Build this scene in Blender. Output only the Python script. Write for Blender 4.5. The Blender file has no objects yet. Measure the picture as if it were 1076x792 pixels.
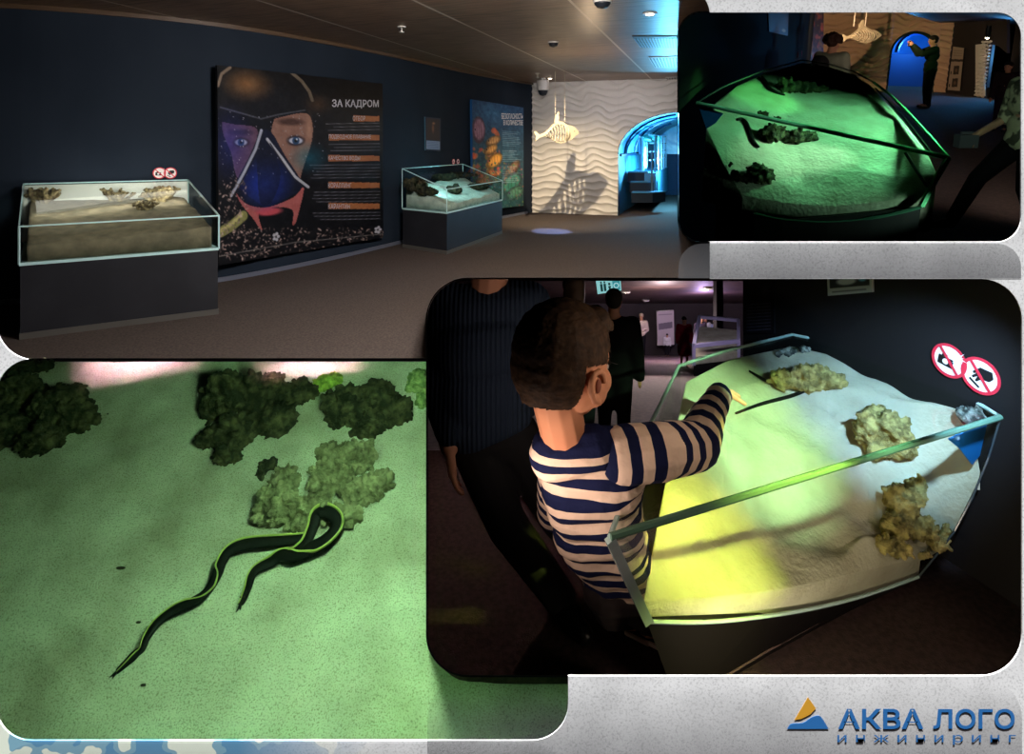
import bpy, bmesh, math, random
import numpy as np
from math import sin, cos, pi, radians, atan, sqrt, exp
from mathutils import Vector, Matrix, noise
from mathutils.bvhtree import BVHTree
random.seed(7)
SC = bpy.context.scene
COL = SC.collection
FPX, CX, CY = 600.0, 538.0, 150.0          # focal length and principal point, in pixels of a 1076x792 frame
V = Vector

# ------------------------------------------------------------------ frames
class Frame:
    def __init__(s, horizon=150.0):
        s.a = atan((CY - horizon) / FPX)
        s.R = Matrix.Rotation(s.a, 3, 'X')
        s.M = s.R.to_4x4()
    def ray(s, px, py):
        return s.R.transposed() @ V(((px - CX) / FPX, 1.0, (CY - py) / FPX))
    def at(s, px, py, y):
        r = s.ray(px, py); return r * (y / r.y)
    def onz(s, px, py, z):
        r = s.ray(px, py); return r * (z / r.z)
    def onp(s, px, py, pl):
        r = s.ray(px, py); return r * (pl[0].dot(pl[1]) / r.dot(pl[1]))
def plane3(a, b, c):
    n = (b - a).cross(c - a).normalized(); return (a, n)
W0 = Frame(150.0)

# ------------------------------------------------------------------ objects
BASE = {}
def mesh_from(name, verts, faces, smooth=False):
    me = bpy.data.meshes.new(name)
    me.from_pydata([tuple(v) for v in verts], [], faces)
    me.update()
    bm = bmesh.new(); bm.from_mesh(me)
    bmesh.ops.recalc_face_normals(bm, faces=bm.faces[:])
    bm.to_mesh(me); bm.free()
    if smooth:
        for p in me.polygons: p.use_smooth = True
    return me
class MB:
    """collects geometry in frame coordinates"""
    def __init__(s): s.v = []; s.f = []
    def add(s, vs, fs):
        b = len(s.v); s.v.extend(V(v) for v in vs); s.f.extend(tuple(b + i for i in f) for f in fs); return s
    def hexa(s, p):                       # 8 corners: bottom 4 ccw, top 4 ccw
        return s.add(p, [(3,2,1,0),(4,5,6,7),(0,1,5,4),(1,2,6,5),(2,3,7,6),(3,0,4,7)])
    def box(s, c, d, rot=None):
        c = V(c); h = V(d) / 2
        ps = [V((sx*h.x, sy*h.y, sz*h.z)) for sz in (-1,1) for sx,sy in ((-1,-1),(1,-1),(1,1),(-1,1))]
        if rot: ps = [rot @ p for p in ps]
        return s.hexa([c + p for p in ps])
    def prism(s, pts, ext):               # polygon pts extruded by vector ext
        n = len(pts); ext = V(ext)
        vs = [V(p) for p in pts] + [V(p) + ext for p in pts]
        fs = [tuple(range(n))[::-1], tuple(range(n, 2*n))] + [(i, (i+1)%n, n+(i+1)%n, n+i) for i in range(n)]
        return s.add(vs, fs)
    def beam(s, a, b, w, h=None, up=(0,0,1)):
        a = V(a); b = V(b); h = h or w; d = (b-a).normalized()
        u = V(up); x = d.cross(u)
        if x.length < 1e-4: x = d.cross(V((0,1,0)))
        x.normalize(); z = x.cross(d).normalized(); x *= w/2; z *= h/2
        return s.hexa([a-x-z, a+x-z, b+x-z, b-x-z, a-x+z, a+x+z, b+x+z, b-x+z])
    def tube(s, pts, rs, n=8, cap=True):
        pts = [V(p) for p in pts]
        if not hasattr(rs, '__len__'): rs = [rs]*len(pts)
        rings = []; prev = None
        for i, p in enumerate(pts):
            t = (pts[min(i+1, len(pts)-1)] - pts[max(i-1, 0)]).normalized()
            if prev is None:
                a = t.cross(V((0,0,1)))
                if a.length < .05: a = t.cross(V((1,0,0)))
            else: a = prev - t * prev.dot(t)
            a.normalize(); prev = a; b = t.cross(a)
            rings.append([p + (a*cos(2*pi*k/n) + b*sin(2*pi*k/n))*rs[i] for k in range(n)])
        vs = [q for r in rings for q in r]; fs = []
        for i in range(len(rings)-1):
            for k in range(n):
                fs.append((i*n+k, i*n+(k+1)%n, (i+1)*n+(k+1)%n, (i+1)*n+k))
        if cap: fs += [tuple(range(n))[::-1], tuple((len(rings)-1)*n+k for k in range(n))]
        return s.add(vs, fs)
    def caps(s, a, ra, b, rb, n=12):      # closed tapered capsule
        a = V(a); b = V(b); d = b - a
        if d.length < 1e-6: return s.ell(a, (ra, ra, ra))
        t = d.normalized(); pts = []; rs = []
        for k in range(1, 5):
            th = pi/2*k/4; pts.append(a - t*ra*cos(th)); rs.append(ra*sin(th))
        for k in range(4, 0, -1):
            th = pi/2*k/4; pts.append(b + t*rb*cos(th)); rs.append(rb*sin(th))
        return s.tube(pts, rs, n)
    def ell(s, c, r, rot=None, nu=16, nv=10):
        c = V(c); vs = [V((0,0,-1))]; fs = []
        for j in range(1, nv):
            th = -pi/2 + pi*j/nv
            for i in range(nu):
                vs.append(V((cos(th)*cos(2*pi*i/nu), cos(th)*sin(2*pi*i/nu), sin(th))))
        vs.append(V((0,0,1))); top = len(vs)-1
        for i in range(nu): fs.append((0, 1+(i+1)%nu, 1+i))
        for j in range(nv-2):
            for i in range(nu):
                a = 1+j*nu+i; b = 1+j*nu+(i+1)%nu; fs.append((a, b, b+nu, a+nu))
        o = 1+(nv-2)*nu
        for i in range(nu): fs.append((o+i, o+(i+1)%nu, top))
        out = []
        for v in vs:
            v = V((v.x*r[0], v.y*r[1], v.z*r[2]))
            if rot: v = rot @ v
            out.append(c + v)
        return s.add(out, fs)
    def lathe(s, c, prof, ax=None, n=24):  # prof: (radius, height) pairs around axis
        R = (V((0,0,1)).rotation_difference(V(ax)).to_matrix() if ax is not None else Matrix.Identity(3))
        c = V(c); vs = []; fs = []
        for r, h in prof:
            for k in range(n): vs.append(c + R @ V((r*cos(2*pi*k/n), r*sin(2*pi*k/n), h)))
        m = len(prof)
        for i in range(m-1):
            for k in range(n): fs.append((i*n+k, i*n+(k+1)%n, (i+1)*n+(k+1)%n, (i+1)*n+k))
        fs += [tuple(range(n))[::-1], tuple((m-1)*n+k for k in range(n))]
        return s.add(vs, fs)
    def mesh(s, name, smooth=False): return mesh_from(name, s.v, s.f, smooth)

def props(o, label=None, cat=None, group=None, kind=None):
    if label: o['label'] = label
    if cat: o['category'] = cat
    if group: o['group'] = group
    if kind: o['kind'] = kind
    return o
def _place(me, base):
    me.transform(Matrix.Translation(-V(base)))
def obj(name, me, mat, parent=None, fr=W0, base=None, label=None, cat=None, group=None, kind=None):
    """me: mesh (or MB) in frame coordinates"""
    if isinstance(me, MB): me = me.mesh(name)
    o = bpy.data.objects.new(name, me); COL.objects.link(o)
    if mat is not None:
        me.materials.clear(); me.materials.append(mat)
    if parent is not None:
        _place(me, BASE[parent.name]); o.parent = parent; BASE[o.name] = BASE[parent.name]
    else:
        if base is None:
            co = [v.co for v in me.vertices]
            base = V(((min(c.x for c in co)+max(c.x for c in co))/2, (min(c.y for c in co)+max(c.y for c in co))/2, min(c.z for c in co)))
        _place(me, base); o.matrix_world = fr.M @ Matrix.Translation(V(base)); BASE[o.name] = V(base)
    return props(o, label, cat, group, kind)
def thing(name, label, cat, base, fr=W0, group=None, kind=None):
    o = bpy.data.objects.new(name, None); COL.objects.link(o); o.empty_display_size = .05
    o.matrix_world = fr.M @ Matrix.Translation(V(base)); BASE[o.name] = V(base)
    return props(o, label, cat, group, kind)
def struct(name, me, mat, fr=W0):
    return obj(name, me, mat, fr=fr, kind='structure')

def modded(me, mods, name='tmp'):
    o = bpy.data.objects.new(name, me); COL.objects.link(o)
    for typ, kw in mods:
        m = o.modifiers.new(typ, typ)
        for k, v in kw.items(): setattr(m, k, v)
    bpy.context.view_layer.update()
    dg = bpy.context.evaluated_depsgraph_get()
    out = bpy.data.meshes.new_from_object(o.evaluated_get(dg))
    bpy.data.objects.remove(o); bpy.data.meshes.remove(me)
    return out
def blob(mb, voxel, smooth=3, name='blob'):
    me = mb.mesh(name)
    me = modded(me, [('REMESH', dict(mode='VOXEL', voxel_size=voxel, use_smooth_shade=True)), ('SMOOTH', dict(factor=.5, iterations=smooth))])
    me.name = name
    for p in me.polygons: p.use_smooth = True
    return me

# ------------------------------------------------------------------ materials
def srgb(c):
    if isinstance(c, str): c = tuple(int(c[i:i+2], 16) for i in (0, 2, 4))
    return tuple(((x/255)/12.92 if x/255 <= .04045 else ((x/255+.055)/1.055)**2.4) for x in c)
def newmat(name):
    m = bpy.data.materials.new(name); m.use_nodes = True
    nt = m.node_tree; nt.nodes.clear()
    out = nt.nodes.new('ShaderNodeOutputMaterial')
    return m, nt, out
def N(nt, t, **kw):
    n = nt.nodes.new(t)
    for k, v in kw.items():
        if k.startswith('i_'): n.inputs[k[2:].replace('_', ' ')].default_value = v
        else: setattr(n, k, v)
    return n
def mat(name, c, rough=.6, metal=0., spec=.4, c2=None, scale=8., detail=4., bump=0., bscale=None, lo=.4, hi=.6, stretch=None, emis=None, estr=0.):
    """principled material with an optional two-colour noise and noise bump"""
    m, nt, out = newmat(name); L = nt.links.new
    p = N(nt, 'ShaderNodeBsdfPrincipled'); L(p.outputs[0], out.inputs[0])
    c = srgb(c); p.inputs['Base Color'].default_value = (*c, 1); p.inputs['Roughness'].default_value = rough
    p.inputs['Metallic'].default_value = metal; p.inputs['Specular IOR Level'].default_value = spec
    if c2 is not None or bump:
        tc = N(nt, 'ShaderNodeTexCoord'); mp = N(nt, 'ShaderNodeMapping'); L(tc.outputs['Object'], mp.inputs[0])
        if stretch: mp.inputs['Scale'].default_value = stretch
        nz = N(nt, 'ShaderNodeTexNoise'); nz.inputs['Scale'].default_value = scale; nz.inputs['Detail'].default_value = detail
        L(mp.outputs[0], nz.inputs['Vector'])
    if c2 is not None:
        r = N(nt, 'ShaderNodeValToRGB'); L(nz.outputs['Fac'], r.inputs[0])
        r.color_ramp.elements[0].position = lo; r.color_ramp.elements[0].color = (*c, 1)
        r.color_ramp.elements[1].position = hi; r.color_ramp.elements[1].color = (*srgb(c2), 1)
        L(r.outputs[0], p.inputs['Base Color'])
    if bump:
        n2 = N(nt, 'ShaderNodeTexNoise'); n2.inputs['Scale'].default_value = bscale or scale*4; n2.inputs['Detail'].default_value = 4
        L(mp.outputs[0], n2.inputs['Vector'])
        b = N(nt, 'ShaderNodeBump'); b.inputs['Strength'].default_value = bump; b.inputs['Distance'].default_value = .01
        L(n2.outputs['Fac'], b.inputs['Height']); L(b.outputs[0], p.inputs['Normal'])
    if emis is not None:
        p.inputs['Emission Color'].default_value = (*srgb(emis), 1); p.inputs['Emission Strength'].default_value = estr
    return m
def glassmat(name, tint, refl=.12, rough=.02):
    m, nt, out = newmat(name); L = nt.links.new
    t = N(nt, 'ShaderNodeBsdfTransparent'); t.inputs[0].default_value = (*tint, 1)
    g = N(nt, 'ShaderNodeBsdfGlossy'); g.inputs['Roughness'].default_value = rough
    lw = N(nt, 'ShaderNodeLayerWeight'); lw.inputs['Blend'].default_value = .35
    mu = N(nt, 'ShaderNodeMath', operation='MULTIPLY'); mu.inputs[1].default_value = refl; L(lw.outputs['Facing'], mu.inputs[0])
    ad = N(nt, 'ShaderNodeMath', operation='ADD'); ad.inputs[1].default_value = .02; L(mu.outputs[0], ad.inputs[0])
    mx = N(nt, 'ShaderNodeMixShader'); L(ad.outputs[0], mx.inputs[0]); L(t.outputs[0], mx.inputs[1]); L(g.outputs[0], mx.inputs[2])
    L(mx.outputs[0], out.inputs[0]); return m
def attrmat(name, attr='Col', rough=.5, spec=.4, bump=0, bscale=60):
    m, nt, out = newmat(name); L = nt.links.new
    p = N(nt, 'ShaderNodeBsdfPrincipled'); L(p.outputs[0], out.inputs[0])
    a = N(nt, 'ShaderNodeAttribute', attribute_name=attr); L(a.outputs['Color'], p.inputs['Base Color'])
    p.inputs['Roughness'].default_value = rough; p.inputs['Specular IOR Level'].default_value = spec
    return m

# ------------------------------------------------------------------ lights
def light(name, typ, loc, energy, color, target=None, size=.1, sy=None, spot=60, blend=.5, fr=W0, spread=None):
    d = bpy.data.lights.new(name, typ); d.energy = energy; d.color = color
    if typ == 'AREA':
        d.size = size
        if sy: d.shape = 'RECTANGLE'; d.size_y = sy
        if spread: d.spread = radians(spread)
    elif typ in ('POINT', 'SPOT'): d.shadow_soft_size = size
    if typ == 'SPOT': d.spot_size = radians(spot); d.spot_blend = blend
    o = bpy.data.objects.new(name, d); COL.objects.link(o)
    loc = V(loc); R = Matrix.Identity(4)
    if target is not None: R = (V(target) - loc).to_track_quat('-Z', 'Y').to_matrix().to_4x4()
    o.matrix_world = fr.M @ Matrix.Translation(loc) @ R
    return o

# ------------------------------------------------------------------ pixel outlines
def arc(cx, cy, r, a0, a1, n=10):
    return [(cx + r*cos(radians(a0+(a1-a0)*k/n)), cy + r*sin(radians(a0+(a1-a0)*k/n))) for k in range(n+1)]
def rrect(x0, y0, x1, y1, r, n=10):
    if not hasattr(r, '__len__'): r = (r,)*4
    return (arc(x0+r[0], y0+r[0], r[0], 180, 270, n) + arc(x1-r[1], y0+r[1], r[1], 270, 360, n)
            + arc(x1-r[2], y1-r[2], r[2], 0, 90, n) + arc(x0+r[3], y1-r[3], r[3], 90, 180, n))
def catmull(P, n=8):
    P = [tuple(p) for p in P]; out = []
    Q = [P[0]] + P + [P[-1]]
    for i in range(1, len(Q)-2):
        for k in range(n):
            t = k/n
            out.append(tuple(.5*((2*b) + (-a+c)*t + (2*a-5*b+4*c-d)*t*t + (-a+3*b-3*c+d)*t**3)
                             for a, b, c, d in zip(Q[i-1], Q[i], Q[i+1], Q[i+2])))
    out.append(P[-1]); return out

# ------------------------------------------------------------------ text
FONT_CACHE = {}
def text_mesh(body, bold=0.0, italic=0.0, extrude=0.0, spacing=1.0):
    cu = bpy.data.curves.new('t', 'FONT'); cu.body = body; cu.offset = bold; cu.shear = italic; cu.space_character = spacing
    cu.resolution_u = 3
    o = bpy.data.objects.new('t', cu); COL.objects.link(o); bpy.context.view_layer.update()
    me = bpy.data.meshes.new_from_object(o.evaluated_get(bpy.context.evaluated_depsgraph_get()))
    bpy.data.objects.remove(o); bpy.data.curves.remove(cu)
    return me
def text_on(name, body, org, ux, uy, w, h, m, parent=None, fr=W0, bold=0., thick=.002, spacing=1., hint=None, **kw):
    """letters fitted into a w x h rectangle whose lower left corner is org, axes ux, uy"""
    me = text_mesh(body, bold, spacing=spacing)
    xs = [v.co.x for v in me.vertices]; ys = [v.co.y for v in me.vertices]
    x0, x1, y0, y1 = min(xs), max(xs), min(ys), max(ys)
    ux = V(ux).normalized(); uy = V(uy).normalized(); nn = ux.cross(uy)
    sx = w/(x1-x0); sy = h/(y1-y0)
    for v in me.vertices: v.co = V(org) + ux*((v.co.x-x0)*sx) + uy*((v.co.y-y0)*sy) + nn*thick
    me.name = name
    return obj(name, me, m, parent=parent, fr=fr, **kw)

# ------------------------------------------------------------------ painted prints (colour attribute on a fine grid)
class Paint:
    def __init__(s, w, h, bg):
        s.w, s.h = w, h; y, x = np.mgrid[0:h, 0:w]; s.x = x + .5; s.y = y + .5
        s.c = np.ones((h, w, 3)) * np.array(bg, float); s.rng = np.random.RandomState(3)
    def mix(s, a, col): a = np.clip(a, 0, 1)[..., None]; s.c = s.c*(1-a) + np.array(col, float)*a
    def ell(s, cx, cy, rx, ry, col, soft=1., rot=0., a=1.):
        dx, dy = s.x-cx, s.y-cy; r = radians(rot); u = dx*cos(r)+dy*sin(r); v = -dx*sin(r)+dy*cos(r)
        d = (1 - np.sqrt((u/rx)**2 + (v/ry)**2)) * min(rx, ry)
        s.mix((d/soft+.5)*1. if soft <= 1 else np.clip(d/soft, 0, 1), np.array(col)) if a == 1 else s.mix(a*np.clip(d/soft+(.5 if soft <= 1 else 0), 0, 1), col)
    def poly(s, pts, col, a=1.):
        ins = np.zeros((s.h, s.w), bool); n = len(pts)
        for i in range(n):
            x1, y1 = pts[i]; x2, y2 = pts[(i+1) % n]
            if y1 == y2: continue
            c = ((y1 > s.y) != (y2 > s.y)) & (s.x < (x2-x1)*(s.y-y1)/(y2-y1)+x1); ins ^= c
        s.mix(ins*a, col)
    def line(s, pts, wd, col, a=1., taper=False):
        D = np.full((s.h, s.w), 1e9); n = len(pts)-1
        for i in range(n):
            (x1, y1), (x2, y2) = pts[i][:2], pts[i+1][:2]; L2 = (x2-x1)**2+(y2-y1)**2+1e-9
            t = np.clip(((s.x-x1)*(x2-x1)+(s.y-y1)*(y2-y1))/L2, 0, 1)
            D = np.minimum(D, np.hypot(s.x-x1-t*(x2-x1), s.y-y1-t*(y2-y1)))
        s.mix((wd/2-D+.5)*a, col)
    def noise(s, amp, sc=1):
        h2, w2 = s.h//sc+2, s.w//sc+2; r = s.rng.rand(h2, w2)
        yy, xx = s.y/sc, s.x/sc; i, j = yy.astype(int), xx.astype(int); fy, fx = yy-i, xx-j
        fy = fy*fy*(3-2*fy); fx = fx*fx*(3-2*fx)
        v = (r[i, j]*(1-fx)+r[i, j+1]*fx)*(1-fy)+(r[i+1, j]*(1-fx)+r[i+1, j+1]*fx)*fy
        return (v-.5)*2*amp
    def grid(s, name, org, du, dv):
        """mesh whose vertices carry the colours; org = top-left, du along width, dv along height"""
        h, w = s.h, s.w; vs = []; org = V(org); du = V(du); dv = V(dv)
        for j in range(h):
            a = org + dv*(j/(h-1))
            for i in range(w): vs.append(a + du*(i/(w-1)))
        fs = [(j*w+i, (j+1)*w+i, (j+1)*w+i+1, j*w+i+1) for j in range(h-1) for i in range(w-1)]
        me = bpy.data.meshes.new(name); me.from_pydata([tuple(v) for v in vs], [], fs); me.update()
        ca = me.color_attributes.new('Col', 'FLOAT_COLOR', 'POINT')
        c = np.clip(s.c, 0, 255)/255.; lin = np.where(c <= .04045, c/12.92, ((c+.055)/1.055)**2.4)
        buf = np.ones((h*w, 4), np.float32); buf[:, :3] = lin.reshape(-1, 3); ca.data.foreach_set('color', buf.ravel())
        return me
PRINT = attrmat('printed_panel', 'Col', .45, .3)
# ================================================================== display wall with four openings
YB = 1.05; TH = .002
RA = rrect(-4, -14, 746, 378, (26, 30, 4, 40)); RB = rrect(713, 13, 1073, 254, 25)
RC = rrect(449, 293, 1074, 710, 43); RD = rrect(-4, 377, 597, 778, (38, 4, 38, 36))
def slab_px(pts, y0, y1):
    mb = MB(); n = len(pts)
    a = [W0.at(x, y, YB) for x, y in pts]
    A = [V((p.x, y0, p.z)) for p in a]; return mb.prism(A, (0, y1-y0, 0))
plate = slab_px([(-900, -1500), (1976, -1500), (1976, 1300), (-900, 1300)], YB, YB+TH).mesh('wall_front')
po = bpy.data.objects.new('p', plate); COL.objects.link(po); cut = []
for r in (RA, RB, RC, RD):
    c = bpy.data.objects.new('c', slab_px(r, YB-.05, YB+.05).mesh('c')); COL.objects.link(c); cut.append(c)
    m = po.modifiers.new('b', 'BOOLEAN'); m.operation = 'DIFFERENCE'; m.object = c; m.solver = 'EXACT'
bpy.context.view_layer.update()
me = bpy.data.meshes.new_from_object(po.evaluated_get(bpy.context.evaluated_depsgraph_get()))
bpy.data.objects.remove(po)
for c in cut: bpy.data.objects.remove(c)
me.name = 'wall_front'

def board_material():
    m, nt, out = newmat('mottled_white_plaster'); L = nt.links.new
    p = N(nt, 'ShaderNodeBsdfPrincipled'); L(p.outputs[0], out.inputs[0]); p.inputs['Roughness'].default_value = .9; p.inputs['Specular IOR Level'].default_value = 0
    tc = N(nt, 'ShaderNodeTexCoord'); 
    n1 = N(nt, 'ShaderNodeTexNoise'); n1.inputs['Scale'].default_value = 9; n1.inputs['Detail'].default_value = 6; L(tc.outputs['Object'], n1.inputs['Vector'])
    r1 = N(nt, 'ShaderNodeValToRGB'); L(n1.outputs['Fac'], r1.inputs[0])
    r1.color_ramp.elements[0].position = .35; r1.color_ramp.elements[0].color = (.66, .66, .665, 1)
    r1.color_ramp.elements[1].position = .62; r1.color_ramp.elements[1].color = (.80, .80, .805, 1)
    n3 = N(nt, 'ShaderNodeTexNoise'); n3.inputs['Scale'].default_value = 260; n3.inputs['Detail'].default_value = 3; L(tc.outputs['Object'], n3.inputs['Vector'])
    r3 = N(nt, 'ShaderNodeValToRGB'); L(n3.outputs['Fac'], r3.inputs[0])
    r3.color_ramp.elements[0].position = .3; r3.color_ramp.elements[0].color = (.72, .72, .72, 1); r3.color_ramp.elements[1].position = .5; r3.color_ramp.elements[1].color = (1, 1, 1, 1)
    mm = N(nt, 'ShaderNodeMix', data_type='RGBA', blend_type='MULTIPLY'); mm.inputs[0].default_value = 1
    L(r1.outputs[0], mm.inputs[6]); L(r3.outputs[0], mm.inputs[7])
    # patches of blue paint towards the lower left corner
    n2 = N(nt, 'ShaderNodeTexNoise'); n2.inputs["Scale"].default_value = 11; n2.inputs['Detail'].default_value = 2.5; L(tc.outputs['Object'], n2.inputs['Vector'])
    r2 = N(nt, 'ShaderNodeValToRGB'); L(n2.outputs['Fac'], r2.inputs[0]); r2.color_ramp.interpolation = 'CONSTANT'
    e = r2.color_ramp.elements; e[0].position = 0; e[0].color = (.10, .27, .44, 1); e[1].position = .47; e[1].color = (.20, .38, .48, 1)
    x = e.new(.525); x.color = (.72, .78, .66, 1)
    sp = N(nt, 'ShaderNodeSeparateXYZ'); L(tc.outputs['Object'], sp.inputs[0])
    # blend weight from position on the wall: x towards the left, z towards the foot
    gx = N(nt, 'ShaderNodeMapRange'); gx.inputs[1].default_value = BXR; gx.inputs[2].default_value = BXL; L(sp.outputs['X'], gx.inputs[0])
    gz = N(nt, 'ShaderNodeMapRange'); gz.inputs[1].default_value = BZT; gz.inputs[2].default_value = BZT-.15; L(sp.outputs['Z'], gz.inputs[0])
    mu = N(nt, 'ShaderNodeMath', operation='MULTIPLY'); L(gx.outputs[0], mu.inputs[0]); L(gz.outputs[0], mu.inputs[1])
    mx = N(nt, 'ShaderNodeMix', data_type='RGBA'); L(mu.outputs[0], mx.inputs[0]); L(mm.outputs[2], mx.inputs[6]); L(r2.outputs[0], mx.inputs[7])
    L(mx.outputs[2], p.inputs['Base Color']); return m
# object origin is the slab's base centre; express pixel places in it
_b = [v.co for v in me.vertices]; _cx = (min(c.x for c in _b)+max(c.x for c in _b))/2; _bz = min(c.z for c in _b)
BXR = W0.at(330, 780, YB).x-_cx+.12; BXL = W0.at(250, 780, YB).x-_cx; BZT = W0.at(0, 690, YB).z-_bz
struct('wall_front', me, board_material())

# dark partitions added to keep the four rooms' light and view apart (they run back from the openings)
BLACK = mat('black_partition', (4, 4, 4), 1., spec=0.)
def liner(name, pts, y0, y1, t=1.0, gap=.35, cap=False):
    n = len(pts); cx = sum(p[0] for p in pts)/n; cy = sum(p[1] for p in pts)/n
    def off(d):
        o = []
        for i in range(n):
            (ax, ay), (bx, by), (c_x, c_y) = pts[i-1], pts[i], pts[(i+1) % n]
            e1 = V((bx-ax, by-ay)); e2 = V((c_x-bx, c_y-by))
            n1 = V((e1.y, -e1.x)).normalized(); n2 = V((e2.y, -e2.x)).normalized()
            nn = (n1+n2); nn = nn.normalized() if nn.length > 1e-6 else n1
            o.append((bx+nn.x*d/max(.35, nn.dot(n1)), by+nn.y*d/max(.35, nn.dot(n1))))
        return o
    P0, P1 = off(gap), off(gap+t)
    mb = MB(); vs = []
    for P, y in ((P0, y0), (P1, y0), (P0, y1), (P1, y1)): vs += [W0.at(a, b, y) for a, b in P]
    fs = []
    for i in range(n):
        j = (i+1) % n
        fs += [(i, j, n+j, n+i), (2*n+i, 2*n+j, 3*n+j, 3*n+i), (i, j, 2*n+j, 2*n+i), (n+i, n+j, 3*n+j, 3*n+i)]
    mb.add(vs, fs)
    if cap: mb.add([W0.at(a, b, y1*1.002) for a, b in P1], [tuple(range(n))])
    struct(name, mb.mesh(name), BLACK)
LC = arc(492, 336, 43, 180, 270) + [(1500, 293), (1500, 1150), (700, 1150), (640, 710)] + arc(492, 667, 43, 90, 180)
LB = arc(738, 38, 25, 180, 270) + [(1500, 13), (1500, 254)] + arc(738, 229, 25, 90, 180)
LD = [(-500, 378.5), (447.5, 378.5), (447.5, 667)] + arc(492, 667, 44.6, 180, 90, 8)[1:] + [(600, 711.6), (600, 1200), (-500, 1200)]
dedup = lambda P: [p for i, p in enumerate(P) if math.dist(p, P[i-1]) > .05]
liner('partition_hall', dedup(LC), YB+TH, 26, cap=True)
liner('partition_corner', dedup(LB), YB+TH, 34, cap=True)

# plates carrying the openings' mirror reflections, painted as a grey fade
def reflection_fade(name, z0, z1, a0, a1, col=(.16, .16, .17)):
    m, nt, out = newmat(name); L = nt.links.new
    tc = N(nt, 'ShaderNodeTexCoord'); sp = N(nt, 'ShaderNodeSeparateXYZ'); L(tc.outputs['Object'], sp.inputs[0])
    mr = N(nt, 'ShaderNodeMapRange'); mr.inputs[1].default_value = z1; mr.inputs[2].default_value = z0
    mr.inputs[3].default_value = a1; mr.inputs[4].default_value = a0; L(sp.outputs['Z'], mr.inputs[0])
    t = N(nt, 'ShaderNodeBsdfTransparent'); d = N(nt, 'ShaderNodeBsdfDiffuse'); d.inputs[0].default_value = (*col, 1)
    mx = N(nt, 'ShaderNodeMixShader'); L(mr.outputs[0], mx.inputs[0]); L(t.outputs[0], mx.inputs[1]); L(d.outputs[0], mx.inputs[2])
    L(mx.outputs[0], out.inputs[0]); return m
def acrylic(pts, a0, a1, label, y=YB-.0004):  # thin plate added to hold a painted reflection
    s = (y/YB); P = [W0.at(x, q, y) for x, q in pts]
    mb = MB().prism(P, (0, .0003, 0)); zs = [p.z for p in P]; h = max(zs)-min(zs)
    o = obj('reflection_plate', mb, reflection_fade('painted_reflection', 0, h, a0, a1), label=label, cat='plate', group=None)
acrylic(arc(738, 281, 25, 180, 270)+arc(1048, 281, 25, 270, 360)+[(1073, 292.2), (713, 292.2)], .36, .16, 'grey painted mirror reflection below the upper right opening with rounded top corners')
acrylic(arc(492, 755, 43, 180, 270)+arc(1031, 755, 43, 270, 360)+[(1074, 850), (449, 850)], .42, -.02, 'wide grey painted mirror reflection below the opening with the striped boy')
acrylic(arc(36, 819, 38, 180, 270)+arc(559, 819, 38, 270, 360)+[(597, 850), (-4, 850)], .25, .05, 'grey painted mirror reflection below the green sand opening')

# raised lettering and mark
LOGOB = mat('blue_letters', (38, 104, 168), .5); LOGOO = mat('orange_letters', (205, 150, 45), .5)
k = lambda x, y: (820+x/4.203, 720+y/4.203)
yl = YB-.0006
sg = thing('company_sign', 'blue raised letters reading АКВА ЛОГО with an orange and blue wave mark', 'sign', W0.at(948, 782, yl))
def flat_px(pts): return MB().prism([W0.at(*k(*p), yl) for p in pts], (0, .0002, 0))
obj('sail_mark', flat_px([(122, 52), (157, 102), (132, 128), (92, 148), (62, 153)]), LOGOO, sg, label='orange sail of the mark')
obj('wave_mark', flat_px(catmull([(30, 192), (48, 170), (100, 165), (140, 140), (170, 134), (188, 150), (213, 192)], 5)), LOGOB, sg)
def ptext(body, x0, y0, x1, y1, m, bold, sp=1.):
    a = W0.at(*k(x0, y1), yl); b = W0.at(*k(x1, y1), yl); c = W0.at(*k(x0, y0), yl)
    text_on('lettering', body, a, b-a, c-a, (b-a).length, (c-a).length, m, sg, bold=bold, spacing=sp, thick=.0001)
ptext('АКВА', 255, 103, 632, 192, LOGOB, .02); ptext('ЛОГО', 675, 103, 1035, 192, LOGOB, .02)
ptext('инжиниринг', 252, 218, 1040, 262, LOGOB, .0, 1.6)

# ------------------------------------------------------------------ sun, camera
sd = bpy.data.lights.new('sun', 'SUN'); sd.energy = 24; sd.angle = radians(.5); sd.color = (1, 1, 1)
so = bpy.data.objects.new('sun', sd); COL.objects.link(so)
so.rotation_euler = V((.02, sin(radians(7)), -cos(radians(7)))).to_track_quat('-Z', 'Y').to_euler()
cam = bpy.data.cameras.new('camera'); co = bpy.data.objects.new('camera', cam); COL.objects.link(co)
cam.sensor_fit = 'HORIZONTAL'; cam.sensor_width = 36; cam.lens = 36*FPX/1076; cam.clip_start = .05; cam.clip_end = 200
cam.shift_y = -(396-CY)/1076; cam.shift_x = 0
co.rotation_euler = (pi/2, 0, 0); SC.camera = co
w = bpy.data.worlds.new('world'); w.use_nodes = True; SC.world = w
w.node_tree.nodes['Background'].inputs[0].default_value = (0, 0, 0, 1)
vs_ = SC.view_settings; vs_.view_transform = 'Standard'; vs_.look = 'None'; vs_.exposure = 0; vs_.gamma = 1; vs_.use_curve_mapping = False
SC.cycles.use_denoising = True; SC.cycles.max_bounces = 10; SC.cycles.transparent_max_bounces = 24; SC.cycles.caustics_reflective = False; SC.cycles.caustics_refractive = False
SC.cycles.sample_clamp_indirect = 4
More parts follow.
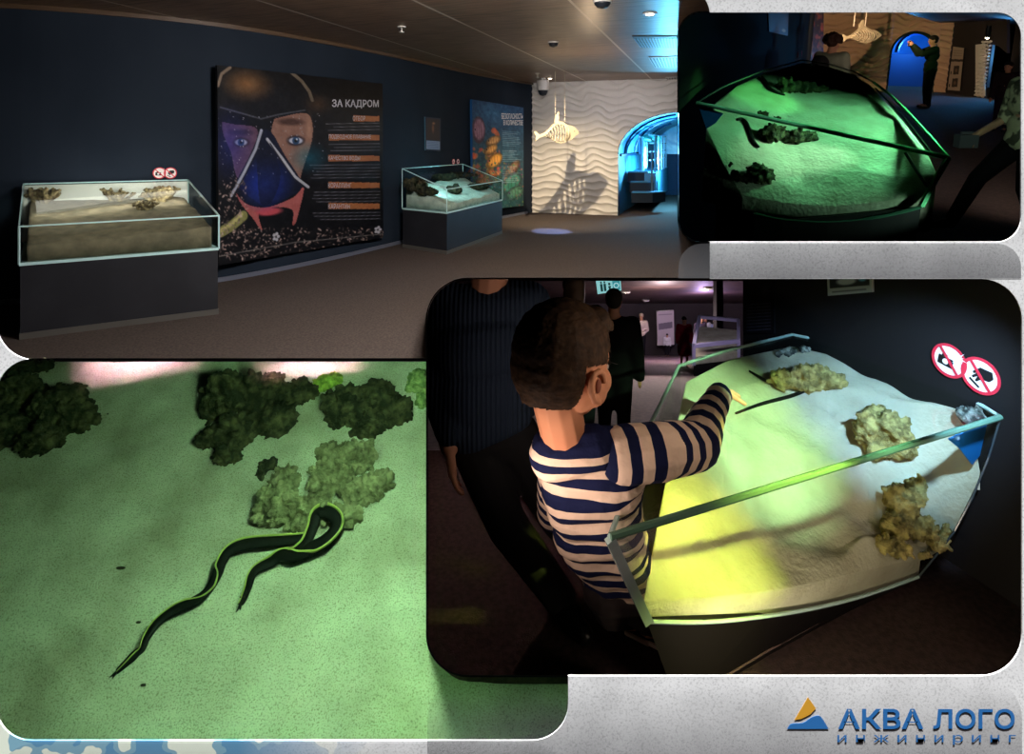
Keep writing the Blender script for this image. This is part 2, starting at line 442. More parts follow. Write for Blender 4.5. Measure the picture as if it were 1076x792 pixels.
# ================================================================== shared museum pieces
GLASS = glassmat('clear_glass', (.93, .97, .95), .10)
EDGE = mat('polished_glass_edge', (190, 225, 225), .12, spec=.7)
CAB = mat('graphite_laminate', (30, 31, 36), .55, c2=(36, 37, 42), scale=3)
TRIM = mat('brushed_metal_trim', (120, 118, 112), .35, metal=.6)
SAND = mat('fine_pale_sand', (205, 200, 180), .95, spec=.1, c2=(170, 160, 140), scale=7, detail=9, lo=.3, hi=.75, bump=.5, bscale=60)
ROCK = mat('porous_reef_rock', (70, 66, 50), .9, spec=.1, c2=(118, 112, 84), scale=22, detail=6, lo=.38, hi=.62, bump=.9, bscale=45)
ROCKD = mat('dark_reef_rock', (34, 36, 28), .9, spec=.15, c2=(72, 70, 50), scale=20, detail=8, lo=.42, hi=.72, bump=.9, bscale=60)
RED = mat('sign_red', (200, 40, 60), .5); WHITE = mat('sign_white', (225, 220, 215), .6); INK = mat('sign_black', (12, 12, 14), .6)
RIB = mat('ribbed_white_plaster', (205, 200, 190), .85, spec=.1)

def displace(me, fn):
    """move every vertex along its normal by fn(position)"""
    n = len(me.vertices); co = np.empty(n*3, np.float32); me.vertices.foreach_get('co', co)
    no = np.empty(n*3, np.float32); me.vertex_normals.foreach_get('vector', no); co = co.reshape(-1, 3); no = no.reshape(-1, 3)
    d = np.array([fn(V(c)) for c in co.tolist()], np.float32); co += no*d[:, None]
    me.vertices.foreach_set('co', co.ravel()); me.update(); return me
def knobs(p, s):
    """rounded lumps with deep creases between them"""
    d = noise.voronoi(p*s)[0]; return min(1., (d[1]-d[0])*1.6) - .45
def bilinear(c, u, v): return c[0]*(1-u)*(1-v) + c[1]*u*(1-v) + c[2]*u*v + c[3]*(1-u)*v
def hnoise(p, s): return noise.noise(V(p)*s)

def rock_mesh(c, r, n=26, seed=1, voxel=None, lump=.30, rough=.18, up=V((0,0,1)), name='rock', flat=.0, freq=1., knob=0):
    """knobbly reef rock: many overlapping lumps on an ellipsoid of radii r about c, remeshed and roughened"""
    rnd = random.Random(seed); mb = MB(); c = V(c); m = min(r); R = V((0,0,1)).rotation_difference(up).to_matrix()
    mb.ell(c, (r[0]*.72, r[1]*.72, r[2]*.72), R)
    for i in range(n):
        z = rnd.uniform(-.35, 1); t = rnd.uniform(0, 2*pi); q = sqrt(max(0, 1-z*z))
        d = V((q*cos(t)*r[0], q*sin(t)*r[1], z*r[2]))*rnd.uniform(.6, .88)
        k = m*lump*rnd.uniform(.55, 1.3)
        mb.ell(c + R @ d, (k*rnd.uniform(.8, 1.4), k*rnd.uniform(.8, 1.4), k*rnd.uniform(.8, 1.2)), None, 10, 7)
    for i in range(knob):                  # small finger-like knobs
        z = rnd.uniform(0, 1); t = rnd.uniform(0, 2*pi); q = sqrt(max(0, 1-z*z))
        d = V((q*cos(t)*r[0], q*sin(t)*r[1], z*r[2])); a = c + R @ (d*.7); b = c + R @ (d*rnd.uniform(1., 1.15))
        mb.caps(a, m*.14, b, m*.10, 8)
    me = blob(mb, voxel or m/14, 1, name)
    def f_(q):
        p = q - c; a = noise.noise(p*(3.2*freq/m)+V((seed, 0, 0))); b = noise.noise(p*(8*freq/m)+V((0, seed, 0)))
        return m*rough*(-abs(a)*1.1+.15) + m*rough*.55*(-abs(b)+.2)
    return displace(me, f_)

def prohibition(fr, c, ux, uy, r, kind, label, group=None):
    """round no-photo / no-touch sign lying in the plane ux, uy"""
    ux = V(ux).normalized(); uy = (V(uy) - ux*V(uy).dot(ux)).normalized(); nn = ux.cross(uy); c = V(c)
    t = thing('prohibition_sign', label, 'sign', c, fr, group)
    at = lambda x, y, h=0: c + ux*(x*r) + uy*(y*r) + nn*h
    T = r*.03
    disc = lambda r0, x0=0, y0=0, n=32: [at(x0+r0*cos(2*pi*k/n), y0+r0*sin(2*pi*k/n)) for k in range(n)]
    obj('disc', MB().prism(disc(.97), nn*T), WHITE, t, fr)
    ring = MB(); n = 36
    vs = [at(q*cos(2*pi*k/n), q*sin(2*pi*k/n), h) for q in (1, .84) for h in (T, 2*T) for k in range(n)]
    fs = []
    for k in range(n):
        j = (k+1) % n; fs += [(k, j, n+j, n+k), (2*n+k, 2*n+j, 3*n+j, 3*n+k), (n+k, n+j, 3*n+j, 3*n+k), (k, j, 2*n+j, 2*n+k)]
    ring.add(vs, fs); obj('ring', ring, RED, t, fr)
    g = MB()
    P = lambda pts: g.prism([at(x, y, T*1.1) for x, y in pts], nn*T*.6)
    if kind == 'camera':
        P([(-.6, -.42), (.25, -.42), (.25, .12), (-.6, .12)]); P([(-.45, .12), (-.1, .12), (-.15, .28), (-.4, .28)])
        obj('camera_glyph', g, INK, t, fr)
        w = MB(); w.prism([at(-.17+.17*cos(2*pi*k/20), -.15+.17*sin(2*pi*k/20), T*1.9) for k in range(20)], nn*T*.3)
        for k in range(12):
            a = 2*pi*k/12; x0, y0 = .45, .42; ln = .5 if k % 2 == 0 else .34
            w.prism([at(x0+.12*cos(a+.5), y0+.12*sin(a+.5), T*2.2), at(x0+ln*cos(a), y0+ln*sin(a), T*2.2), at(x0+.12*cos(a-.5), y0+.12*sin(a-.5), T*2.2)], nn*T*.3)
        w.prism([at(x0+.15*cos(2*pi*k/16), y0+.15*sin(2*pi*k/16), T*2.2) for k in range(16)], nn*T*.35)
        obj('flash_glyph', w, WHITE, t, fr)
    else:
        P([(-.1, .45), (.5, .5), (.62, .15), (.45, -.1), (.1, -.15), (-.1, -.42), (-.2, -.4), (-.12, -.1), (-.32, -.3), (-.4, -.22), (-.2, .05), (-.35, -.05), (-.4, .05)])
        P([(-.5, -.45), (.05, -.72), (.1, -.62), (-.45, -.35)])
        obj('hand_glyph', g, INK, t, fr)
    s = MB(); q = .64
    s.prism([at(-q-.05, q-.06, T*2), at(-q+.06, q+.05, T*2), at(q+.05, -q+.06, T*2), at(q-.06, -q-.05, T*2)], nn*T*.5)
    obj('slash', s, RED, t, fr); return t

def pane(mb, pts, thick, nrm): mb.prism([V(p) for p in pts], V(nrm).normalized()*thick)

def edge_set(t, pairs, w, fr, m=EDGE, name='glass_edge'):
    mb = MB()
    for a, b in pairs: mb.beam(a, b, w)
    return obj(name, mb, m, t, fr)

def sand_bed(fr, corners, label, m=SAND, n=70, amp=.02, thick=.05, sc=4, seed=0, down=V((0,0,-1)), floor_z=None, wave=None, rip=.0015):
    """a heap of sand: top surface over four corners, with sides down to the tank floor"""
    vs = []; fs = []
    for j in range(n+1):
        for i in range(n+1):
            u, v = i/n, j/n; p = bilinear(corners, u, v)
            e = min(1, 6*min(u, 1-u)+.0)*1.; f = noise.noise(p*sc+V((seed, 0, 0)))
            dz = amp*f + amp*.35*noise.noise(p*sc*3) + rip*sin(60*(p.x*.3+p.y)+4*f)
            if wave: dz += wave(u, v)
            vs.append(p - down*dz)
    top = (n+1)**2
    rim = [i for i in range(n+1)] + [(j+1)*(n+1)-1 for j in range(1, n+1)] + [n*(n+1)+i for i in range(n-1, -1, -1)] + [j*(n+1) for j in range(n-1, 0, -1)]
    for j in range(n):
        for i in range(n): a = j*(n+1)+i; fs.append((a, a+1, a+n+2, a+n+1))
    b = len(vs)
    for i in rim:
        p = vs[i].copy(); vs.append(V((p.x, p.y, floor_z)) if floor_z is not None else p + down*thick)
    k = len(rim)
    for q in range(k): fs.append((rim[q], b+q, b+(q+1) % k, rim[(q+1) % k]))
    fs.append(tuple(b+q for q in range(k)))
    me = mesh_from('sand_bed', vs, fs, True)
    bvh = BVHTree.FromPolygons([v.co.copy() for v in me.vertices], [tuple(p.vertices) for p in me.polygons][:n*n])
    o = obj('sand_bed', me, m, fr=fr, label=label, cat='sand', kind='stuff')
    return o, bvh
def hit(bvh, fr, px, py):
    for k in range(40):
        for dx, dy in ((0, k), (0, -k), (k, 0), (-k, 0), (k, k), (-k, -k), (k, -k), (-k, k)):
            h = bvh.ray_cast(V((0,0,0)), fr.ray(px+dx, py+dy).normalized())
            if h[0] is not None: return h[0]
    raise ValueError('no surface under %s %s' % (px, py))

def clip_px(o, px, keep_left=True):
    """cut a finished object with the vertical plane that runs from the viewpoint through column px"""
    me = o.data; M = o.matrix_world
    n = V((1, -(px-CX)/FPX, 0)).normalized(); Mi = M.inverted()
    co = Mi @ V((0, 0, 0)); no = (Mi.to_3x3() @ n)
    bm = bmesh.new(); bm.from_mesh(me)
    r = bmesh.ops.bisect_plane(bm, geom=bm.verts[:]+bm.edges[:]+bm.faces[:], plane_co=co, plane_no=no, clear_outer=keep_left, clear_inner=not keep_left)
    bmesh.ops.holes_fill(bm, edges=[e for e in r['geom_cut'] if isinstance(e, bmesh.types.BMEdge)])
    bm.to_mesh(me); bm.free()

def clip_cell(objs, poly):
    """trim finished objects to the room whose opening is the convex pixel outline poly (clockwise on screen)"""
    planes = []
    for (x0, y0), (x1, y1) in zip(poly, poly[1:]+poly[:1]):
        a, b = W0.ray(x0, y0), W0.ray(x1, y1); planes.append(b.cross(a).normalized())
    mid = W0.ray(sum(p[0] for p in poly)/len(poly), sum(p[1] for p in poly)/len(poly))
    planes = [n if n.dot(mid) < 0 else -n for n in planes]
    bpy.context.view_layer.update()
    for o in objs:
        if o.type != 'MESH': continue
        M = o.matrix_world.copy(); Mi = M.inverted(); me = o.data
        co = np.empty(len(me.vertices)*3, np.float32); me.vertices.foreach_get('co', co); co = co.reshape(-1, 3)
        R = np.array(M.to_3x3()); w_ = co @ R.T + np.array(M.translation)
        for n in planes:
            if (w_ @ np.array(n)).max() <= 1e-5: continue
            bm = bmesh.new(); bm.from_mesh(me)
            nl = (Mi.to_3x3() @ n).normalized()
            r = bmesh.ops.bisect_plane(bm, geom=bm.verts[:]+bm.edges[:]+bm.faces[:], plane_co=Mi @ V((0, 0, 0)), plane_no=nl, clear_outer=True)
            try: bmesh.ops.holes_fill(bm, edges=[e for e in r['geom_cut'] if isinstance(e, bmesh.types.BMEdge)])
            except Exception: pass
            bm.to_mesh(me); bm.free()
        if len(me.vertices) == 0: bpy.data.objects.remove(o)
# ================================================================== room seen through the upper left opening
A = W0; ZF, ZC = -1.6, 1.38
def fl(px, py): return A.onz(px, py, ZF)
curve_px = catmull([(-160, 327), (0, 320), (120, 310), (230, 296), (330, 277), (418, 256.5), (500, 235.3), (560, 223)], 6)
CUR = [fl(*p) for p in curve_px]
NAVY = mat('navy_wall_paint', (27, 36, 47), .8, spec=.15, c2=(31, 40, 51), scale=1.5)
def wall_strip(name, cur, z0, z1, th, m, off=0.0, kind='structure', **kw):
    mb = MB(); P = []
    for i, p in enumerate(cur):
        t = (cur[min(i+1, len(cur)-1)] - cur[max(i-1, 0)]); n = V((-t.y, t.x, 0)).normalized()
        P.append((p + n*off, p + n*(off+th)))
    for i in range(len(P)-1):
        a, b = P[i]; c, d = P[i+1]
        mb.hexa([V((q.x, q.y, z0)) for q in (a, c, d, b)] + [V((q.x, q.y, z1)) for q in (a, c, d, b)])
    me = mb.mesh(name); bm = bmesh.new(); bm.from_mesh(me); bmesh.ops.remove_doubles(bm, verts=bm.verts, dist=1e-4); bm.to_mesh(me); bm.free()
    return obj(name, me, m, kind=kind, **kw)
wall_strip('wall_left', CUR, ZF, ZC, .12, NAVY, .0)
wall_strip('trim_1', CUR[6:], ZC-.05, ZC-.002, .02, mat('copper_cornice', (82, 64, 48), .5), -.022)
BBM = mat('grey_baseboard', (96, 100, 112), .4)
wall_strip('baseboard_left', CUR[:-1], ZF, ZF+.05, .02, BBM, -.022)
# floor, trimmed where the other rooms begin
CARPET = mat('brown_grey_carpet', (86, 77, 71), .95, spec=.05, c2=(68, 61, 57), scale=60, detail=6, lo=.35, hi=.65, bump=.35, bscale=200)
fpx = [(-160, 327)] + [(p[0], p[1]-1.2) for p in curve_px[1:]] + [(648, 224.5), (648, 205), (713.2, 205), (713.2, 229)] + arc(738, 229, 25, 180, 90, 8) + [(790, 254.6), (790, 292.5)] + arc(492, 335.6, 43.2, 270, 180, 10) + [(448.8, 400), (-160, 400)]
def slab(name, pts, dz, m):
    vs = [V(p) for p in pts]; n = len(vs)
    me = bpy.data.meshes.new(name); bm = bmesh.new(); f = bm.faces.new([bm.verts.new(v) for v in vs])
    bmesh.ops.triangulate(bm, faces=[f]); r = bmesh.ops.extrude_face_region(bm, geom=bm.faces[:])
    bmesh.ops.translate(bm, verts=[g for g in r['geom'] if isinstance(g, bmesh.types.BMVert)], vec=(0, 0, dz)); bmesh.ops.recalc_face_normals(bm, faces=bm.faces[:]); bm.to_mesh(me); bm.free()
    return struct(name, me, m)
slab('floor', [fl(*p) for p in fpx], -.03, CARPET)
# ceiling of wood panels laid askew, with pale seams
def ceiling_mat():
    m, nt, out = newmat('wood_ceiling_panels'); L = nt.links.new
    p = N(nt, 'ShaderNodeBsdfPrincipled'); L(p.outputs[0], out.inputs[0]); p.inputs['Roughness'].default_value = .38; p.inputs['Specular IOR Level'].default_value = .35
    tc = N(nt, 'ShaderNodeTexCoord'); mp = N(nt, 'ShaderNodeMapping', vector_type='POINT'); L(tc.outputs['Object'], mp.inputs[0])
    mp.inputs['Rotation'].default_value = (0, 0, radians(19.8)); mp.inputs['Location'].default_value = (CEOX, CEOY, 0)
    sp = N(nt, 'ShaderNodeSeparateXYZ'); L(mp.outputs[0], sp.inputs[0])
    ms = N(nt, 'ShaderNodeMapping'); ms.inputs['Scale'].default_value = (1.2, 14, 1); L(mp.outputs[0], ms.inputs[0])
    nz = N(nt, 'ShaderNodeTexNoise'); nz.inputs['Scale'].default_value = 2.2; nz.inputs['Detail'].default_value = 8; L(ms.outputs[0], nz.inputs['Vector'])
    r = N(nt, 'ShaderNodeValToRGB'); L(nz.outputs['Fac'], r.inputs[0])
    r.color_ramp.elements[0].position = .3; r.color_ramp.elements[0].color = (*srgb((92, 72, 58)), 1)
    r.color_ramp.elements[1].position = .7; r.color_ramp.elements[1].color = (*srgb((150, 122, 98)), 1)
    def seam(src, period, w):
        a = N(nt, 'ShaderNodeMath', operation='PINGPONG'); a.inputs[1].default_value = period/2; L(src, a.inputs[0])
        b = N(nt, 'ShaderNodeMath', operation='LESS_THAN'); b.inputs[1].default_value = w/2; L(a.outputs[0], b.inputs[0]); return b.outputs[0]
    s1, s2 = seam(sp.outputs['X'], 1.42, .03), seam(sp.outputs['Y'], .8, .014)
    mx = N(nt, 'ShaderNodeMix', data_type='RGBA'); L(s2, mx.inputs[0]); L(r.outputs[0], mx.inputs[6]); mx.inputs[7].default_value = (*srgb((60, 44, 34)), 1)
    m2 = N(nt, 'ShaderNodeMix', data_type='RGBA'); L(s1, m2.inputs[0]); L(mx.outputs[2], m2.inputs[6]); m2.inputs[7].default_value = (*srgb((205, 190, 172)), 1)
    L(m2.outputs[2], p.inputs['Base Color']); return m
def ce(px, py): return A.onz(px, py, ZC)
ccur = [V((p.x, p.y, ZC)) for p in CUR]
cpts = ccur + [ce(713.2, 84)] + [ce(713.2, 38)] + arc(738, 38, 25, 180, 270, 6)[1:] * 0 + [ce(713.2, 38)] * 0
cpts += [ce(x, y) for x, y in arc(738, 38, 25.3, 180, 262, 6)] + [ce(750, 12.5), ce(750, -90), V((-6, 3.45, ZC))]
cpts = [p for i, p in enumerate(cpts) if (p-cpts[i-1]).length > 1e-3]
_xs = [p.x for p in cpts]; _ys = [p.y for p in cpts]
_o = V(((min(_xs)+max(_xs))/2, (min(_ys)+max(_ys))/2))
# place a seam through a known point of the photo
_p1 = ce(598, 0); _q = V((_p1.x-_o.x, _p1.y-_o.y)); _a = radians(19.8)
CEOX = -(_q.x*cos(_a) - _q.y*sin(_a)); CEOY = 0.1
slab('ceiling', cpts, .03, ceiling_mat())

# far wall: rippled white relief with an arched passage
WA, WB = fl(557, 223), fl(713.4, 228.6)
WD = (WB-WA); WL = V((WD.x, WD.y, 0)).length; wd = V((WD.x, WD.y, 0)).normalized(); wn = V((wd.y, -wd.x, 0))
def wall_pt(px, py):
    return A.onp(px, py, (WA, wn))
def s_of(p): return (p-WA).dot(wd)
ARC_L = s_of(wall_pt(650, 200)); ARC_R = s_of(wall_pt(790, 200)); ARC_S = wall_pt(650, 162).z; ARC_T = wall_pt(713, 118).z
def arch_z(s):
    m = (ARC_L+ARC_R)/2; h = (ARC_R-ARC_L)/2; q = max(0, 1-((s-m)/h)**2); return ARC_S + (ARC_T-ARC_S)*sqrt(q)
def ph2(s, z): return .9*sin(7.2*s+2.0*noise.noise(V((z*3, s*.7, 1))))+1.0*noise.noise(V((s*2.2, z*2.0, 5)))+.4*sin(13*s+5*z)
def relief(s, z):
    ph = .55*sin(3.1*s+1.3*z)+.5*noise.noise(V((s*1.6, z*1.2, 3)))+.25*sin(7*s-2*z)
    w = sin(2*pi*(z/.155) + 2.2*ph)
    return .036*((1-abs(sin(pi*z/.15 + 1.1*ph2(s, z))))**1.3)
def relief_wall():
    nu, nv = 220, 330; vs = []; fs = []
    cols = [WL*i/nu for i in range(nu+1)]
    k0 = min(range(nu+1), key=lambda i: abs(cols[i]-ARC_L))
    blocks = [(cols[:k0]+[ARC_L-.0005], lambda s: ZF), ([ARC_L+.0005]+[c for c in cols if c > ARC_L+.004], arch_z)]
    for cs, bot in blocks:
        b = len(vs)
        for s in cs:
            z0 = bot(s)
            for j in range(nv+1):
                z = z0+(ZC-z0)*j/nv; vs.append(WA + wd*s + wn*relief(s, z) + V((0, 0, z-WA.z)))
        for i in range(len(cs)-1):
            for j in range(nv):
                a = b+i*(nv+1)+j; fs.append((a, a+nv+1, a+nv+2, a+1))
    return mesh_from('wall_far', vs, fs, True)
struct('wall_far', relief_wall(), RIB)
# dark thin arch lining and the tunnel behind it
BLUEW = mat('tunnel_blue_paint', (70, 140, 165), .6); WN2 = -wn
def wp(s, z, d): return WA + wd*s + WN2*d + V((0, 0, z-WA.z))
lin = MB(); seg = []
ss = [ARC_L] + [ARC_L + (WL+.02-ARC_L)*(1-cos(pi/2*k/14)) for k in range(1, 15)]
prof = [(ARC_L, ZF)] + [(s, arch_z(s)) for s in ss]
for (s0, z0), (s1, z1) in zip(prof, prof[1:]):
    lin.hexa([wp(s0, z0, -.03), wp(s1, z1, -.03), wp(s1, z1+.02, -.03), wp(s0-.02, z0, -.03), wp(s0, z0, .25), wp(s1, z1, .25), wp(s1, z1+.02, .25), wp(s0-.02, z0, .25)])
struct('trim_2', lin, mat('arch_lining', (30, 60, 80), .5))
TL = 7.0
struct('wall_tunnel', MB().hexa([wp(ARC_L-.1, ZF, .25), wp(ARC_L, ZF, .25), wp(ARC_L+.55, ZF, TL), wp(ARC_L+.45, ZF, TL), wp(ARC_L-.1, ARC_S-.05, .25), wp(ARC_L, ARC_S-.05, .25), wp(ARC_L+.55, ARC_S-.1, TL), wp(ARC_L+.45, ARC_S-.1, TL)]), BLUEW)
# vault: arched acrylic, water behind it and its play of light put into the colour
def vault_mat():
    m, nt, out = newmat('water_and_painted_light'); L = nt.links.new
    p = N(nt, 'ShaderNodeBsdfPrincipled'); L(p.outputs[0], out.inputs[0]); p.inputs['Roughness'].default_value = .3
    tc = N(nt, 'ShaderNodeTexCoord'); nz = N(nt, 'ShaderNodeTexNoise'); nz.inputs['Scale'].default_value = 1.6; nz.inputs['Detail'].default_value = 5; nz.inputs['Distortion'].default_value = 1.2
    L(tc.outputs['Object'], nz.inputs['Vector'])
    r = N(nt, 'ShaderNodeValToRGB'); L(nz.outputs['Fac'], r.inputs[0])
    r.color_ramp.elements[0].position = .35; r.color_ramp.elements[0].color = (*srgb((40, 140, 195)), 1)
    r.color_ramp.elements[1].position = .7; r.color_ramp.elements[1].color = (*srgb((150, 225, 245)), 1)
    L(r.outputs[0], p.inputs['Base Color']); return m
mb = MB(); vs = []; fs = []; m_ = (ARC_L+ARC_R)/2; hw = (ARC_R-ARC_L)/2
K, D = 28, 10
for d in range(D+1):
    for k in range(K+1):
        th = pi*k/K; y = .3+(TL-.3)*d/D; sh = .5*d/D
        vs.append(wp(m_-hw*1.02*cos(th)+sh, ARC_S+(ARC_T-ARC_S)*1.03*sin(th), y))
for d in range(D):
    for k in range(int(K*.62)): a = d*(K+1)+k; fs.append((a, a+1, a+K+2, a+K+1))
clip_px(struct('ceiling_tunnel', mesh_from('ceiling_tunnel', vs, fs, True), vault_mat()), 713.2)
RIBM = mat('dark_tunnel_ribs', (14, 60, 95), .4)
def vault_arc(d, tilt): return [wp(m_-hw*1.0*cos(pi*k/20)+.5*d/TL, ARC_S+(ARC_T-ARC_S)*1.0*sin(pi*k/20), d+tilt*(k/20)) for k in range(13)]
t = thing('tunnel_frame', 'thin dark ribs of the blue acrylic tunnel vault', 'frame', vault_arc(.8, 0)[0])
for d, ti in ((.8, 0), (2.4, 0), (4.2, 0), (1.0, 3.2)): clip_px(obj('rib', MB().tube(vault_arc(d, ti), .025, 6), RIBM, t), 713.2) if 0 else obj('rib', MB().tube([q for q in vault_arc(d, ti) if q.x/q.y*FPX+CX < 712], .025, 6), RIBM, t)
obj('rail', MB().beam(wp(ARC_L+.02, ARC_S-.03, .25), wp(ARC_L+.56, ARC_S-.08, TL), .05), RIBM, t)
# end wall of the tunnel with a doorway, tunnel floor
clip_px(struct('ceiling_tunnel_end', MB().hexa([wp(ARC_L+.3, ARC_S-.12, TL-.1), wp(ARC_L+3, ARC_S-.12, TL-.1), wp(ARC_L+3, ARC_S-.12, TL), wp(ARC_L+.3, ARC_S-.12, TL), wp(ARC_L+.3, ZC, TL-.1), wp(ARC_L+3, ZC, TL-.1), wp(ARC_L+3, ZC, TL), wp(ARC_L+.3, ZC, TL)]), vault_mat()), 713.2)
_e = struct('wall_tunnel_end', MB().hexa([wp(ARC_L+.4, ZF-.2, TL), wp(ARC_L+3, ZF-.2, TL), wp(ARC_L+3, ZF-.2, TL+.1), wp(ARC_L+.4, ZF-.2, TL+.1), wp(ARC_L+.4, ZC, TL), wp(ARC_L+3, ZC, TL), wp(ARC_L+3, ZC, TL+.1), wp(ARC_L+.4, ZC, TL+.1)]), mat('tunnel_end_wall', (35, 60, 90), .7)); clip_px(_e, 713.2)
# a fish swimming above the vault
def small_fish(c, ln, m, label, yaw=0., fr=W0, name='fish'):
    R = Matrix.Rotation(yaw, 3, 'Z'); c = V(c)
    b = MB(); b.ell(c, (ln*.36, ln*.07, ln*.13), R, 18, 10)
    b.add([c + R @ V(q) for q in ((-ln*.3, 0, 0), (-ln*.5, -.01*ln, ln*.14), (-ln*.43, 0, 0), (-ln*.5, .01*ln, -ln*.14), (-ln*.3, .02*ln, 0))], [(0, 1, 2), (0, 2, 3), (4, 2, 1), (4, 3, 2), (0, 4, 1), (0, 3, 4), (1, 2, 3)])
    b.add([c + R @ V(q) for q in ((-.1*ln, 0, .11*ln), (.12*ln, 0, .12*ln), (-.08*ln, 0, .2*ln), (0, .02*ln, .1*ln))], [(0, 1, 2), (0, 2, 3), (1, 3, 2), (0, 3, 1)])
    return obj(name, blob(b, ln/60, 1, name), m, fr=fr, label=label, cat='fish')
pf = A.at(684, 145, 14.6)
small_fish(pf, .8, mat('teal_fish_skin', (20, 95, 90), .4), 'dark teal fish gliding above the tunnel vault', .1)
# stair platform with railing
STEP = mat('blue_steps', (60, 120, 150), .5); STD = mat('dark_step_riser', (10, 26, 40), .6); RAILM = mat('steel_railing', (150, 190, 210), .3, metal=.8)
t = thing('stair_platform', 'small stepped platform with a steel railing inside the blue tunnel', 'stairs', A.onz(668, 213, ZF))
pb = [A.at(x, y, 13.4) for x, y in ((661, 211), (682, 212))]
def qpx(px, py, Y): return A.at(px, py, Y)
for i, (h0, h1) in enumerate(((0, .22), (.22, .44), (.44, .66))):
    o = .22*i; zb = A.at(660, 213, 13.0).z
    p = [V((x, y, zb+z)) for z in (h0, h1) for x, y in ((2.72, 13.0+o), (3.2, 13.0+o), (3.2+.12*(3-i), 13.25+o), (2.8, 13.25+o))]
    st = obj('step', MB().hexa(p), STD, t); 
    obj('tread', MB().hexa([v + V((0, -.02, (h1-h0)+.0)) if k < 4 else v + V((0, -.02, .03)) for k, v in enumerate(p)]), STEP, st)
zb = A.at(660, 213, 13.0).z
obj('deck', MB().hexa([V((x, y, zb+z)) for z in (0, .66) for x, y in ((2.85, 13.6), (3.35, 13.3), (4.5, 16.5), (3.4, 16.5))]), STEP, t)
rl = MB(); a0, a1 = V((3.22, 13.15, zb+.3)), V((4.42, 16.4, zb+.66))
for f in (0, .2, .4, .6, .8, 1): 
    p = a0.lerp(a1, f); p.z = zb+.0 if f == 0 else zb+.66; rl.beam(p, V((p.x, p.y, zb+1.55 if f else zb+1.2)), .035)
for h in (.95, 1.15, 1.35, 1.55): rl.beam(V((a0.x, a0.y+.3, zb+h)), V((a1.x, a1.y, zb+h)), .03)
for f in (.12, .3, .5, .7, .9):
    p = V((2.95, 13.2, 0)).lerp(V((3.9, 16.4, 0)), f); rl.beam(V((p.x, p.y, zb+.6)), V((p.x, p.y, zb+1.5)), .03)
rl.beam(V((2.95, 13.2, zb+1.1)), V((3.05, 13.6, zb+1.5)), .03); rl.beam(V((3.0, 13.4, zb+1.5)), V((3.9, 16.4, zb+1.5)), .03)
obj('railing', rl, RAILM, t)

# ------------------------------------------------------------------ sloped sand tanks
def tank(fr, FL, FR, BR, BL, zf, zbt, zrf, zrb, label, lite=False, trimm=None):
    """FL..BL plan corners, zf floor, zbt top of cabinet, zrf / zrb front and back rim heights"""
    t = thing('touch_tank', label, 'aquarium', V((FL.x, FL.y, zf)), fr)
    at = lambda p, z: V((p.x, p.y, z))
    c = (FL+FR+BR+BL)/4; ins = lambda p, k: p + (c-p)*k
    obj('cabinet', MB().hexa([at(ins(p, .01), zf+.05) for p in (FL, FR, BR, BL)] + [at(ins(p, .01), zbt-.012) for p in (FL, FR, BR, BL)]), CAB, t, fr)
    obj('plinth', MB().hexa([at(p, zf) for p in (FL, FR, BR, BL)] + [at(p, zf+.05) for p in (FL, FR, BR, BL)]), trimm or TRIM, t, fr)
    obj('tank_base', MB().hexa([at(p, zbt-.012) for p in (FL, FR, BR, BL)] + [at(p, zbt+.012) for p in (FL, FR, BR, BL)]), EDGE, t, fr)
    gl = MB(); i = .006
    for a, b, za, zb_ in ((FL, FR, zrf, zrf), (FR, BR, zrf, zrb), (BL, FL, zrb, zrf)):
        n = V(((b-a).y, -(b-a).x, 0)).normalized()
        gl.prism([at(a, zbt+.012), at(b, zbt+.012), at(b, zb_), at(a, za)], -n*i)
    obj('glass_wall', gl, GLASS, t, fr)
    obj('lid', MB().hexa([at(FL, zrf), at(FR, zrf), at(BR, zrb), at(BL, zrb), at(FL, zrf+.008), at(FR, zrf+.008), at(BR, zrb+.008), at(BL, zrb+.008)]), GLASS, t, fr)
    w = .012
    edge_set(t, [(at(FL, zrf), at(FR, zrf)), (at(FR, zrf), at(BR, zrb)), (at(BR, zrb), at(BL, zrb)), (at(BL, zrb), at(FL, zrf)), (at(FL, zbt), at(FL, zrf)), (at(FR, zbt), at(FR, zrf)), (at(BR, zbt), at(BR, zrb)), (at(BL, zbt), at(BL, zrb))], w, fr)
    return t
# left tank
FL_, FR_ = fl(20, 357), fl(230, 330)
BL_ = FL_ + V((-.80, .98, 0)); BR_ = FR_ + V((-.80, .90, 0))
T1 = tank(A, FL_, FR_, BR_, BL_, ZF, -.99, -.68, -.405, 'graphite sand tank with brown sand, left of the diver poster')
at = lambda p, z: V((p.x, p.y, z))
BACKW = mat('white_tank_back', (225, 222, 214), .7)
obj('back_panel', MB().hexa([at(BL_, -.97), at(BR_, -.97), at(BR_+V((.01, -.03, 0)), -.97), at(BL_+V((.01, -.03, 0)), -.97), at(BL_, -.42), at(BR_, -.42), at(BR_+V((.01, -.03, 0)), -.42), at(BL_+V((.01, -.03, 0)), -.42)]), BACKW, T1, label='white backing panel')
inn = lambda P, k=.07: [p + (sum(P, V())/4 - p)*k for p in P]
C1 = inn([at(FL_, -.86), at(FR_, -.80), at(BR_, -.58), at(BL_, -.57)])
SANDB = mat('brown_grey_sand', (132, 118, 98), .95, spec=.1, c2=(100, 92, 78), scale=9, detail=8, lo=.35, hi=.7, bump=.4)
_, B1 = sand_bed(A, C1, 'brown sand filling the tank left of the diver poster', SANDB, floor_z=-.975, amp=.02)
CORW = mat('branching_coral', (92, 76, 52), .85, c2=(170, 150, 110), scale=30, lo=.4, hi=.65, bump=.6)
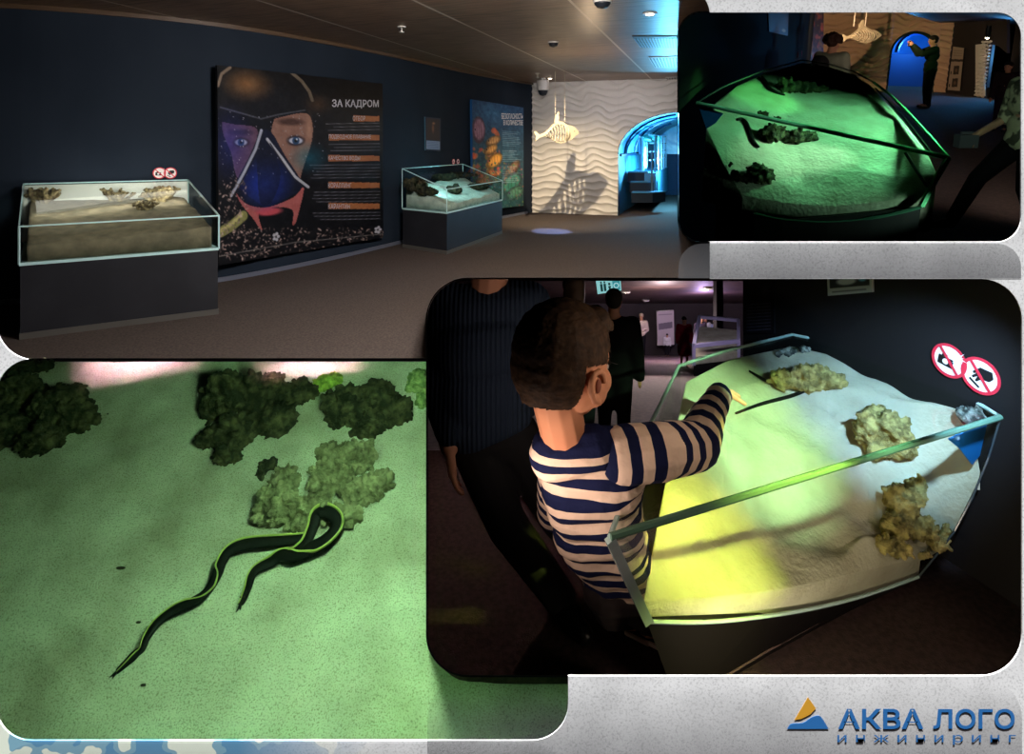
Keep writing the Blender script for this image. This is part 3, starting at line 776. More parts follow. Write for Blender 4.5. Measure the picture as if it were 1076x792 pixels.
def branch_coral(c, r, seed, label, group=None, m=None, fr=W0):
    rnd = random.Random(seed); mb = MB(); c = V(c)
    for i in range(16):
        a = c + V((rnd.uniform(-.5, .5)*r[0], rnd.uniform(-.5, .5)*r[1], 0)); th = rnd.uniform(0, 2*pi)
        b = a + V((cos(th)*r[0]*.45, sin(th)*r[1]*.45, r[2]*rnd.uniform(.4, .9))); e = b + V((cos(th+.6)*r[0]*.3, sin(th+.6)*r[1]*.3, r[2]*rnd.uniform(-.1, .2)))
        k = r[2]*.13; mb.caps(a, k*1.2, b, k, 8); mb.caps(b, k, e, k*.8, 8); mb.caps(b, k*.9, b+V((rnd.uniform(-.2, .2)*r[0], 0, r[2]*.22)), k*.7, 8)
    mb.ell(c+V((0, 0, r[2]*.55)), (r[0]*.75, r[1]*.6, r[2]*.22))
    for i in range(10): mb.ell(c+V((rnd.uniform(-.8, .8)*r[0], rnd.uniform(-.5, .5)*r[1], r[2]*rnd.uniform(.5, .85))), (r[0]*.2, r[1]*.2, r[2]*.14), None, 10, 6)
    me = blob(mb, r[2]/16, 1, 'coral')
    displace(me, lambda q: r[2]*.05*noise.noise(q*(6/r[2])))
    return obj('coral', me, m or CORW, fr=fr, label=label, cat='coral', group=group)
for (px, py, r, sd, lb) in ((45, 212, (.17, .10, .15), 1, 'pale branching coral at the left end of the brown sand tank'),
                        (122, 209, (.14, .09, .12), 2, 'small table coral in the middle of the brown sand tank'),
                        (166, 210, (.20, .10, .14), 3, 'widest dark branching coral, right in the brown sand tank'),
                        (152, 219, (.12, .08, .08), 4, 'low brown coral lying in front of the widest coral')):
    p = hit(B1, A, px, py); branch_coral(p - V((0, 0, .01)), r, sd, lb)
# middle tank
G_, H_, I_ = fl(469.5, 267.4), fl(528, 245.4), fl(422.7, 260)
J_ = I_ + (H_-G_)
T2 = tank(A, G_, H_, J_, I_, ZF, -1.006, -.665, -.395, 'glowing aqua sand tank on a dark plinth, beside the fish poster')
C2 = inn([at(G_, -.90), at(H_, -.88), at(J_, -.62), at(I_, -.66)])
SANDA = mat('pale_aqua_sand', (200, 210, 200), .95, spec=.1, c2=(168, 178, 170), scale=9, detail=8, lo=.35, hi=.7, bump=.4)
_, B2 = sand_bed(A, C2, 'pale sand sloping up inside the glowing aqua tank', SANDA, floor_z=-.99, amp=.03)
for (px, py, r, sd, lb) in ((463, 186, (.30, .13, .09), 5, 'long dark rock high on the sand of the aqua tank'),
                        (484, 184, (.34, .14, .08), 6, 'long dark rock behind, near the poster side of the aqua tank'),
                        (433, 204, (.20, .16, .16), 7, 'dark rock behind the left side glass of the aqua tank'),
                        (449, 206, (.22, .14, .10), 8, 'dark rock next to the front corner of the aqua tank'),
                        (478, 203, (.17, .12, .10), 9, 'dark rock low behind the front glass of the aqua tank'),
                        (502, 199, (.26, .12, .09), 10, 'dark rock at the right behind the front glass of the aqua tank')):
    p = hit(B2, A, px, py)
    obj('reef_rock', rock_mesh(p+V((0, 0, r[2]*.5)), r, 16, sd, name='reef_rock', voxel=.012), ROCKD, label=lb, cat='rock')

# ------------------------------------------------------------------ posters
def pcol(P, pts): pass
def diver_print():
    P = Paint(250, 260, (9, 11, 15)); s = lambda x, y: ((x-27)/573*250, (y-40-(x-27)*.06)/680*260)   # from zoomed poster px
    n = P.noise(1, 3)
    def pts(L): return [((x-30)/568*250, (y-28-(x-30)/568*64)/((695-(x-30)/568*162))*260) for x, y in L]
    _poly = P.poly
    P.poly = lambda q, c, a=1.: _poly(catmull(list(q)+[q[0]], 6), c, a)
    # helmet
    P.poly(pts([(35, 175), (60, 90), (120, 45), (200, 32), (290, 60), (345, 120), (360, 180), (280, 190), (200, 215), (110, 195), (40, 185)]), (16, 16, 18))
    P.ell(*pts([(132, 95)])[0], 46, 26, (150, 105, 62), soft=24, a=.75)
    P.ell(*pts([(375, 165)])[0], 26, 20, (110, 75, 45), soft=20, a=.5)
    P.line(pts([(40, 175), (110, 195), (180, 215), (240, 200), (330, 185)]), 2, (70, 72, 78))
    P.line(pts([(285, 55), (320, 85), (345, 120), (355, 150)]), 5, (95, 85, 72))
    P.line(pts([(33, 100), (45, 60), (75, 38)]), 4, (120, 105, 90))
    # face
    P.poly(pts([(45, 225), (90, 235), (165, 250), (150, 330), (100, 420), (75, 330), (50, 270)]), (84, 60, 78))
    P.poly(pts([(225, 215), (330, 195), (355, 235), (350, 300), (320, 390), (300, 440), (250, 330), (215, 270)]), (124, 92, 78))
    P.ell(*pts([(345, 250)])[0], 8, 30, (160, 120, 95), soft=8, a=.6)
    P.ell(*pts([(280, 225)])[0], 26, 7, (60, 40, 34), soft=4, a=.9); P.ell(*pts([(110, 262)])[0], 22, 6, (40, 30, 50), soft=4, a=.9)
    for cx, cy, r in ((298, 290, 1.), (110, 296, .9)):
        x, y = pts([(cx, cy)])[0]; P.ell(x, y, 16*r, 9*r, (40, 30, 34), soft=3); P.ell(x, y, 12*r, 5.5*r, (165, 170, 185), soft=1.5); P.ell(x, y, 5.5*r, 5.5*r, (30, 60, 90), soft=1.); P.ell(x, y, 2.4*r, 2.4*r, (5, 6, 10)); P.ell(x+1.5, y-2, 1.2, 1.2, (230, 235, 240))
    # chin and cheeks below the mask
    P.poly(pts([(90, 470), (130, 510), (200, 520), (290, 485), (325, 450), (300, 560), (285, 580), (285, 530), (230, 520), (170, 540), (180, 600), (150, 560), (110, 510)]), (150, 82, 78))
    P.ell(*pts([(205, 535)])[0], 24, 7, (170, 70, 78), soft=3)
    # rubber mask
    P.poly(pts([(178, 250), (215, 262), (260, 340), (315, 430), (300, 470), (240, 500), (200, 520), (160, 500), (110, 460), (90, 440), (140, 340)]), (12, 16, 34))
    P.ell(*pts([(190, 440)])[0], 46, 40, (30, 60, 185), soft=40, a=.75); P.ell(*pts([(70, 300)])[0], 40, 60, (28, 40, 150), soft=40, a=.45)
    P.poly(pts([(165, 270), (185, 262), (200, 300), (245, 400), (215, 500), (175, 505), (165, 400)]), (10, 14, 30), .55)
    P.line(pts([(180, 255), (160, 320), (120, 400), (75, 480)]), 4, (150, 155, 168)); P.line(pts([(188, 258), (168, 320), (128, 400), (85, 482)]), 2, (20, 24, 34))
    P.line(pts([(200, 285), (250, 350), (295, 415), (340, 450)]), 4, (165, 165, 170)); P.line(pts([(210, 300), (250, 362), (290, 420), (325, 452)]), 1.6, (30, 30, 40))
    P.ell(*pts([(345, 350)])[0], 34, 26, (22, 100, 120), soft=26, a=.6)
    P.line(pts([(40, 605), (75, 585), (115, 550)]), 14, (120, 120, 70)); P.line(pts([(40, 600), (75, 578), (110, 545)]), 5, (165, 160, 100))
    # splashes
    r = P.rng
    for i in range(520):
        x = r.uniform(30, 598); y = r.uniform(590, 700) if i < 400 else r.uniform(420, 620); 
        if i >= 400: x = r.uniform(30, 130)
        q = pts([(x, y)])[0]; c = r.uniform(60, 190); P.ell(q[0], q[1], r.uniform(.5, 2.6), r.uniform(.4, 1.2), (c, c*.86, c*.8), rot=r.uniform(0, 180))
    for i in range(90):
        q = pts([(r.uniform(30, 400), r.uniform(190, 420))])[0]; c = r.uniform(90, 190); P.ell(q[0], q[1], .6, .6, (c, c, c*1.05))
    P.line(pts([(30, 690), (300, 640), (590, 612)]), 1, (120, 115, 110))
    for cx, cy in ((228, 622), (578, 598)):
        q = pts([(cx, cy)])[0]
        for a in range(5): P.ell(q[0]+3.4*cos(a*1.257), q[1]+4.2*sin(a*1.257), 2.4, 2.2, (170, 170, 175), rot=a*72)
    P.poly = _poly
    # orange heading bars and lines of small print
    for x0, x1, y in ((495, 585, 213), (412, 585, 278), (410, 585, 350), (410, 585, 443), (410, 585, 515)):
        a = pts([(x0, y-11), (x1, y-8), (x1, y+10), (x0, y+11)]); P.poly(a, (140, 88, 52))
    for y0, k, xs in ((232, 3, 400), (303, 3, 400), (375, 5, 345), (468, 4, 340), (540, 3, 355)):
        for q in range(k):
            y = y0+q*11; P.line(pts([(xs+r.uniform(0, 30), y), (585, y-3)]), .8, (150, 150, 158), .75)
    P.c = np.clip(P.c + (P.noise(5, 2) + P.noise(5, 6))[..., None], 0, 255)
    return P
def tilt_board(name, tl, tr, br, bl, th, label, cat, frame_m, P, fr=W0):
    """flat board with four given corners; tl, tr, br, bl seen from the front"""
    tl, tr, br, bl = map(V, (tl, tr, br, bl)); n = (tr-tl).cross(bl-tl).normalized()
    if n.dot(-tl) < 0: n = -n
    c = (bl+br)/2; t = thing(name, label, cat, c, fr)
    obj('panel', MB().prism([tl, tr, br, bl], -n*th), frame_m, t, fr)
    me = P.grid('print', V((0,0,0)), V((1,0,0)), V((0,1,0)))
    pr = []
    for q in (tl, tr, br, bl):
        q = fr.R @ (q + n*.003); pr.append(V((CX+FPX*q.x/q.y, CY-FPX*q.z/q.y, 0)))
    for v in me.vertices:
        q = bilinear(pr, v.co.x, v.co.y); v.co = fr.onp(q.x, q.y, (tl + n*.003, n))
    obj('print', me, PRINT, t, fr); return t, n
def wallY(px, off=.05):
    # distance of the left wall along the ray of column px
    best = None
    for a, b in zip(CUR, CUR[1:]):
        fa, fb = a.x/a.y*FPX+CX, b.x/b.y*FPX+CX
        if fa <= px <= fb: k = (px-fa)/(fb-fa); best = a.lerp(b, k).y
    return best-off
y0, y1 = wallY(229, .17), wallY(402, .16)
PM = mat('black_panel_edge', (14, 14, 16), .5)
dt, dn = tilt_board('poster', A.at(228.3, 68.3, y0), A.at(402, 88, y1), A.at(402.7, 249.4, y1), A.at(230, 279, y0), .04,
    'large black poster of a masked diver headed ЗА КАДРОМ', 'poster', PM, diver_print())
tl, tr, bl = A.at(228.3, 68.3, y0), A.at(402, 88, y1), A.at(230, 279, y0)
ux = (tr-tl).normalized(); 
pl = (tl + dn*.006, dn)
PTXT = mat('poster_lettering', (170, 172, 180), .6)
def wtxt(body, x0, y0_, x1, y1_, m, parent, plane, bold=0.):
    # px rectangle (left, top, right, bottom) on the board's plane
    a, b, c = A.onp(x0, y1_, plane), A.onp(x1, y1_, plane), A.onp(x0, y0_, plane)
    text_on('lettering', body, a, b-a, c-a, (b-a).length, (c-a).length, m, parent, bold=bold, thick=.002)
zz = lambda x, y: (220+x/3.3, 60+y/3.3)
def wtz(body, x0, y0_, x1, y1_, bold=.0, m=PTXT):
    a, b = zz(x0, y0_), zz(x1, y1_); wtxt(body, a[0], a[1], b[0], b[1], m, dt, pl, bold)
wtz('ЗА КАДРОМ', 425, 146, 587, 178, .02)
wtz('ОТБОР', 497, 204, 540, 220); wtz('ПОДВОДНОЕ ПЛАВАНИЕ', 414, 268, 560, 285); wtz('КАЧЕСТВО ВОДЫ', 412, 342, 522, 359); wtz('КОРАЛЛИНГ', 412, 436, 492, 453); wtz('КАРАНТИН', 412, 509, 486, 526)

def reef_print():
    P = Paint(130, 200, (24, 70, 110)); r = P.rng; k = lambda x, y: ((x-383)/214*130, (y-98-(x-383)*.14)/(445-(x-383)*.18)*200)
    P.mix(P.y/200*1.2, (30, 70, 72)); P.ell(*k(480, 160), 50, 26, (50, 110, 150), soft=30)
    for i in range(46):
        x, y = r.uniform(0, 70), r.uniform(40, 150); P.ell(x, y, r.uniform(4, 12), r.uniform(3, 7), (r.uniform(120, 220), r.uniform(80, 140), r.uniform(50, 90)), rot=r.uniform(0, 180), soft=2, a=.8)
    for x, y, a, b, c, ro in ((470, 265, 22, 10, (200, 150, 90), -20), (460, 300, 20, 10, (214, 156, 80), -25), (475, 345, 24, 14, (226, 160, 66), -30), (465, 395, 16, 8, (200, 120, 60), 20), (410, 220, 18, 26, (150, 110, 130), 0), (550, 380, 26, 12, (140, 100, 70), -40), (545, 440, 30, 20, (60, 130, 110), -30), (560, 480, 26, 14, (90, 140, 110), -20), (430, 430, 26, 10, (150, 90, 60), 0)):
        q = k(x, y); P.ell(q[0], q[1], a, b, (c[0]*.45, c[1]*.45, c[2]*.5), rot=ro, soft=2); P.ell(q[0]+1, q[1]-1, a*.86, b*.8, c, rot=ro, soft=4); P.ell(q[0]-a*.5, q[1], 1.6, 1.6, (15, 15, 20))
        for s in (-.3, 0, .3): P.line([(q[0]+a*s, q[1]-b*.6), (q[0]+a*s+2, q[1]+b*.6)], 1.3, (c[0]*.6, c[1]*.5, c[2]*.5), .7)
    for i in range(300):
        P.ell(r.uniform(0, 130), r.uniform(110, 200), r.uniform(.6, 3), r.uniform(.5, 2), (r.uniform(20, 140), r.uniform(50, 130), r.uniform(50, 100)), rot=r.uniform(0, 180))
    P.ell(65, 185, 70, 22, (30, 90, 95), soft=20, a=.5)
    for q in range(30):
        y = 52+q*3.4
        if q in (9, 10, 18, 19): continue
        P.line([(76, y), (76+r.uniform(24, 50), y)], .9, (170, 190, 200), .7)
    P.c = np.clip(P.c + (P.noise(10, 2)+P.noise(14, 5))[..., None], 0, 255); return P
y0, y1 = wallY(496, .2), wallY(550, .22)
rt, rn = tilt_board('poster', A.at(496, 104.5, y0), A.at(550, 113, y1), A.at(550, 216, y1), A.at(497, 222, y0), .05,
    'tall poster of orange reef fish headed БЕЗОПАСНОСТЬ В КОЛИЧЕСТВЕ', 'poster', mat('blue_panel_edge', (30, 80, 130), .5), reef_print())
pl2 = (A.at(496, 104.5, y0)+rn*.007, rn); WT = mat('white_lettering', (235, 235, 230), .6)
wtxt('БЕЗОПАСНОСТЬ', 527, 119, 549.3, 125, WT, rt, pl2, .01); wtxt('В КОЛИЧЕСТВЕ', 529, 126, 549.3, 131.5, WT, rt, pl2, .01)

def plaque_print():
    P = Paint(40, 80, (34, 48, 66)); P.poly([(3, 3), (37, 3), (37, 54), (3, 54)], (52, 46, 50)); P.ell(20, 26, 4, 16, (120, 84, 66), soft=3); P.ell(22, 14, 5, 4, (150, 110, 80), soft=3)
    P.poly([(3, 56), (37, 56), (37, 76), (3, 76)], (120, 138, 170))
    for i in range(5): P.line([(5, 59+i*3.5), (34, 59+i*3.5)], .8, (60, 74, 100))
    return P
y0, y1 = wallY(447, .04), wallY(463, .04)
tilt_board('wall_plaque', A.at(446.5, 122.5, y0), A.at(463, 124.5, y1), A.at(463, 159, y1), A.at(447, 158, y0), .015, 'small framed species plaque on the navy wall above the aqua tank', 'plaque', mat('plaque_frame', (70, 110, 130), .3), plaque_print())
for px, py, kd, lb in ((167.5, 181.8, 'camera', 'small round no flash photo sign left of its pair above the brown tank'), (179, 181.8, 'hand', 'small round do not touch sign right of its pair above the brown tank'),
                       (476.5, 169.8, 'camera', 'tiny round no flash photo sign above the aqua tank, left of two'), (481.2, 169.8, 'hand', 'tiny round do not touch sign above the aqua tank, right of two')):
    Y = wallY(px, .03); c = A.at(px, py, Y); rr = (5.2 if px < 300 else 2.5)/600*Y*1.15
    prohibition(A, c, A.at(px+1, py, wallY(px+1, .03))-A.at(px-1, py, wallY(px-1, .03)), (0, 0, 1), rr, kd, lb)

# ------------------------------------------------------------------ hanging fish skeleton
FISHM = mat('cream_painted_wood', (176, 166, 142), .6)
def skeleton_fish(fr, px2w, label, deep=False, nr=9, flip=False):
    """px2w maps (x, y) in a 0..1 fish box (x right, y down, head at the right) to a point; builds a slatted wooden fish"""
    c = px2w(.5, .5); ex = (px2w(1, .5)-px2w(0, .5)); L_ = ex.length; ex.normalize(); ey = (px2w(.5, 0)-px2w(.5, 1)).normalized(); n = ex.cross(ey).normalized()
    t = thing('hanging_fish', label, 'sculpture', c, fr)
    th = L_*.035
    def plate(pts, name, k=1.): return obj(name, MB().prism([px2w(*p) - n*th*k/2 for p in pts], n*th*k), FISHM, t, fr)
    # head, tail, dorsal fin, backbone rim
    plate(catmull([(.70, .46), (.80, .42), (.90, .48), (1.0, .62), (.985, .68), (.95, .72), (.88, .80), (.80, .88), (.72, .86), (.74, .7), (.70, .46)], 3), 'head', 1.6)
    plate([(0, .62), (.04, .60), (.12, .70), (.22, .66), (.28, .66), (.28, .70), (.2, .76), (.12, .80), (.03, .92), (.05, .78)], 'tail')
    plate(catmull([(.46, .34), (.475, .18), (.53, .02), (.565, .0), (.56, .14), (.555, .30)], 3), 'dorsal_fin')
    top = catmull([(.2, .66), (.32, .55), (.42, .40), (.52, .30), (.62, .30), (.72, .38), (.80, .44)], 4)
    low = catmull([(.2, .72), (.32, .80), (.42, .86), (.52, .95), (.62, .97), (.72, .93), (.80, .86)], 4)
    rim = lambda P, k: [(x, y) for x, y in P] + [(x, y+k) for x, y in reversed(P)]
    plate(rim(top, .10), 'back'); plate(rim(low, -.03), 'belly')
    for i in range(nr):
        x = .26 + .48*i/(nr-1)
        yt = np.interp(x, [p[0] for p in top], [p[1] for p in top]); yl_ = np.interp(x, [p[0] for p in low], [p[1] for p in low])
        pts = []
        for k in range(7):
            f = k/6; y = yt+.05+(yl_-yt-.05)*f; bx = x + .03*sin(pi*f) - .02*f
            pts.append((bx, y, sin(pi*f)))
        for sgn in (1, -1):
            mb = MB(); mb.tube([px2w(a, b) + n*(sgn*L_*.08*s) for a, b, s in pts], L_*.0105, 6)
            obj('rib', mb, FISHM, t, fr)
    o = MB(); o.lathe(px2w(.90, .60) + n*th*.8*(-1 if n.dot(-c) < 0 else 1), [(L_*.012, -.003), (L_*.012, .003)], n, 12); obj('eye', o, INK, t, fr)
    return t, n
YF = 11.0
fb = lambda u, v: A.at(560.8+u*47, 117.5+v*34, YF + (u-.5)*.25)
tf, _n = skeleton_fish(A, fb, 'cream wooden fish skeleton hanging before the rippled wall by the arch')
WIRE = mat('hanging_wire', (200, 190, 170), .4)
for px in (583.5, 593.5):
    a = A.at(px, 128, YF); obj('wire', MB().tube([a, V((a.x, a.y, ZC))], .004, 6), WIRE, tf)
# ------------------------------------------------------------------ ceiling fittings
DK = mat('dark_plastic', (30, 34, 40), .4); PL = mat('white_plastic', (190, 186, 178), .4); BULB = mat('lit_lamp', (255, 240, 215), .5, emis=(255, 236, 205), estr=14.)
def downlight(px, py, r, lb, fr=A, z=ZC, m=BULB):
    c = fr.onz(px, py, z); t = thing('downlight', lb, 'lamp', c, fr)
    obj('rim', MB().lathe(c, [(r*1.35, -.012), (r*1.35, .0), (r*.9, .0), (r*.9, -.012)], None, 20), PL, t, fr)
    obj('bulb', MB().lathe(c, [(r*.2, -.022), (r*.8, -.014), (r*.8, -.004)], None, 16), m, t, fr); return c
L1 = downlight(578, 82, .045, 'small lit ceiling downlight nearest the rippled wall'); L2 = downlight(683, 14, .055, 'bright star-like ceiling downlight near the vents')
def sensor(px, py, r, lb):
    c = ce(px, py); t = thing('smoke_detector', lb, 'detector', c)
    obj('base', MB().lathe(c, [(r, -.02), (r, 0)], None, 24), PL, t)
    obj('dome', MB().lathe(c, [(r*.2, -.075), (r*.7, -.06), (r*.9, -.02)], None, 24), DK, t)
sensor(581.5, 44, .075, 'round grey speaker disc in the middle of the wood ceiling')
c = ce(422, 28); t = thing('sprinkler', 'small white sprinkler head on the wood ceiling above the posters', 'sprinkler', c)
obj('rose', MB().lathe(c, [(.05, -.01), (.05, 0)], None, 16), PL, t); obj('nozzle', MB().lathe(c, [(.03, -.07), (.03, -.06), (.008, -.055), (.008, -.01)], None, 12), PL, t)
c = ce(565, 77); t = thing('sprinkler', 'tiny sprinkler head near the far corner of the wood ceiling', 'sprinkler', c)
obj('rose', MB().lathe(c, [(.05, -.01), (.05, 0)], None, 16), PL, t); obj('nozzle', MB().lathe(c, [(.03, -.09), (.03, -.08), (.01, -.075), (.01, -.01)], None, 12), PL, t)
# cameras
c = A.at(570.5, 95, 12.2); c.z = ZC; t = thing('security_camera', 'white dome security camera by the corner of the rippled wall', 'camera', c)
obj('housing', MB().lathe(c, [(.12, -.26), (.13, -.2), (.13, -.05), (.06, -.03), (.06, 0)], None, 24), PL, t); obj('lens_dome', MB().lathe(c, [(.02, -.38), (.07, -.36), (.1, -.3), (.11, -.26)], None, 24), DK, t)
c = ce(633, 0); t = thing('security_camera', 'dark dome camera cut off by the top edge', 'camera', c)
obj('mount', MB().lathe(c, [(.09, -.03), (.09, 0)], None, 24), PL, t); obj('lens_dome', MB().lathe(c, [(.01, -.085), (.05, -.075), (.075, -.045), (.08, -.03)], None, 24), DK, t)
# vents
def vent(q, lb, slat_m, ns):
    P = [ce(*p) - V((0, 0, .012)) for p in q]; t = thing('ceiling_vent', lb, 'vent', (P[0]+P[2])/2)
    obj('frame', MB().prism(P, (0, 0, .01)), slat_m[1], t)
    mb = MB()
    for i in range(ns):
        f = (i+.5)/ns; a = P[0].lerp(P[1], f); b = P[3].lerp(P[2], f); m2 = (a+b)/2; a = m2+(a-m2)*.8; b = m2+(b-m2)*.8
        mb.beam(a-V((0, 0, .006)), b-V((0, 0, .006)), .018, .01)
    obj('slat', mb, slat_m[0], t, kind='stuff')
BLV = mat('blue_light_tinted_slats', (110, 140, 180), .4)  # blue light from the tunnel put into the slat colour
vent([(664, 37.5), (716, 37.5), (716, 49.5), (673, 49.5)], 'wide dark louvred vent, front one of three by the downlight', (BLV, DK), 16)
vent([(681, 59.5), (716, 58.5), (716, 70.5), (688, 70.5)], 'pale vent panel, middle one of three', (DK, PL), 10)
vent([(699, 81), (716, 80), (716, 85.5), (703, 86)], 'pale vent panel, rearmost of three', (DK, PL), 6)

# ------------------------------------------------------------------ light in the room
k_ = V((.54, 9.69, 1.195))
light('fish_spot', 'SPOT', k_, 620, (1, .80, .55), (1.2, 12.2, -1.5), .008, spot=78, blend=.9)
light('downlight_near', 'SPOT', L2 - V((0, 0, .08)), 230, (1, .76, .52), L2 - V((-.1, -.6, 2)), .03, spot=130, blend=.9)
light('ceiling_fill', 'POINT', V((1.2, 8.6, .4)), 22, (1, .70, .42), size=.03)  # added fill for ceiling and upper wall, no fixture here
light('wall_ripple_fill', 'AREA', V((1.9, 11.2, 1.2)), 16, (.9, .85, .95), V((1.9, 12.6, -.6)), 2.2, .1)  # unseen strip added to graze the ripples, not a fixture
light('hall_fill', 'AREA', V((.1, 3.4, 1.15)), 230, (.95, .88, .85), V((-2.0, 7.2, -1.4)), .8, .8)
light('blue_floor_spot', 'SPOT', V((1.6, 9.2, 1.3)), 2600, (.25, .4, 1), fl(580, 243), .03, spot=13, blend=.4)
light('blue_wall_wash', 'SPOT', V((1.2, 6.4, 1.2)), 50, (.2, .4, 1), fl(330, 283)+V((0, 0, .3)), .05, spot=60, blend=1)
F0 = at((FL_+FR_)/2, 0); K0 = at((BL_+BR_)/2, 0); G0, H0, I0, J0 = (at(q, 0) for q in (G_, H_, I_, J_))
light('tank_glow_left', 'AREA', K0*.65+F0*.35 + V((0, 0, -.53)), 2.4, (1, .97, .86), K0*.5+F0*.5 + V((0, 0, -.95)), 1.2, .3)
light('tank_glow_back', 'AREA', K0*.6+F0*.4 + V((0, 0, -.50)), 4, (1, .97, .92), K0 + V((0, 0, -.54)), 1.25, .06)
M0 = (G0+H0+I0+J0)/4
light('tank_glow_aqua', 'SPOT', M0 + V((.5, -.7, 1.25)), 150, (.42, .90, 1), M0 + V((0, 0, -.75)), .02, spot=46, blend=.9)
light('tank_fill_left_top', 'SPOT', (F0+K0)/2 + V((.5, -.6, 1.25)), 34, (1, .93, .8), (F0+K0)/2 + V((0, 0, -.75)), .02, spot=44, blend=.9)  # overhead spot added to brighten the dark tank front
light('tank_glow_aqua_side', 'AREA', G0*.45+I0*.55 + V((.16, .16, -.62)), 5, (.45, .9, 1), (H0+J0)/2 + V((0, 0, -.8)), .5, .2)
light('tunnel_blue_near', 'POINT', wp(ARC_L+1.1, ARC_S-.2, 1.6), 420, (.16, .62, 1), size=.1)
light('tunnel_blue_far', 'POINT', wp(ARC_L+1.3, ARC_S-.15, 5.2), 620, (.25, .7, 1), size=.1)
# ================================================================== sand bed with ribbon eels, lower left opening
D_ = W0
def dplane():
    a = D_.at(300, 778, 1.40); b = D_.at(0, 778, 1.40); c = D_.at(300, 378, 2.45); return plane3(a, b, c)
DP = dplane(); DN = DP[1] if DP[1].z > 0 else -DP[1]
def snapC(x, y, pad=.2):
    # keep out of the neighbouring room: rounded rectangle C
    x0, y0, x1, y1, r = 449-pad, 293, 1074, 710+pad, 43
    if x <= x0 or y >= y1: return x, y
    if y > y1-r and x < x0+r:
        dx, dy = x-(x0+r), y-(y1-r); d = math.hypot(dx, dy)
        if d > r: return x, y
        d = d or 1e-6
        k = r/d; return x0+r+dx*k, y1-r+dy*k
    if x-x0 < y1-y: return x0, y
    return x, y1
def sand_h(p):
    return .022*noise.noise(p*1.6) + .012*noise.noise(p*4+V((3, 1, 0))) + .0028*noise.noise(V((p.x*14, p.y*22, p.z*22))) + .0012*noise.noise(p*55) + .0009*sin(70*(p.y*.9+p.x*.15)+6*noise.noise(p*3))*max(0, noise.noise(p*2.5+V((9, 9, 9)))+.2)*3
st = 2.6; xs = np.arange(-40, 600, st); ys = np.arange(378.6, 800, st); vs = []; fs = []; idx = {}
for j, y in enumerate(ys):
    for i, x in enumerate(xs):
        q = snapC(x, y); p = D_.onp(q[0], max(q[1], 379.6), DP); _r = D_.ray(q[0], max(q[1], 379.6)); vs.append(p + _r*(sand_h(p)/_r.dot(DN))); idx[(i, j)] = len(vs)-1
def inC(x, y): return snapC(x, y) != (x, y)
for j in range(len(ys)-1):
    for i in range(len(xs)-1):
        c4 = [(xs[i+a], ys[j+b]) for a, b in ((0, 0), (1, 0), (1, 1), (0, 1))]
        if sum(inC(*c) for c in c4) >= 4: continue
        fs.append((idx[(i, j)], idx[(i+1, j)], idx[(i+1, j+1)], idx[(i, j+1)]))
def sand_green():
    m, nt, out = newmat('speckled_sand'); L = nt.links.new
    p = N(nt, 'ShaderNodeBsdfPrincipled'); L(p.outputs[0], out.inputs[0]); p.inputs['Roughness'].default_value = .95; p.inputs['Specular IOR Level'].default_value = .1
    tc = N(nt, 'ShaderNodeTexCoord')
    a = N(nt, 'ShaderNodeTexNoise'); a.inputs['Scale'].default_value = 5; a.inputs['Detail'].default_value = 6; L(tc.outputs['Object'], a.inputs[0])
    r = N(nt, 'ShaderNodeValToRGB'); L(a.outputs['Fac'], r.inputs[0])
    r.color_ramp.elements[0].position = .3; r.color_ramp.elements[0].color = (*srgb((168, 160, 142)), 1); r.color_ramp.elements[1].position = .65; r.color_ramp.elements[1].color = (*srgb((208, 204, 186)), 1)
    b = N(nt, 'ShaderNodeTexNoise'); b.inputs['Scale'].default_value = 260; b.inputs['Detail'].default_value = 3; L(tc.outputs['Object'], b.inputs[0])
    r2 = N(nt, 'ShaderNodeValToRGB'); L(b.outputs['Fac'], r2.inputs[0])
    r2.color_ramp.elements[0].position = .3; r2.color_ramp.elements[0].color = (.5, .48, .42, 1); r2.color_ramp.elements[1].position = .5; r2.color_ramp.elements[1].color = (1, 1, 1, 1)
    mm = N(nt, 'ShaderNodeMix', data_type='RGBA', blend_type='MULTIPLY'); mm.inputs[0].default_value = 1; L(r.outputs[0], mm.inputs[6]); L(r2.outputs[0], mm.inputs[7])
    L(mm.outputs[2], p.inputs['Base Color'])
    bp = N(nt, 'ShaderNodeBump'); bp.inputs['Strength'].default_value = .45; bp.inputs['Distance'].default_value = .004; L(b.outputs['Fac'], bp.inputs['Height']); L(bp.outputs[0], p.inputs['Normal'])
    return m
me = bpy.data.meshes.new('sand_bed'); me.from_pydata([tuple(v) for v in vs], [], fs); me.update()
_bm = bmesh.new(); _bm.from_mesh(me); bmesh.ops.recalc_face_normals(_bm, faces=_bm.faces[:])
_bm.faces.ensure_lookup_table()
if sum(f.normal.z for f in _bm.faces[:50]) < 0: bmesh.ops.reverse_faces(_bm, faces=_bm.faces[:])
bv = BVHTree.FromBMesh(_bm)
r_ = bmesh.ops.extrude_face_region(_bm, geom=_bm.faces[:]); bmesh.ops.translate(_bm, verts=[g for g in r_['geom'] if isinstance(g, bmesh.types.BMVert)], vec=-DN*.02)
bmesh.ops.recalc_face_normals(_bm, faces=_bm.faces[:]); _bm.to_mesh(me); _bm.free()
for p in me.polygons: p.use_smooth = True
obj('sand_bed', me, sand_green(), label='pale sand slope lit green under the ribbon eels', cat='sand', kind='stuff')
dh = lambda x, y: hit(bv, D_, x, y)
liner('partition_sand', dedup(LD), YB+TH, 2.75, gap=1.2, t=1.0, cap=True)

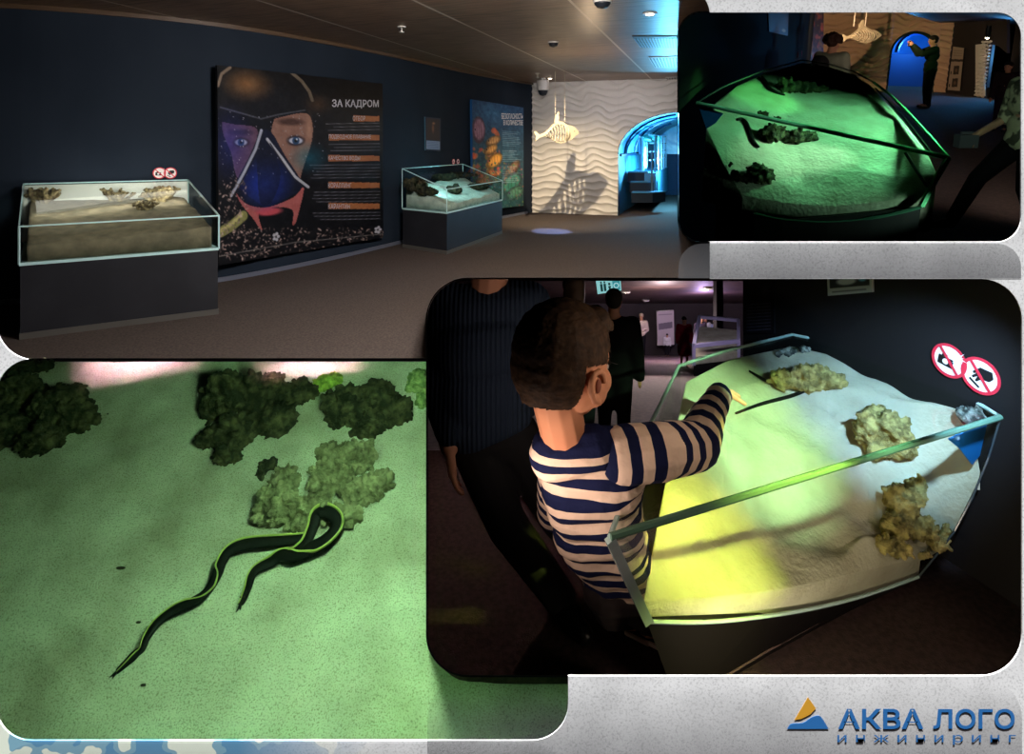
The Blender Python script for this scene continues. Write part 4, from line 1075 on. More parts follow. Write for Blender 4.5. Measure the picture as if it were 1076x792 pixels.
# reef rocks: placed by where they lie on the slope
def composite(parts, lb, seed, m, vox=.0065, rough=.25, lift=0., freq=1., knob=0):
    """one rock fused out of several lobes: (x, y, w, h) in pixels"""
    rnd = random.Random(seed); mb = MB(); cs = []
    for (x, y, w, h) in parts:
        base = dh(x, y); Y = base.y-.01-lift; s = Y/FPX; c = D_.at(x, y, Y); cs.append(c); rx, rz = w*s/2*.80, h*s/2*.80; ry = min(rx, rz)*.9
        mb.ell(c, (rx*.86, ry, rz*.86))
        k = min(rx, rz)
        for i in range(20):
            t = rnd.uniform(0, 2*pi); z = rnd.uniform(-1, 1); q = sqrt(1-z*z); kk = k*rnd.uniform(.20, .42)
            mb.ell(c+V((cos(t)*q*rx, -abs(sin(t))*q*ry, z*rz))*rnd.uniform(.7, .95), (kk, kk, kk*rnd.uniform(.7, 1.2)), None, 10, 7)
        for i in range(knob):
            t = rnd.uniform(0, 2*pi); z = rnd.uniform(-.9, 1); q = sqrt(1-z*z); kk = k*rnd.uniform(.10, .2)
            p = c+V((cos(t)*q*rx, -abs(sin(t))*q*ry, z*rz))*1.0; mb.ell(p, (kk, kk, kk*1.2), None, 8, 6)
    me = blob(mb, vox, 1, 'reef_rock')
    displace(me, lambda p: rough*(.020*knobs(p+V((.01*noise.noise(p*30), .01*noise.noise(p*30+V((5, 5, 5))), 0)), 26*freq)+.009*knobs(p, 62*freq)+.004*noise.noise(p*120)))
    b0 = dh(parts[0][0], parts[0][1]); return obj('reef_rock', me, m, label=lb, cat='rock')
DR = mat('mossy_dark_rock', (40, 40, 28), .85, spec=.2, c2=(92, 84, 60), scale=26, detail=8, lo=.42, hi=.7, bump=.8, bscale=90)
LR = mat('knobbly_pale_rock', (96, 90, 68), .9, spec=.12, c2=(150, 142, 112), scale=24, detail=6, lo=.35, hi=.65, bump=.8, bscale=80)
composite([(238, 418, 62, 72), (275, 415, 80, 62), (245, 455, 64, 56), (290, 440, 70, 50), (222, 460, 34, 36), (238, 478, 40, 36), (316, 412, 44, 40)], 'dark mossy reef rock at the top, widest of the green sand pit', 3, DR, rough=1.0, knob=10)
composite([(365, 426, 60, 62), (398, 424, 62, 60), (418, 432, 44, 50), (388, 448, 56, 36)], 'dark rough reef rock behind the pale one, near the right edge', 5, DR, rough=1.0, knob=10)
composite([(340, 404, 34, 26), (352, 398, 26, 22)], 'small rock coloured as lit bright green wedged between the two dark ones', 15, mat('green_light_rock', (120, 140, 60), .85, c2=(170, 190, 80), scale=40, bump=.8), rough=.8)  # spot of green light at the notch, put into the rock colour
composite([(292, 530, 54, 56), (300, 505, 40, 40), (330, 535, 54, 44), (348, 500, 60, 50), (372, 480, 56, 44), (380, 515, 58, 40), (400, 505, 34, 36), (345, 475, 34, 30), (362, 540, 50, 30), (314, 552, 40, 20)], 'pale knobbly reef rock that the ribbon eels come out of', 7, LR, rough=.85, knob=26, vox=.0048, lift=.02)
composite([(284, 488, 26, 20), (275, 496, 20, 16)], 'small dim lump between the pale knobbly rock and the dark one', 8, DR, rough=.8)
composite([(20, 432, 90, 84), (62, 432, 84, 76), (86, 440, 42, 62), (40, 462, 84, 42), (5, 450, 60, 60)], 'black reef rock at the left edge of the green sand', 11, DR, rough=1.0, knob=8)
composite([(24, 386, 60, 24), (48, 384, 24, 18)], 'dark rock just above the black rock at the left edge', 12, DR, rough=.8)
composite([(440, 400, 34, 40), (446, 420, 24, 30)], 'bright green rock at the right edge of the sand pit', 14, mat('bright_green_rock', (110, 130, 80), .85, c2=(170, 180, 120), scale=40, bump=.8), rough=.8)  # mottled in lighter and darker green
# bits lying on the sand
for x, y, r, lb in ((127, 597, .008, 'dark twig-like crumb lying left on the green sand'), (145, 654, .006, 'small black crumb left of the eel, mid sand'), (150, 720, .006, 'black crumb just right of the lower eel head'), (113, 435, .004, 'tiny speck right of the black rock')):
    p = dh(x, y); k = MB(); k.ell(p+DN*r*.3, (r*(2 if x == 127 else 1), r*.6, r*.5), None, 8, 6); k.ell(p+DN*r*.3+V((r*.8, 0, 0)), (r*.7, r*.5, r*.5), None, 8, 6)
    obj('crumb', blob(k, r/5, 1, 'crumb'), DR, label=lb, cat='debris')

# ribbon eels
EEL = mat('black_eel_skin', (9, 9, 8), .65, spec=.2); FIN = mat('yellow_eel_fin', (176, 178, 96), .6); FINW = mat('pale_fin_edge', (150, 150, 110), .5)
def eel(px, w, lb, heads, wmul, finside, lift=None):
    P = catmull(px, 7); n = len(P); mb = MB(); fin = MB(); pts = []
    for i, (x, y) in enumerate(P):
        p = dh(x, y); l = .012 + (0 if lift is None else np.interp(i/(n-1), [k[0] for k in lift], [k[1] for k in lift])); pts.append(p + DN*l)
    vs = []; fs = []; m = 10; fv = []; ff = []
    for i, p in enumerate(pts):
        t = (pts[min(i+1, n-1)]-pts[max(i-1, 0)]).normalized(); side = t.cross(DN).normalized(); f = i/(n-1)
        wd = w*np.interp(f, [k[0] for k in wmul], [k[1] for k in wmul])*p.y/FPX
        for k in range(m):
            a = 2*pi*k/m; vs.append(p + side*(cos(a)*wd*.5) + DN*(sin(a)*wd*.28))
        s = np.interp(f, [k[0] for k in finside], [k[1] for k in finside]); fw = wd*.17
        o = p + side*(s*wd*.5); fv += [o - side*fw*.6 + DN*wd*.20, o + side*fw*.6 + DN*wd*.16, o + side*fw*.2 + DN*wd*.42]
    for i in range(n-1):
        for k in range(m): fs.append((i*m+k, i*m+(k+1)%m, (i+1)*m+(k+1)%m, (i+1)*m+k))
        for k in range(3): ff.append((i*3+k, i*3+(k+1)%3, (i+1)*3+(k+1)%3, (i+1)*3+k))
    fs += [tuple(range(m)), tuple((n-1)*m+k for k in range(m))]; ff += [(0, 1, 2), ((n-1)*3, (n-1)*3+1, (n-1)*3+2)]
    t = obj('ribbon_eel', mesh_from('ribbon_eel', vs, fs, True), EEL, label=lb, cat='eel')
    obj('dorsal_fin', mesh_from('dorsal_fin', fv, ff, True), FIN, t, label='yellow fin along the back')
    (x, y), (dx, dy) = heads; l0 = .012+(lift[0][1] if lift else 0); h = dh(x, y)+DN*l0; e = dh(x+dx, y+dy)+DN*l0; d = (e-h); sd = d.cross(DN).normalized(); L_ = d.length
    jw = MB()
    for s in (1, -1):
        jw.tube([h, h+d*.5+sd*(s*L_*.13), h+d*(1. if s > 0 else .8)+sd*(s*L_*.30)], [L_*.24, L_*.15, L_*.03], 8)
    obj('jaw', jw, EEL, t)
    g = MB()
    for s in (1, -1): g.ell(h+sd*(s*L_*.26)-d*.9+DN*.004, (L_*.1, L_*.1, L_*.1), None, 8, 6)
    obj('eye', g, mat('eel_eye', (60, 62, 50), .2), t)
    gl = MB(); gl.tube([h-d*1.9-sd*L_*.25, h-d*1.3-sd*L_*.5, h-d*.7-sd*L_*.42], [L_*.08, L_*.15, L_*.05], 6); obj('gill_flap', gl, EEL, t)
    return t
eel([(124, 708), (136, 698), (146, 690), (152, 686), (157, 676), (169, 660), (187, 647), (206, 639), (221, 629), (231, 613), (235, 600), (243, 586), (259, 578), (286, 574.5), (307, 572.5), (328, 569)], 10.5,
    'longer black ribbon eel with a yellow back fin, head at lower left', ((124, 708), (-7, 7.5)), [(0, .55), (.1, 1.), (.16, .8), (.3, .95), (.5, .9), (.62, 1.1), (.8, 1.25), (1, 1.)], [(0, .2), (.15, -.2), (.3, -.7), (.44, -.9), (.5, .2), (.56, .8), (.6, .3), (.66, -.7), (1, -.8)], [(0, .0), (.3, .02), (.6, .03), (1, .012)])
eel([(256, 643), (259, 636), (263, 624), (266, 612), (272, 603), (286, 595), (298, 588), (312, 590), (326, 586), (342, 580), (355, 569), (357, 558), (347, 550), (336, 553), (331, 565), (322, 580), (306, 589), (299, 583)], 11.,
    'shorter black ribbon eel looping by the pale rock, head pointing down', ((256, 643), (-2.4, 8)), [(0, .6), (.12, .8), (.25, 1.), (.4, 1.35), (.5, 1.4), (.62, 1.25), (.75, 1.2), (.85, 1.1), (1, .5)], [(0, -.6), (.3, -.8), (.4, -.5), (.5, .8), (.7, .85), (1, .7)], [(0, .03), (.3, .012), (.45, .03), (.6, .05), (.75, .055), (.85, .035), (1, .02)])
light('pit_green', 'AREA', V((-.30, 1.20, -.50)), 13.5, (.48, 1, .50), D_.at(330, 600, 1.75), .12, .12)
light('pit_low_fill', 'SPOT', V((-.42, 1.17, -1.12)), 3.5, (.36, 1, .33), D_.at(500, 750, 1.42), .03, spot=80, blend=1)  # low spot added to reach the sand at lower right
light('pit_lime', 'SPOT', V((-.6, 2.25, -.62)), 5, (.45, 1, .05), D_.at(342, 428, 2.2), .01, spot=30, blend=.5)
light('pit_top', 'AREA', V((-.46, 1.3, -.53)), .8, (1, .55, .75), D_.at(330, 377, 2.40), .36, .01, spread=8)
light('pit_top_left', 'AREA', V((-.86, 1.3, -.53)), .8, (1, .55, .75), D_.at(150, 377, 2.40), .36, .01, spread=8)
# ================================================================== figures
SKIN = mat('warm_skin', (196, 140, 112), .55, spec=.3)
def tubeblob(prims, voxel, smooth=3, name='body'):
    mb = MB()
    for p in prims:
        if p[0] == 'c': mb.caps(p[1], p[2], p[3], p[4], 12)
        else: mb.ell(p[1], p[2], p[3] if len(p) > 3 else None, 16, 10)
    return blob(mb, voxel, smooth, name)
def hand_prims(w, d, palm_n, L_, curl=.35, side=1):
    """palm and five separate fingers; w wrist, d direction, palm_n palm normal, L_ hand length"""
    d = V(d).normalized(); n = V(palm_n); n = (n - d*n.dot(d)).normalized(); s = d.cross(n)*side
    P = []
    for k in (-1, 0, 1): P.append(('c', w + s*(k*L_*.10), L_*.10, w + d*(L_*.46) + s*(k*L_*.15), L_*.095))
    for k, (ln, off) in enumerate(((.44, -.22), (.50, -.07), (.47, .08), (.38, .22))):
        a = w + d*(L_*.48) + s*(off*L_); dd = d.copy(); r = L_*.055
        for q in range(3):
            dd = (dd + n*curl*(.5+q*.4)).normalized(); b = a + dd*(ln*L_*(.42, .33, .25)[q]); P.append(('c', a, r, b, r*.88)); a = b; r *= .88
    a = w + d*(L_*.14) - s*(L_*.17); dd = (d*.7 - s*.75 + n*.3).normalized(); r = L_*.065
    for q in range(2): b = a + dd*(L_*.24); P.append(('c', a, r, b, r*.85)); a = b; dd = (dd + d*.5 + n*.2).normalized(); r *= .85
    return P
def head_parts(t, fr, c, f, up, h, hair_m, skin, hair='short', vox=None, detail=False):
    """c centre of skull, f facing, up, h head height; returns skin prims and adds hair, eyes"""
    f = V(f).normalized(); up = V(up); up = (up - f*up.dot(f)).normalized(); r = f.cross(up)
    R = Matrix((r, f, up)).transposed()
    q = lambda x, y, z: c + r*(x*h) + f*(y*h) + up*(z*h)
    P = [('e', q(0, -.03, .10), (h*.345, h*.41, h*.38), R), ('e', q(0, .08, -.17), (h*.26, h*.27, h*.30), R), ('c', q(0, .20, -.40), h*.11, q(0, .24, -.36), h*.09),
         ('c', q(-.15, .16, -.28), h*.14, q(.15, .16, -.28), h*.14), ('c', q(0, .33, -.02), h*.035, q(0, .42, -.13), h*.05), ('c', q(-.12, .30, .02), h*.06, q(.12, .30, .02), h*.06),
         ('c', q(-.06, .32, -.27), h*.03, q(.06, .32, -.27), h*.03)]
    for s in (-1, 1):
        P.append(('c', q(s*.345, -.02, -.0), h*.045, q(s*.335, -.0, -.16), h*.035)); P.append(('c', q(s*.37, -.04, .03), h*.035, q(s*.36, -.06, -.08), h*.03))
    return P, q, R
def humanoid(fr, foot, H, yaw, label, top=(60, 60, 70), bottom=(25, 25, 30), skin=None, hair=(30, 22, 18), hairstyle='short', arms=None, legs=None, sleeves=True, skirt=False, bag=None, group=None, vox=None, shoes=(15, 15, 15), lean=0., hands=True, topmat=None, head_only=None):
    """standing figure; arms/legs override joints given in units of H in body axes (x right, y forward, z up)"""
    foot = V(foot); Rz = Matrix.Rotation(yaw, 3, 'Z'); sk = skin or SKIN
    def g(x, y, z): return foot + Rz @ V((x*H, (y + lean*z)*H, z*H))
    A_ = {'rs': (.105, 0, .805), 're': (.135, -.01, .63), 'rw': (.14, .04, .485), 'ls': (-.105, 0, .805), 'le': (-.135, -.01, .63), 'lw': (-.14, .04, .485)}; A_.update(arms or {})
    L_ = {'rh': (.05, 0, .51), 'rk': (.055, .01, .28), 'ra': (.055, -.01, .045), 'lh': (-.05, 0, .51), 'lk': (-.055, .01, .28), 'la': (-.055, -.01, .045)}; L_.update(legs or {})
    J = {k: g(*v) for k, v in {**A_, **L_}.items()}; v_ = vox or H/130
    t = thing('person', label, 'person', foot, fr, group)
    f = Rz @ V((0, 1, 0)); up = V((0, 0, 1)); hc = g(0, .01, .925); hh = H*.135
    hp, q, R = head_parts(t, fr, hc, f, up, hh, None, sk)
    P = hp + [('c', g(0, 0, .88), H*.033, g(0, -.005, .81), H*.036), ('c', g(-.055, 0, .785), H*.05, g(.055, 0, .785), H*.05), ('c', g(-.02, 0, .72), H*.058, g(.02, 0, .72), H*.058), ('c', g(0, 0, .74), H*.058, g(0, 0, .56), H*.056), ('c', g(-.04, 0, .53), H*.05, g(.04, 0, .53), H*.05)]
    for s in 'rl':
        P += [('c', J[s+'s'], H*.03, J[s+'e'], H*.022), ('c', J[s+'e'], H*.022, J[s+'w'], H*.017), ('c', J[s+'h'], H*.046, J[s+'k'], H*.03), ('c', J[s+'k'], H*.034, J[s+'a'], H*.022), ('c', J[s+'a'], H*.022, J[s+'a']+Rz @ V((0, .075*H, -.022*H)), H*.02)]
        if hands:
            d = (J[s+'w']-J[s+'e']).normalized(); P += hand_prims(J[s+'w'], d, Rz @ V(((-1 if s == 'r' else 1), .2, 0)), H*.1, .3, 1 if s == 'r' else -1)
    obj('body', tubeblob(P, v_, 2), sk, t, fr)
    T = [('c', g(-.055, 0, .775), H*.068, g(.055, 0, .775), H*.068), ('c', g(-.03, 0, .72), H*.082, g(.03, 0, .72), H*.082), ('c', g(-.025, 0, .60), H*.075, g(.025, 0, .60), H*.075), ('c', g(-.03, 0, .53), H*.076, g(.03, 0, .53), H*.076)]
    for s in 'rl':
        T.append(('c', J[s+'s'], H*.048, J[s+'e'], H*.041))
        if sleeves: T.append(('c', J[s+'e'], H*.041, J[s+'e'].lerp(J[s+'w'], .92), H*.033))
    cl = obj('top', tubeblob(T, v_, 3, 'top'), topmat or mat('cloth', top, .9, spec=.1), t, fr)
    B = [('c', g(-.04, 0, .52), H*.068, g(.04, 0, .52), H*.068)]
    for s in 'rl': B += [('c', J[s+'h'], H*.062, J[s+'k'], H*.042), ('c', J[s+'k'], H*.042, J[s+'a'], H*.032)]
    if skirt: B = [('c', g(-.04, 0, .52), H*.068, g(.04, 0, .52), H*.068), ('c', g(-.05, 0, .38), H*.09, g(.05, 0, .38), H*.09), ('c', g(-.05, 0, .30), H*.085, g(.05, 0, .30), H*.085)]
    obj('skirt' if skirt else 'trousers', tubeblob(B, v_, 3, 'trousers'), mat('dark_cloth', bottom, .9, spec=.1), t, fr)
    for s in 'rl':
        a = J[s+'a']; obj('shoe', tubeblob([('c', a+V((0, 0, -.02*H)), H*.027, a+Rz @ V((0, .085*H, 0))+V((0, 0, -.026*H)), H*.021)], v_, 2, 'shoe'), mat('shoe_leather', shoes, .5), t, fr)
    hm = mat('hair', hair, .7, spec=.3)
    HP = [('e', q(0, -.06, .16), (hh*.38, hh*.43, hh*.38), R), ('e', q(0, -.16, .0), (hh*.34, hh*.30, hh*.34), R)]
    if hairstyle == 'long': HP += [('c', q(0, -.28, -.1), hh*.30, q(0, -.30, -.75), hh*.22), ('c', q(.25, -.1, -.1), hh*.14, q(.24, -.12, -.7), hh*.1), ('c', q(-.25, -.1, -.1), hh*.14, q(-.24, -.12, -.7), hh*.1)]
    if hairstyle == 'curly':
        rnd = random.Random(4)
        for i in range(60):
            a = rnd.uniform(0, 2*pi); z = rnd.uniform(-.5, 1); k = sqrt(max(0, 1-z*z)); p = q(cos(a)*k*.48, -.1+min(.2, sin(a)*k*.5), .12+z*.44); HP.append(('e', p, (hh*.12,)*3))
    obj('hair', tubeblob(HP, v_*(.8), 2, 'hair'), hm, t, fr)
    e = MB()
    for s in (-1, 1): e.ell(q(s*.12, .335, -.01), (hh*.045, hh*.03, hh*.03), R, 8, 6)
    obj('eyes', e, INK, t, fr)
    if bag:
        b = g(*bag[0]); obj('bag', tubeblob([('c', b, H*bag[1], b+V((0, 0, -H*bag[1]*1.6)), H*bag[1]*1.1)], v_, 3, 'bag'), mat('bag_cloth', bag[2], .8), t, fr)
    return t, J, g
_pre_hall = set(bpy.data.objects)
# ================================================================== hall with the boy, lower right opening
C = W0; ZFC = -1.4; SL = .35; Y0 = 2.6
HFLOOR = mat('dark_hall_carpet', (60, 48, 46), .95, spec=.05, c2=(46, 37, 36), scale=60, lo=.35, hi=.65, bump=.3, bscale=200)
fpx2 = [(448.4, 473)] + [(448.4, 667)] + arc(492, 667, 43.6, 180, 90, 8) + [(640, 710.6), (700, 1120), (1480, 1120), (1480, 473)]
fl2 = MB()
for P_ in ([(1480, 473), (448.4, 473)] + arc(492, 667, 43.6, 180, 90, 8) + [(1480, 710.6)], [(640, 710.6), (700, 1120), (1480, 1120), (1480, 710.6)]):
    fl2.prism([C.onz(x, y, ZFC) for x, y in P_], (0, 0, -.02))
struct('floor_hall', fl2, HFLOOR)
rp = (V((0, Y0, ZFC)), V((0, SL, 1)).normalized())
slab('floor_ramp', [C.onp(x, y, rp) for x, y in ((448.4, 473), (1100, 473), (1100, 371), (448.4, 371))], -.03, mat('ramp_carpet', (120, 98, 100), .9, c2=(98, 80, 84), scale=30))
cp = (V((0, 22, -6.2)), V((0, SL, 1)).normalized())
slab('ceiling_hall', [C.onp(x, y, cp) for x, y in ((448.4, 336), (455, 314), (470, 300), (492, 292.8), (830, 292.8), (830, 324), (448.4, 324))], .03, mat('hall_ceiling', (84, 66, 60), .6, c2=(60, 48, 46), scale=3))
bp_ = lambda x, y, Y=21.8: C.at(x, y, Y)
struct('wall_hall_end', MB().prism([bp_(448.4, 316), bp_(860, 316), bp_(860, 375), bp_(448.4, 375)], (0, .1, 0)), mat('hall_end_wall', (52, 44, 50), .8, c2=(40, 34, 38), scale=.6))
# side wall behind the tank
RC_, TC_ = V((1.49, 1.744, 0)), V((1.22, 2.495, 0)); wdC = (TC_-RC_).normalized(); wnC = V((-wdC.y, wdC.x, 0))  # towards the room
if wnC.x > 0: wnC = -wnC
WPC = (RC_ - wnC*.03, wnC)
wq = lambda x, y: C.onp(x, y, WPC)
a, b = wq(781, 400), wq(1420, 400); a.z = b.z = 0
struct('wall_right', MB().prism([V((a.x, a.y, ZFC)), V((b.x, b.y, ZFC)), V((b.x, b.y, .3)), V((a.x, a.y, .3))], -wnC*.1), mat('black_wall_paint', (22, 20, 20), .75, spec=.2))
# side pieces on that wall
def wall_quad(x0, y0, x1, y1, off=.004):
    P = [wq(x0, y0), wq(x1, y0+(y1-y0)*.0), wq(x1, y1), wq(x0, y1)]; return [p + wnC*off for p in P]
def text_panel():
    P = Paint(60, 100, (24, 22, 26)); r = P.rng
    for i in range(9): P.line([(8, 46+i*6), (54, 43+i*6)], 1.6, (96, 92, 112), .8)
    P.ell(44, 20, 10, 16, (52, 46, 52), soft=8); return P
q4 = wall_quad(783, 294, 815, 350, .01)
tilt_board('text_panel', *q4, .012, 'dark wall panel with lines of text behind the yellow-lit tank', 'panel', mat('panel_black', (18, 17, 20), .4), text_panel())
def fish_card():
    P = Paint(70, 30, (150, 160, 165)); P.poly([(4, 4), (66, 4), (66, 20), (4, 20)], (40, 44, 50)); P.ell(30, 12, 18, 6, (160, 175, 185), soft=2); P.ell(55, 11, 8, 4, (90, 160, 190), soft=2); P.line([(8, 25), (60, 25)], 1.4, (60, 64, 70)); return P
q4 = [p + wnC*.008 for p in (wq(871, 288), wq(918, 284), wq(918.5, 306.5), wq(872, 310.5))]
tilt_board('species_card', *q4, .01, 'small bright species card at the top edge above the yellow-lit tank', 'sign', PL, fish_card())
for (px, py, rx, kd, lb) in ((998.5, 378.5, 17.5, 'camera', 'large no flash photo sign, left of the pair on the black wall'), (1031.5, 394.5, 19, 'hand', 'large do not touch sign, right of the pair on the black wall')):
    c = wq(px, py) + wnC*.004; ux_ = -wdC; r = rx/600*c.y*1.0
    R2 = Matrix.Rotation(radians(-12), 3, wnC) 
    prohibition(C, c, R2 @ ux_, R2 @ V((0, 0, 1)), r, kd, lb)

# ------------------------------------------------------------------ the tank
ZR = -.84
rimpx = [(641, 566), (684, 446), (713.5, 385.5), (765.5, 369), (832.4, 352.5), (860, 358), (900, 368), (937, 380.5), (981, 398.5), (1018, 419), (1051, 439.5)]
rim = [C.onz(x, y, ZR) for x, y in rimpx]
Lp, Rp, Tp, FLp = rim[0], rim[-1], rim[4], rim[2]
BLp = C.at(681, 653, 1.33)
PF = plane3(Lp, Rp, BLp)                       # front pane
nF = PF[1] if PF[1].y < 0 else -PF[1]
edge_r = [(1051, 439.5), (1039, 480), (1022, 522), (1003, 558), (984, 583), (965, 606)]
edge_b = catmull([(965, 606), (914, 624), (860, 638), (800, 648), (740, 653.5), (681, 653)], 3)
pane_px = [(641, 566)] + edge_r + edge_b[1:]
pane_pts = [C.onp(x, y, PF) for x, y in pane_px]
TK = thing('touch_tank', 'big glass sand tank glowing yellow and blue under the boy reaching over it', 'aquarium', V((pane_pts[8].x, pane_pts[8].y, ZFC)))
GL2 = glassmat('tank_pane_glass', (.95, .98, .96), .08)
obj('front_pane', MB().prism(pane_pts, -nF*.008), GL2, TK)
obj('lid', MB().prism(rim, (0, 0, .008)), GL2, TK)
E2 = mat('green_glass_edge', (92, 130, 110), .25, spec=.4); E3 = mat('pale_glass_edge', (165, 195, 190), .15, spec=.7)
obj('front_rail', MB().tube([Lp.lerp(Rp, k/10)+V((0, 0, .004)) for k in range(11)], [.0085]*11, 8), E2, TK)
obj('corner_strip', MB().beam(Lp, pane_pts[-1], .022, .014, nF), E3, TK)
obj('rim_edge', MB().tube([p+V((0, 0, .005)) for p in rim], [.006]*len(rim), 6), E3, TK)
obj('bottom_edge', MB().tube([C.onp(x, y, PF) for x, y in edge_b], [.0045]*len(edge_b), 6), E3, TK)
obj('corner_edge', MB().tube([C.onp(x, y, PF) for x, y in edge_r], [.003]*len(edge_r), 6), mat('dim_glass_edge', (60, 70, 74), .2), TK)  # dimmed copy of the pale edge, shade put into its colour
obj('side_pane', MB().prism([Lp, FLp, V((FLp.x, FLp.y, -1.1)), BLp], (.006, -.002, 0)), GL2, TK)
# cabinet below
def low(p, z, k): c = V((1.0, 1.9, 0)); q = p.lerp(V((c.x, c.y, p.z)), k); return V((q.x, q.y, z))
bt = [C.onp(x, y, PF) for x, y in edge_b[::3]]
cab = [bt[0], bt[1], bt[2], bt[3], bt[-1], V((FLp.x+.05, FLp.y-.05, -1.12)), V((Tp.x-.04, Tp.y-.05, -1.12)), C.onp(972, 598, (PF[0]-nF*.30, PF[1]))]
n_ = len(cab); vs = [p - V((0, 0, .006)) for p in cab] + [low(p, ZFC, .14) for p in cab]
fs = [tuple(range(n_)), tuple(range(2*n_-1, n_-1, -1))] + [(i, n_+i, n_+(i+1) % n_, (i+1) % n_) for i in range(n_)]
obj('cabinet', MB().add(vs, fs), mat('black_laminate', (12, 10, 10), .6, spec=.1), TK)
sk = [low(p, ZFC+.02, .125) for p in cab[:5]]
obj('plinth_strip', MB().tube(sk, [.004]*5, 6), mat('dim_brown_metal', (70, 56, 52), .4), TK)
BLUE = mat('bright_blue_panel', (20, 120, 200), .5)
bpn = [C.onp(x, y, PF) + V((-.0, .03, 0)) for x, y in ((1047, 446), (1006, 468), (1018, 478), (1030, 494), (1038, 484))]
obj('blue_side_panel', MB().prism(bpn, -nF*.006), BLUE, TK, label='bright blue inner side panel')
# sand
SYG = mat('tank_sand', (206, 200, 178), .95, spec=.1, c2=(176, 168, 146), scale=6, detail=9, lo=.3, hi=.7, bump=.5, bscale=70)
sfl = [(676, 633), (760, 627), (830, 618), (900, 602), (966, 586)]
def front_at(u):
    P = catmull(sfl, 8); k = u*(len(P)-1); i = min(int(k), len(P)-2); f = k-i
    x, y = P[i][0]*(1-f)+P[i+1][0]*f, P[i][1]*(1-f)+P[i+1][1]*f
    return C.onp(x, y, (PF[0]-nF*.014, PF[1]))
bkp = [FLp, rim[3], Tp, rim[6], rim[8], rim[9]]
def back_at(u):
    P = [FLp*.985+V((.02, -.02, 0)), rim[3], Tp*.985, rim[6]*.99, rim[7]*.99, rim[8]*.985]; k = u*(len(P)-1); i = min(int(k), len(P)-2); p = P[i].lerp(P[i+1], k-i); return V((p.x, p.y, -.875+.01*u))
def side_r(v):                                  # right boundary seen through the front pane
    P = [C.onp(x, y, (PF[0]-nF*.014, PF[1])) for x, y in ((966, 586), (985, 577), (1003, 552), (1020, 518), (1030, 496))] + [rim[9]*.985+V((0, 0, -.05)), rim[8]*.985+V((0, 0, -.045))]
    k = v*(len(P)-1); i = min(int(k), len(P)-2); return P[i].lerp(P[i+1], k-i)
def side_l(v):
    a, b = front_at(0), back_at(0); m = a.lerp(b, v); m.z += .02*sin(pi*v); return m
n = 130; vs = []; fs = []
for j in range(n+1):
    v = j/n
    for i in range(n+1):
        u = i/n
        p = front_at(u)*(1-v) + back_at(u)*v + side_l(v)*(1-u) + side_r(v)*u - (front_at(0)*(1-u)*(1-v) + front_at(1)*u*(1-v) + back_at(0)*(1-u)*v + back_at(1)*u*v)
        e = min(1., 8*min(u, 1-u, v, 1-v))
        h = .020*noise.noise(p*3.2) + .010*noise.noise(p*9) + .003*noise.noise(p*30) + .004*sin(34*(p.x*.5+p.y)+3*noise.noise(p*4))
        h += .05*exp(-((u-.75)**2/.02+(v-.1)**2/.02)) - .015
        vs.append(p + V((0, 0, h*e)))
for j in range(n):
    for i in range(n): a = j*(n+1)+i; fs.append((a, a+1, a+n+2, a+n+1))
BVC = BVHTree.FromPolygons(vs, fs)
ring_ = [i for i in range(n+1)] + [(j+1)*(n+1)-1 for j in range(1, n+1)] + [n*(n+1)+i for i in range(n-1, -1, -1)] + [j*(n+1) for j in range(n-1, 0, -1)]
b0 = len(vs)
_eb = [C.onp(x, y-1.2, (PF[0]-nF*.014, PF[1])) for x, y in edge_b[::-1]]
for i in ring_:
    p = vs[i]
    if i <= n:
        k_b = i/n*(len(_eb)-1); i_b = min(int(k_b), len(_eb)-2); vs.append(_eb[i_b].lerp(_eb[i_b+1], k_b-i_b))
    else: vs.append(V((p.x, p.y, min(p.z-.01, -1.10))))
k = len(ring_)
for q in range(k): fs.append((ring_[q], b0+q, b0+(q+1) % k, ring_[(q+1) % k]))
obj('sand_bed', mesh_from('sand_bed', vs, fs, True), SYG, label='rippled pale sand in the big tank, lit yellow-green and blue', cat='sand', kind='stuff')
hc = lambda x, y: hit(BVC, C, x, y)
# rocks: each fused out of lobes given in pixels
YR = mat('yellowed_reef_rock', (120, 108, 66), .9, spec=.15, c2=(190, 174, 110), scale=34, detail=7, lo=.4, hi=.62, bump=.9, bscale=110)
GR = mat('grey_reef_rock', (60, 64, 62), .9, spec=.15, c2=(150, 152, 146), scale=40, detail=7, lo=.42, hi=.62, bump=.9, bscale=110)
def crock(parts, lb, seed, m, vox=.007, rough=1., fr=C, hh=hc, knob=10, flat=.8, lift=0.):
    rnd = random.Random(seed); mb = MB()
    for (x, y, w, h) in parts:
        b = hh(x, y+h*.25); Y = b.y-.01; s = Y/FPX*1.0; c = fr.at(x, y, Y); rx, rz = w*s/2*.8, h*s/2*.8; ry = min(rx, rz)*flat
        mb.ell(c, (rx*.86, ry, rz*.86)); k = min(rx, rz)
        for i in range(16+knob):
            t = rnd.uniform(0, 2*pi); z = rnd.uniform(-1, 1); q = sqrt(1-z*z); kk = k*(rnd.uniform(.18, .36) if i < 16 else rnd.uniform(.1, .17))
            mb.ell(c+V((cos(t)*q*rx, -abs(sin(t))*q*ry, z*rz))*rnd.uniform(.8, 1.), (kk, kk, kk*rnd.uniform(.7, 1.2)), None, 9, 6)
    me = blob(mb, vox, 1, 'reef_rock'); S = .007/vox
    displace(me, lambda p: rough*(.014/S*knobs(p, 30*S)+.007/S*knobs(p, 75*S)))
    return obj('reef_rock', me, m, fr=fr, label=lb, cat='rock')
crock([(828, 369, 30, 12), (845, 366, 20, 10), (818, 372, 18, 8)], 'small flat rock at the far tip of the big tank', 21, GR, vox=.006)
